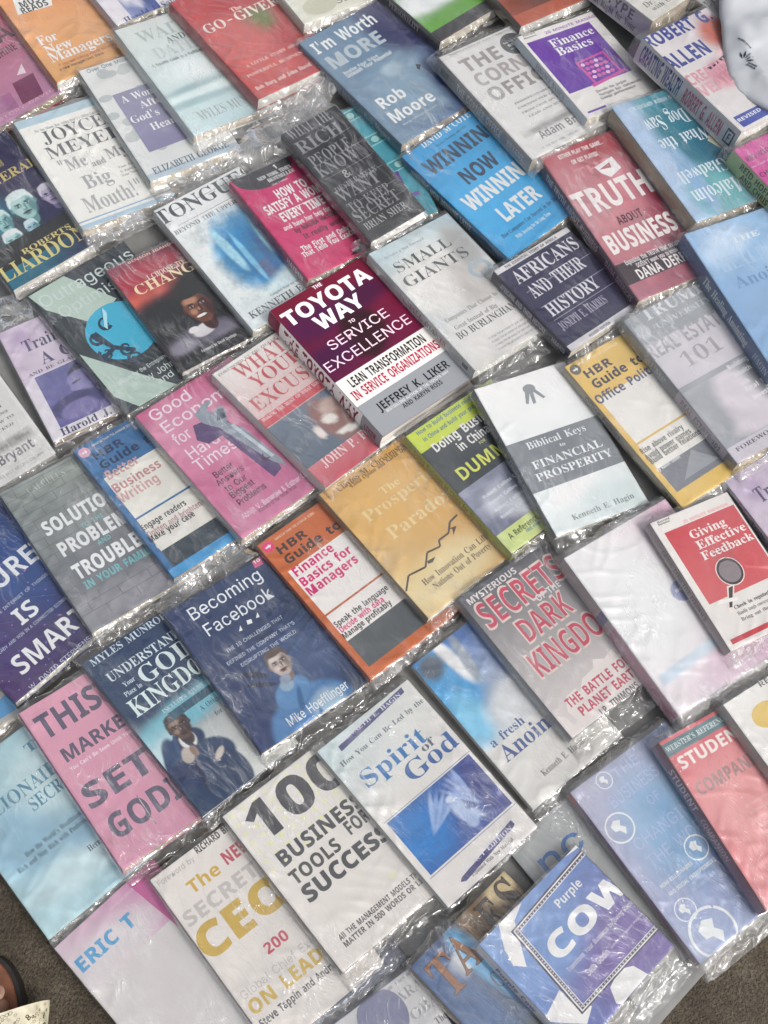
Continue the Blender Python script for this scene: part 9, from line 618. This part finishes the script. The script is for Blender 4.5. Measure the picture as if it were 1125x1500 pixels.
'striped':{'base':['#a9a9a4','#a4a4a0'],'spine':'#8c8c88','els':[['R',0.05,0.02,0.97,0.031,'#8c8c88','#8c8c88'],['R',0.05,0.044,0.97,0.055,'#8c8c88','#8c8c88'],['R',0.05,0.068,0.97,0.079,'#8c8c88','#8c8c88'],['R',0.05,0.092,0.97,0.103,'#8c8c88','#8c8c88'],['R',0.05,0.116,0.97,0.127,'#8c8c88','#8c8c88'],['R',0.05,0.14,0.97,0.151,'#8c8c88','#8c8c88'],['R',0.05,0.164,0.97,0.175,'#8c8c88','#8c8c88'],['R',0.05,0.188,0.97,0.199,'#8c8c88','#8c8c88'],['R',0.05,0.212,0.97,0.223,'#8c8c88','#8c8c88'],['R',0.05,0.236,0.97,0.247,'#8c8c88','#8c8c88'],['R',0.05,0.26,0.97,0.271,'#8c8c88','#8c8c88'],['R',0.05,0.284,0.97,0.295,'#8c8c88','#8c8c88'],['R',0.05,0.308,0.97,0.319,'#8c8c88','#8c8c88'],['R',0.05,0.332,0.97,0.343,'#8c8c88','#8c8c88'],['R',0.05,0.356,0.97,0.367,'#8c8c88','#8c8c88'],['R',0.05,0.38,0.97,0.391,'#8c8c88','#8c8c88'],['R',0.05,0.404,0.97,0.415,'#8c8c88','#8c8c88'],['R',0.05,0.428,0.97,0.439,'#8c8c88','#8c8c88'],['R',0.05,0.452,0.97,0.463,'#8c8c88','#8c8c88'],['R',0.05,0.476,0.97,0.487,'#8c8c88','#8c8c88'],['R',0.05,0.5,0.97,0.511,'#8c8c88','#8c8c88'],['R',0.05,0.524,0.97,0.535,'#8c8c88','#8c8c88'],['R',0.05,0.548,0.97,0.559,'#8c8c88','#8c8c88'],['R',0.05,0.572,0.97,0.583,'#8c8c88','#8c8c88'],['R',0.05,0.596,0.97,0.607,'#8c8c88','#8c8c88'],['R',0.05,0.62,0.97,0.631,'#8c8c88','#8c8c88'],['R',0.05,0.644,0.97,0.655,'#8c8c88','#8c8c88'],['R',0.05,0.668,0.97,0.679,'#8c8c88','#8c8c88'],['R',0.05,0.692,0.97,0.703,'#8c8c88','#8c8c88'],['R',0.05,0.716,0.97,0.727,'#8c8c88','#8c8c88'],['R',0.05,0.74,0.97,0.751,'#8c8c88','#8c8c88'],['R',0.05,0.764,0.97,0.775,'#8c8c88','#8c8c88'],['R',0.05,0.788,0.97,0.799,'#8c8c88','#8c8c88'],['R',0.05,0.812,0.97,0.823,'#8c8c88','#8c8c88'],['R',0,0.87,1,0.97,'#3f8fc4','#3f8fc4']],'sp':[]},
'darkblue':{'base':['#39486a','#333f5c'],'spine':'#2f3c5a','els':[['X',0.0,0.0,1.0,1.0,30,['#3a4a6e','#2c3856','#46587c','#35436a'],[[0.4,0.2,0.4,0.05,0,'#5a6c90',1]],0.2]],'sp':[]},
'greyletter':{'base':['#a5a8a8','#a8aaa8'],'spine':'#8c8e8e','els':[['T','nc',0.1,0.55,0.12,0.25,'#2d66a8','s',0.02]],'sp':[]},
'ett':{'base':['#b4b0ae','#b0acaa'],'spine':'#8c8884','els':[['T','B^ETT|Y',-0.051,0.304,0.549,0.602,'#5f5c5c','t',0]],'sp':[]}}
LABELS = {'machine':'pink red book with dark tower print, at the upper left edge beside the orange book',
'newman':'orange book with cream serif title and white badge, top left',
'sala_top':'pale lilac book with dark blue photo, cut by the top edge',
'waiting':'pale aqua book with faint grey capitals and misty horizon, left of the red book',
'gogiver':'coral red book with white spaced title, near the top edge',
'woman':'grey book with leaf pattern and mauve title panel, overlapping the white humour book',
'joyce':'white book with thin black capitals and blue bottom band, upper left',
'liardon':'thick navy book with old portraits and gold capitals on a black band, left edge',
'tongues':'white book with blue watery picture under grey capitals, beside the hot pink book',
'satisfy':'hot pink book with white title and black round bestseller seal',
'rich':'black book with grey outlined capitals down the whole cover',
'money':'teal book printed with banknotes, half hidden under its black neighbour',
'moore':'steel blue book with large pale title and author name, top centre',
'jen':'cream book with thin grey lettering, cut by the top edge above the steel blue book',
'treebk':'book with a green tree and lawn on white, dark border, top edge',
'corner':'whole light grey book with big grey capitals and black round seal, upper right',
'terra':'terracotta book with brown picture, cut by the top edge above the grey book',
'finbas':'small white book with purple panel showing a pink abacus',
'type':'thick off white book with lilac spine, cut by the top edge at right',
'allen':'thick white book with dark blue capitals and red spine lettering, by the white bag',
'gladwell':'teal and pale blue book lying upside down with its brown page edges at left',
'hoffman':'magenta book with pale green spine at the right edge',
'healing':'sky blue book with dark blue spine at the right edge',
'truth':'dull red book with huge white condensed capitals and dark spine',
'winning':'bright blue book with dark and white capitals, upper centre',
'giants':'pale grey book with thin spaced capitals and soft portrait shapes',
'africans':'dark violet book with white capitals between fine rules',
'trump':'grey book with a crest beside white capitals and a mauve title band',
'hbrpol':'pale yellow guide book with white panel and slate title',
'biblical':'white book with hanging keys above a grey title band',
'china':'black and lime book with yellow hand cut title letters',
'toyota':'unwrapped maroon hardback with thick white capitals and grey foot, near the centre',
'excuse':'white book with thin red capitals above a slate picture of a seated figure',
'goodecon':'pink book with a big adjustable wrench on its cover',
'change':'dark book with a smiling man in a white collar under a red sky',
'optimism':'charcoal and mint book with a bright blue disc and swirls',
'train_left':'lilac book with violet photo of a child at the left edge',
'corner_left':'light grey book with grey author name cut by the left edge',
'solutions':'grey brick patterned book with heavy white block capitals',
'hbrwrit':'blue guide book with white panels and faded red title',
'smart':'dark blue book with dotted lines and scattered white capitals, left edge',
'facebook':'navy book with thin white round lettering and a person in a blue shirt',
'hbrfin':'burnt orange guide book with white panels and magenta title',
'prosper':'golden yellow book with a jagged dark crack line rising across it',
'secrets':'grey book with jagged red outlined title over a white splash',
'pink':'large white and pink book with plain glossy cover and grey to pink spine',
'feedback':'small red and white book with a tennis racket',
'train_right':'lilac book with violet spine title at the right edge',
'whiteright':'white book with gold patch at the right edge above the salmon book',
'webster':'salmon pink book with grey green top band, lower right edge',
'business':'blue lilac book with white globes and pink spine, lower right',
'cow':'blue and purple book with white cow patches and a beaded frame',
'fresh':'white book with blue waterfall picture and blue script like serif title',
'spirit':'cream book with blue serif title and blue picture of a white dove',
'tools':'white book with huge black number 100 and yellow dots',
'ceo':'white book with gold title letters and a red number 200, bottom edge',
'eric':'pale grey and pink book with blue capitals, at the lower left corner of the spread',
'market':'pink book with very large dark grey capitals, lower left',
'kingdom':'navy book with pale serif title above a man in a dark suit',
'million':'pale sky blue book with blue serif capitals, at the lower left edge',
'obama':'grey book with a round dim portrait, cut by the bottom edge',
'tales':'book with rusty carved letters over a blue waterfall collage, bottom edge',
'striped':'grey line printed book with a blue bottom strip, only a corner showing at left edge',
'darkblue':'dark blue wrapped book showing only a corner at the bottom edge',
'greyletter':'thin grey booklet with rounded blue letters, lying under the cow patched book',
'ett':'grey book partly under the white plastic bag at the top right'}
HARD = ('toyota',)
BARE = ('toyota',)                                   # books without a plastic sleeve
HAZE = {'facebook':0.02,'kingdom':0.025,'smart':0.02,'market':0.03,'solutions':0.07,'hbrwrit':0.03,'optimism':0.02,'pink':0.3,'waiting':0.2,'joyce':0.12,'trump':0.22,'business':0.15,'corner':0.15,'secrets':0.05,'africans':0.07,'truth':0.08,'change':0.03,'satisfy':0.04,'goodecon':0.04,'hbrfin':0.03,'liardon':0.03,'winning':0.04,'finbas':0.05,'gogiver':0.06,'newman':0.06}
FLAP = {'woman':{'B':0.032},'waiting':{'B':0.022},'joyce':{'B':0.026},'gogiver':{'B':0.042,'T':0.01},'rich':{'T':0.06,'B':0.01},'tongues':{'T':0.035},'solutions':{'B':0.022},'secrets':{'B':0.03},'pink':{'B':0.03},'newman':{'B':0.03},'tools':{'B':0.032},'cow':{'B':0.035,'T':0.003},'business':{'B':0.022},'spirit':{'B':0.005},'change':{'B':0.012},'giants':{'B':0.028,'T':0.03},'corner':{'T':0.022},'africans':{'B':0.016},'moore':{'T':0.008},'facebook':{'T':0.022,'B':0.02},'kingdom':{'T':0.02}}
GROUP = 'books laid out in overlapping rows'
def book_frame(i):
    x, y, th, w, h, t, s, s2, z = LAYOUT[i]
    u = Vector((math.cos(th), math.sin(th), -s)).normalized(); v = Vector((math.sin(th), -math.cos(th), s2)).normalized()
    n = (-v).cross(u); n = u.cross(-v).normalized(); vv = n.cross(u).normalized()
    TL = Vector((x, y, z + max(0, -s2 * h) + t + s * w))
    M = Matrix((u, vv, n)).transposed().to_4x4(); M.translation = TL - n * t
    return M, w, h, t
def make_book(i, seed):
    M, w, h, t = book_frame(i); a = ART[i]; rs = np.random.RandomState(seed); hard = i in HARD
    root = bpy.data.objects.new('hardback_book' if hard else 'paperback_book', None); COL.objects.link(root); root.matrix_world = M; root.empty_display_size = .05
    tag(root, LABELS[i], 'book', GROUP)
    flip = a.get('flip'); ct = .0024 if hard else .0006; ov = .003 if hard else .0
    curl = rs.uniform(.0002, .0008) if not hard else 0; cx = rs.uniform(-.5, .8)
    def zc(u, v): return curl * ((2 * u - 1) ** 2 * .7 + cx * (2 * v - 1) ** 2 * .5 + .3 * (2 * u - 1) * (2 * v - 1)) 
    # front cover with its printed artwork
    sh = Sheet(w, h); bs = a['base']; sh.rect(0, 0, 1, 1, bs[0], bs[-1])
    for k, e in enumerate(a['els']): sh.draw(e, seed * 3 + k)
    me = sh.build('front_cover', M_PRINT, lambda u, v, z: np.column_stack([u * w, -v * h, t + z + zc(u, v)]))
    # underside and edge of the cover board
    n0 = len(me.vertices); ec = ink(bs[0]) * .7 + .2
    import bmesh
    bm = bmesh.new(); bm.from_mesh(me); lay = bm.verts.layers.float_color['Col']
    ring = [(k / 8, 0) for k in range(8)] + [(1, k / 8) for k in range(8)] + [(1 - k / 8, 1) for k in range(8)] + [(0, 1 - k / 8) for k in range(8)]
    T_, B_ = [], []
    for (u, v) in ring:
        zz = float(zc(np.array(u), np.array(v)))
        p = bm.verts.new((u * w, -v * h, t + zz)); q = bm.verts.new((u * w, -v * h, t - ct + zz)); p[lay] = (*ec, 1); q[lay] = (*ec, 1); T_.append(p); B_.append(q)
    for k in range(len(ring)): bm.faces.new((T_[k], T_[(k + 1) % 32], B_[(k + 1) % 32], B_[k]))
    bm.faces.new(B_); bm.to_mesh(me); bm.free()
    fc = link('front_cover', me, root)
    # spine
    sc = a['spine']
    bulge = .0018 if hard else .0006
    # replace the base rectangle by a finer grid so that the spine can bulge
    ss2 = Sheet(h, t, .0003); ss2.grid(0, 0, 1, 1, 30, 12, lambda p, q: np.tile(ink(sc), (len(p), 1)))
    for k, e in enumerate(a['sp']): ss2.draw(e, seed + k)
    sx = w if flip else 0; sgn = 1 if flip else -1
    def spf(u, v, z):
        return np.column_stack([sx + sgn * (z + .0003 + bulge * (1 - (2 * v - 1) ** 2)), -u * h, t * (1 - v)])
    link('spine', ss2.build('spine', M_PRINT, spf), root)
    # page block: three open sides set in a little from the covers
    ins = .0015 + ov
    x0, x1 = (ins, w - .0006) if flip else (.0006, w - ins)
    warp = rs.uniform(.0004, .0016)
    N = 10; P = []; F = []
    for kz in range(2):
        zz = (ct + .0002) if kz == 0 else (t - ct - .0003)
        P += [(x0, -ins, zz), (x1, -ins, zz), (x1, -(h - ins), zz), (x0, -(h - ins), zz)]
    F = [(0, 3, 2, 1), (4, 5, 6, 7), (0, 1, 5, 4), (1, 2, 6, 5), (2, 3, 7, 6), (3, 0, 4, 7)]
    pm = bpy.data.meshes.new('page_block'); pm.from_pydata(P, [], F); pm.materials.append(M_PAGE[1 if flip else (seed * 7) % 3]); link('page_block', pm, root)
    link('back_cover', boxmesh('back_cover', M_PRINT, 0, w, -h, 0, 0, ct, ink(sc)), root)
    if i not in BARE: make_sleeve(i, root, w, h, t, zc, seed, rs)
    return root
def make_sleeve(i, root, w, h, t, zc, seed, rs):
    fl = FLAP.get(i, {}); mT = fl.get('T', rs.uniform(.006, .014)); mB = fl.get('B', rs.uniform(.008, .022)); side = .0022
    nx, ny = 54, 84
    xs = np.concatenate([[-side * 1.2, -side, -side * .4], np.linspace(.0012, w - .0012, nx), [w + side * .4, w + side, w + side * 1.2]])
    kb = max(5, int(mB / .0016)); kt = max(4, int(mT / .0016))
    ys = np.concatenate([np.linspace(mT, .0004, kt), np.linspace(-.003, -h + .003, ny), np.linspace(-h - .0004, -h - mB, kb)])
    X, Y = np.meshgrid(xs, ys); x, y = X.ravel(), Y.ravel()
    dT, dB = np.maximum(y, 0), np.maximum(-h - y, 0); d = np.maximum(dT, dB)
    u, v = np.clip(x / w, 0, 1), np.clip(-y / h, 0, 1)
    ang = rs.uniform(.5, 1.1); ca, sa = math.cos(ang), math.sin(ang)
    q = x * ca + y * sa; r = -x * sa + y * ca; wob = fbm(x * 18, y * 18, seed) * .02
    rid = lambda n: 1 - np.abs(2 * n - 1)
    w1 = rid(vnoise((q + wob) * 70, r * 16, seed)) ** 3; w2 = rid(vnoise((q * .3 + r + wob) * 60, (q - r) * 12, seed + 5)) ** 3
    edge = np.clip(1 - np.minimum(np.minimum(u * w, w - u * w), np.minimum(v * h, h - v * h)) / .03, 0, 1)
    amp = .0001 + .0009 * edge * fbm(x * 25, y * 25, seed + 2) + .0009 * np.clip(fbm(x * 14, y * 11, seed + 41) - .48, 0, 1) * 3.6
    z = t + .0009 + np.maximum(zc(u, v), 0) + amp * (w1 + .8 * w2) + .0008 * fbm(x * 9, y * 9, seed + 4)
    fall = np.clip(d / (.55 * t + .006), 0, 1); fall = fall * fall * (3 - 2 * fall)
    low = t * (.12 + .35 * fbm(x * 22, y * 40, seed + 9)) + .002
    cr = fbm((x + .4 * y) * 48, (y - .3 * x) * 80, seed + 11); cr2 = rid(vnoise(x * 160, y * 120, seed + 12))
    z = z * (1 - fall) + low * fall + (.012 * (cr - .5) + .0012 * (cr2 - .5)) * np.clip(d / .006, 0, 1)
    z = np.maximum(z, .0004)
    # the film runs down the two long sides, close to the spine and the fore edge
    col = np.tile(np.arange(len(xs)), len(ys)); last = len(xs) - 1
    zs = z.copy()
    for c0, f in ((0, .06), (1, .5), (2, .93), (last, .06), (last - 1, .5), (last - 2, .93)): z = np.where(col == c0, zs * f, z)
    sidew = (col < 3) | (col > last - 3)
    x = x + np.where(sidew, .0012 * (fbm(y * 60, y * 0 + col, seed + 20) - .4) * np.where(col < 3, -1, 1), 0)
    y = y + .006 * (fbm(x * 45, y * 5, seed + 15) - .5) * np.clip(d / .008, 0, 1)
    n1 = len(xs); F = [[j * n1 + k, (j + 1) * n1 + k, (j + 1) * n1 + k + 1, j * n1 + k + 1] for j in range(len(ys) - 1) for k in range(n1 - 1)]
    me = bpy.data.meshes.new('plastic_sleeve'); me.from_pydata(np.column_stack([x, y, z]).tolist(), [], F); me.materials.append(M_SLEEVE)
    me.polygons.foreach_set('use_smooth', [True] * len(F))
    crv = np.clip(d / .004, 0, 1) * .9 + .25 * edge * (fbm(x * 30, y * 30, seed + 31) > .52)
    me.attributes.new('crumple', 'FLOAT', 'POINT').data.foreach_set('value', np.clip(crv, 0, 1).astype(np.float32))
    me.attributes.new('haze', 'FLOAT', 'POINT').data.foreach_set('value', np.full(len(x), HAZE.get(i, .06), np.float32))
    link('plastic_sleeve', me, root)
for k, i in enumerate(LAYOUT): make_book(i, k + 1)
# ------------------------------------------------------------------ white plastic bag lying over the books, top right
BAGC = np.array([0.585,1.278])
BAGO = np.array([[0.488,1.419], [0.479,1.344], [0.478,1.296], [0.479,1.242], [0.483,1.203], [0.502,1.18], [0.527,1.16], [0.575,1.137], [0.642,1.15], [0.708,1.224], [0.743,1.332], [0.72,1.444], [0.638,1.509], [0.546,1.483]])
def bag_z(x, y, r):
    return .058 + .013 * np.sqrt(np.clip(1 - r ** 2.6, 0, 1)) + .016 * (fbm(x * 17, y * 24, 3) - .5) * np.clip(r * 2.4, .2, 1) + .006 * (1 - np.abs(2 * vnoise(x * 26 + y * 14, y * 10 - x * 6, 9) - 1)) ** 4 * np.clip(r * 2, 0, 1)
def bag_r(x, y):
    a = math.atan2(y - BAGC[1], x - BAGC[0]); best = 1
    for k in range(len(BAGO)):
        p, q = BAGO[k] - BAGC, BAGO[(k + 1) % len(BAGO)] - BAGC
        d = np.array([math.cos(a), math.sin(a)]); det = d[0] * (p - q)[1] - d[1] * (p - q)[0]
        if abs(det) < 1e-9: continue
        s = (p[0] * (p - q)[1] - p[1] * (p - q)[0]) / det; t = (d[0] * p[1] - d[1] * p[0]) / det
        if s > 0 and -1e-6 <= t <= 1 + 1e-6: best = s
    return math.hypot(x - BAGC[0], y - BAGC[1]) / best
NO, SUB, NR = len(BAGO), 8, 26
O = []
for k in range(NO):
    p0, p1, p2, p3 = (BAGO[(k + j) % NO] for j in (-1, 0, 1, 2))
    for m in range(SUB):
        t = m / SUB; O.append(.5 * (2 * p1 + (p2 - p0) * t + (2 * p0 - 5 * p1 + 4 * p2 - p3) * t * t + (3 * p1 - p0 - 3 * p2 + p3) * t ** 3))
O = np.array(O); n = len(O); P = []; F = []
for j in range(NR + 1):
    r = j / NR; xy = BAGC + (O - BAGC) * r; z = bag_z(xy[:, 0], xy[:, 1], np.full(n, r)); P += [(a[0], a[1], b) for a, b in zip(xy, z)]
for j in range(1, 6):
    xy = BAGC + (O - BAGC) * (1 - .035 * j); P += [(a[0], a[1], .058 - .008 * j) for a in xy]
for j in range(NR + 5): F += [(j * n + k, (j + 1) * n + k, (j + 1) * n + (k + 1) % n, j * n + (k + 1) % n) for k in range(n)]
F.append(tuple((NR + 5) * n + k for k in range(n)))
M_BAG = m_simple('white_bag_film', (.40, .415, .44), .5, 14, .04, .3, .45, dist=.003)
me = bpy.data.meshes.new('plastic_bag'); me.from_pydata(P, [], F); me.materials.append(M_BAG); me.polygons.foreach_set('use_smooth', [True] * len(F))
bag = tag(link('plastic_bag', me), 'white plastic bag with a small dark leaf mark lying over the books, top right corner', 'bag')
mk = Sheet(.06, .06); A0 = np.array([0.501,1.241]); UX = np.array([0.518,1.222]) - A0; UX /= np.linalg.norm(UX); UY = np.array([UX[1], -UX[0]])
for k in range(5):
    an = math.radians(-150 + 30 * k) ; cxk, cyk = .3 + .13 * math.cos(an), .3 + .13 * math.sin(an)
    d, e = np.array([math.cos(an), math.sin(an)]), np.array([-math.sin(an), math.cos(an)]); c0 = np.array([cxk, cyk])
    mk.add([c0 - d * .08, c0 + e * .022, c0 + d * .08, c0 - e * .022], [[0, 1, 2, 3]], ink('#3a404a'))
rr = np.random.RandomState(5)
for row in range(2):
    x = .42
    while x < .62:
        l = rr.uniform(.012, .03); mk.add([(x, .28 + .05 * row), (x + l, .28 + .05 * row), (x + l, .31 + .05 * row), (x, .31 + .05 * row)], [[0, 1, 2, 3]], ink('#4a505a')); x += l + .008
x = -.12
while x < .2:
    l = rr.uniform(.012, .03); mk.add([(x, .0), (x + l, .0), (x + l, .026), (x, .026)], [[0, 1, 2, 3]], ink('#5a606a')); x += l + .008
def bagmap(u, v, z):
    out = []
    for a, b, c in zip(u, v, z):
        q = A0 + UX * ((a - .3) * .07) + UY * ((b - .3) * .07); r = bag_r(q[0], q[1])
        out.append((q[0], q[1], float(bag_z(np.array([q[0]]), np.array([q[1]]), np.array([r]))[0]) + .0009 + c))
    return np.array(out)
link('printed_mark', mk.build('printed_mark', M_PRINT, bagmap, clip=False), bag)
# ------------------------------------------------------------------ the foot in a sandal at the lower left corner
TIP = [-0.437,0.053]
person = None
def skinned(name, pts, edges, rad, lev=2):
    me = bpy.data.meshes.new(name); me.from_pydata(pts, edges, []); o = bpy.data.objects.new(name, me); COL.objects.link(o)
    m = o.modifiers.new('skin', 'SKIN'); m.use_smooth_shade = True
    for k, r in enumerate(rad): me.skin_vertices[0].data[k].radius = r if isinstance(r, tuple) else (r, r)
    me.skin_vertices[0].data[0].use_root = True
    s = o.modifiers.new('sub', 'SUBSURF'); s.levels = s.render_levels = lev
    bpy.context.view_layer.update(); dg = bpy.context.evaluated_depsgraph_get()
    nm = bpy.data.meshes.new_from_object(o.evaluated_get(dg)); bpy.data.objects.remove(o); nm.name = name
    for p in nm.polygons: p.use_smooth = True
    return nm
pts = [(-.005, -.19, .075), (-.005, -.14, .066), (0, -.10, .055), (-.008, -.215, .14), (-.01, -.225, .26)]; ed = [(0, 1), (1, 2), (0, 3), (3, 4)]; rad = [.036, .034, .034, .033, .04]
toes = [(.030, -.016, .0125), (.008, -.010, .0095), (-.009, -.018, .0088), (-.024, -.029, .0082), (-.037, -.042, .0078)]
for tx, ty, tr in toes:
    b = len(pts); pts += [(tx * .9, -.075 + ty * .4, .045), (tx, ty - .032, .041), (tx * 1.02, ty - tr, .036)]; ed += [(2, b), (b, b + 1), (b + 1, b + 2)]; rad += [tr * 1.35, tr * 1.05, tr * .95]
M_SKIN = m_simple('brown_skin', (.20, .10, .06), .5, 120, .15, .25, .4, .12)
pts = [(a - .007, b - .006, c) for a, b, c in pts]
pm = skinned('person', pts, ed, rad); pm.materials.append(M_SKIN)
person = tag(link('person', pm), 'bare toes of a person in a brown sandal with printed white strap, bottom left corner', 'person')
person.location = (TIP[0], TIP[1], 0)
def sole(name, k, z0, z1, mat):
    L = []
    for a in range(48):
        t = 2 * math.pi * a / 48; x, y = math.cos(t), math.sin(t)
        L.append((x * (.046 + .005 * y) * 1.0 * k + (.004 if y > 0 else 0), -.128 + y * .134 + (k - 1) * .04 * y))
    P = [(x, y, z0) for x, y in L] + [(x, y, z1 - .002) for x, y in L] + [(x * .985, -.128 + (y + .128) * .992, z1) for x, y in L]; n = 48
    F = [(j * n + q, j * n + (q + 1) % n, (j + 1) * n + (q + 1) % n, (j + 1) * n + q) for j in range(2) for q in range(n)] + [tuple(range(2 * n, 3 * n)), tuple(reversed(range(n)))]
    me = bpy.data.meshes.new(name); me.from_pydata(P, [], F); me.materials.append(mat); return link(name, me, person)
sole('sandal_sole', 1.06, -.003, .019, m_simple('black_rubber', (.015, .013, .012), .6, 90, .3, .2))
sole('insole', .93, .0195, .0235, m_simple('brown_insole', (.13, .05, .025), .5, 26, .55, .25))
tn = bpy.data.meshes.new('toenail'); TN = []
for r_ in (0, .35, .7, 1):
    for k in range(16):
        a = 2 * math.pi * k / 16; u, v = r_ * math.cos(a), r_ * math.sin(a)
        TN.append((.0235 + .0068 * u, -.032 + .0078 * v, .0405 + .0075 * math.sqrt(max(0, 1 - .55 * u * u)) - .0016 * (v + .6) ** 2 * (v > -.6)))
tn.from_pydata(TN, [], [tuple(range(16, 32))] + [(j * 16 + k, j * 16 + (k + 1) % 16, (j + 1) * 16 + (k + 1) % 16, (j + 1) * 16 + k) for j in (1, 2) for k in range(16)])
tn.materials.append(m_simple('toenail', (.26, .15, .105), .35, 50, .08, .05, .5)); tn.polygons.foreach_set('use_smooth', [True] * len(tn.polygons)); link('toenail', tn, person)
st = Sheet(.16, .055); st.grid(0, 0, 1, 1, 40, 14, lambda u, v: np.clip(ink('#c2bca6')[None, :] * (.5 + .75 * fbm(u * 22, v * 8, 2))[:, None], 0, .8))
for k in range(190):
    u, v = rr.uniform(.5, .97), rr.uniform(.06, .92); l = rr.uniform(.006, .022)
    st.draw(('E', u, v, l * .6, l * 1.5, '#4c4630', .25 if k % 3 else .6))
def strapmap(u, v, z):
    a = math.pi * (u - .0); x = .068 * np.cos(math.pi - a) + .006; h = .022 + .052 * np.sin(a) ** .7
    return np.column_stack([x, -.064 + .34 * x - v * .06, h + z * 2])
sm = st.build('sandal_strap', M_PRINT, strapmap); sm.polygons.foreach_set('use_smooth', [True] * len(sm.polygons)); link('sandal_strap', sm, person)

# ------------------------------------------------------------------ loose clear film in the gaps between the books
def loose_film(outline, label, seed, z0=.012, amp=.03):
    me = polysheet('loose_plastic_wrap', outline, M_SLEEVE, 0, amp=0); rs = np.random.RandomState(seed)
    import bmesh
    bm = bmesh.new(); bm.from_mesh(me)
    for k in range(5):
        ed = [e for e in bm.edges if e.calc_length() > .004]
        if not ed: break
        bmesh.ops.subdivide_edges(bm, edges=ed, cuts=1); bmesh.ops.triangulate(bm, faces=[f for f in bm.faces if len(f.verts) > 3])
    X = np.array([v.co.x for v in bm.verts]); Y = np.array([v.co.y for v in bm.verts])
    edge = {v.index for v in bm.verts if v.is_boundary}
    q = vnoise(X * 24 + Y * 10, Y * 30 - X * 8, seed); r = 1 - np.abs(2 * vnoise(X * 40 + Y * 30, Y * 22 - X * 18, seed + 3) - 1)
    Z = z0 + amp * (q - .35) + .006 * r ** 3 
    for v, z in zip(bm.verts, Z): v.co.z = max(z, .002)
    bm.to_mesh(me); bm.free(); n = len(me.vertices)
    for p in me.polygons: p.use_smooth = True
    me.attributes.new('crumple', 'FLOAT', 'POINT').data.foreach_set('value', np.full(n, .45, np.float32))
    me.attributes.new('haze', 'FLOAT', 'POINT').data.foreach_set('value', np.full(n, .14, np.float32))
    tag(link('loose_plastic_wrap', me), label, 'plastic wrap', 'loose clear plastic wrap in the gaps')
loose_film([[-0.171,1.183], [-0.09,1.257], [-0.061,1.23], [-0.118,1.166], [-0.144,1.091], [-0.205,1.077], [-0.221,1.108]], 'crumpled clear wrap in the gap above the black book with grey capitals', 3)
loose_film([[-0.337,1.069], [-0.222,1.142], [-0.207,1.108], [-0.301,1.022], [-0.328,1.002], [-0.381,0.97], [-0.406,0.986]], 'crumpled clear wrap below the grey leaf patterned book', 8)
loose_film([[-0.546,0.88], [-0.49,0.901], [-0.47,0.885], [-0.463,0.859], [-0.514,0.829], [-0.548,0.814]], 'crumpled clear wrap at the left edge between the portrait book and the lilac book', 12)
loose_film([[-0.257,0.499], [-0.179,0.543], [-0.153,0.525], [-0.218,0.484], [-0.266,0.446], [-0.279,0.459]], 'crumpled clear wrap above the navy book with round white lettering', 15)
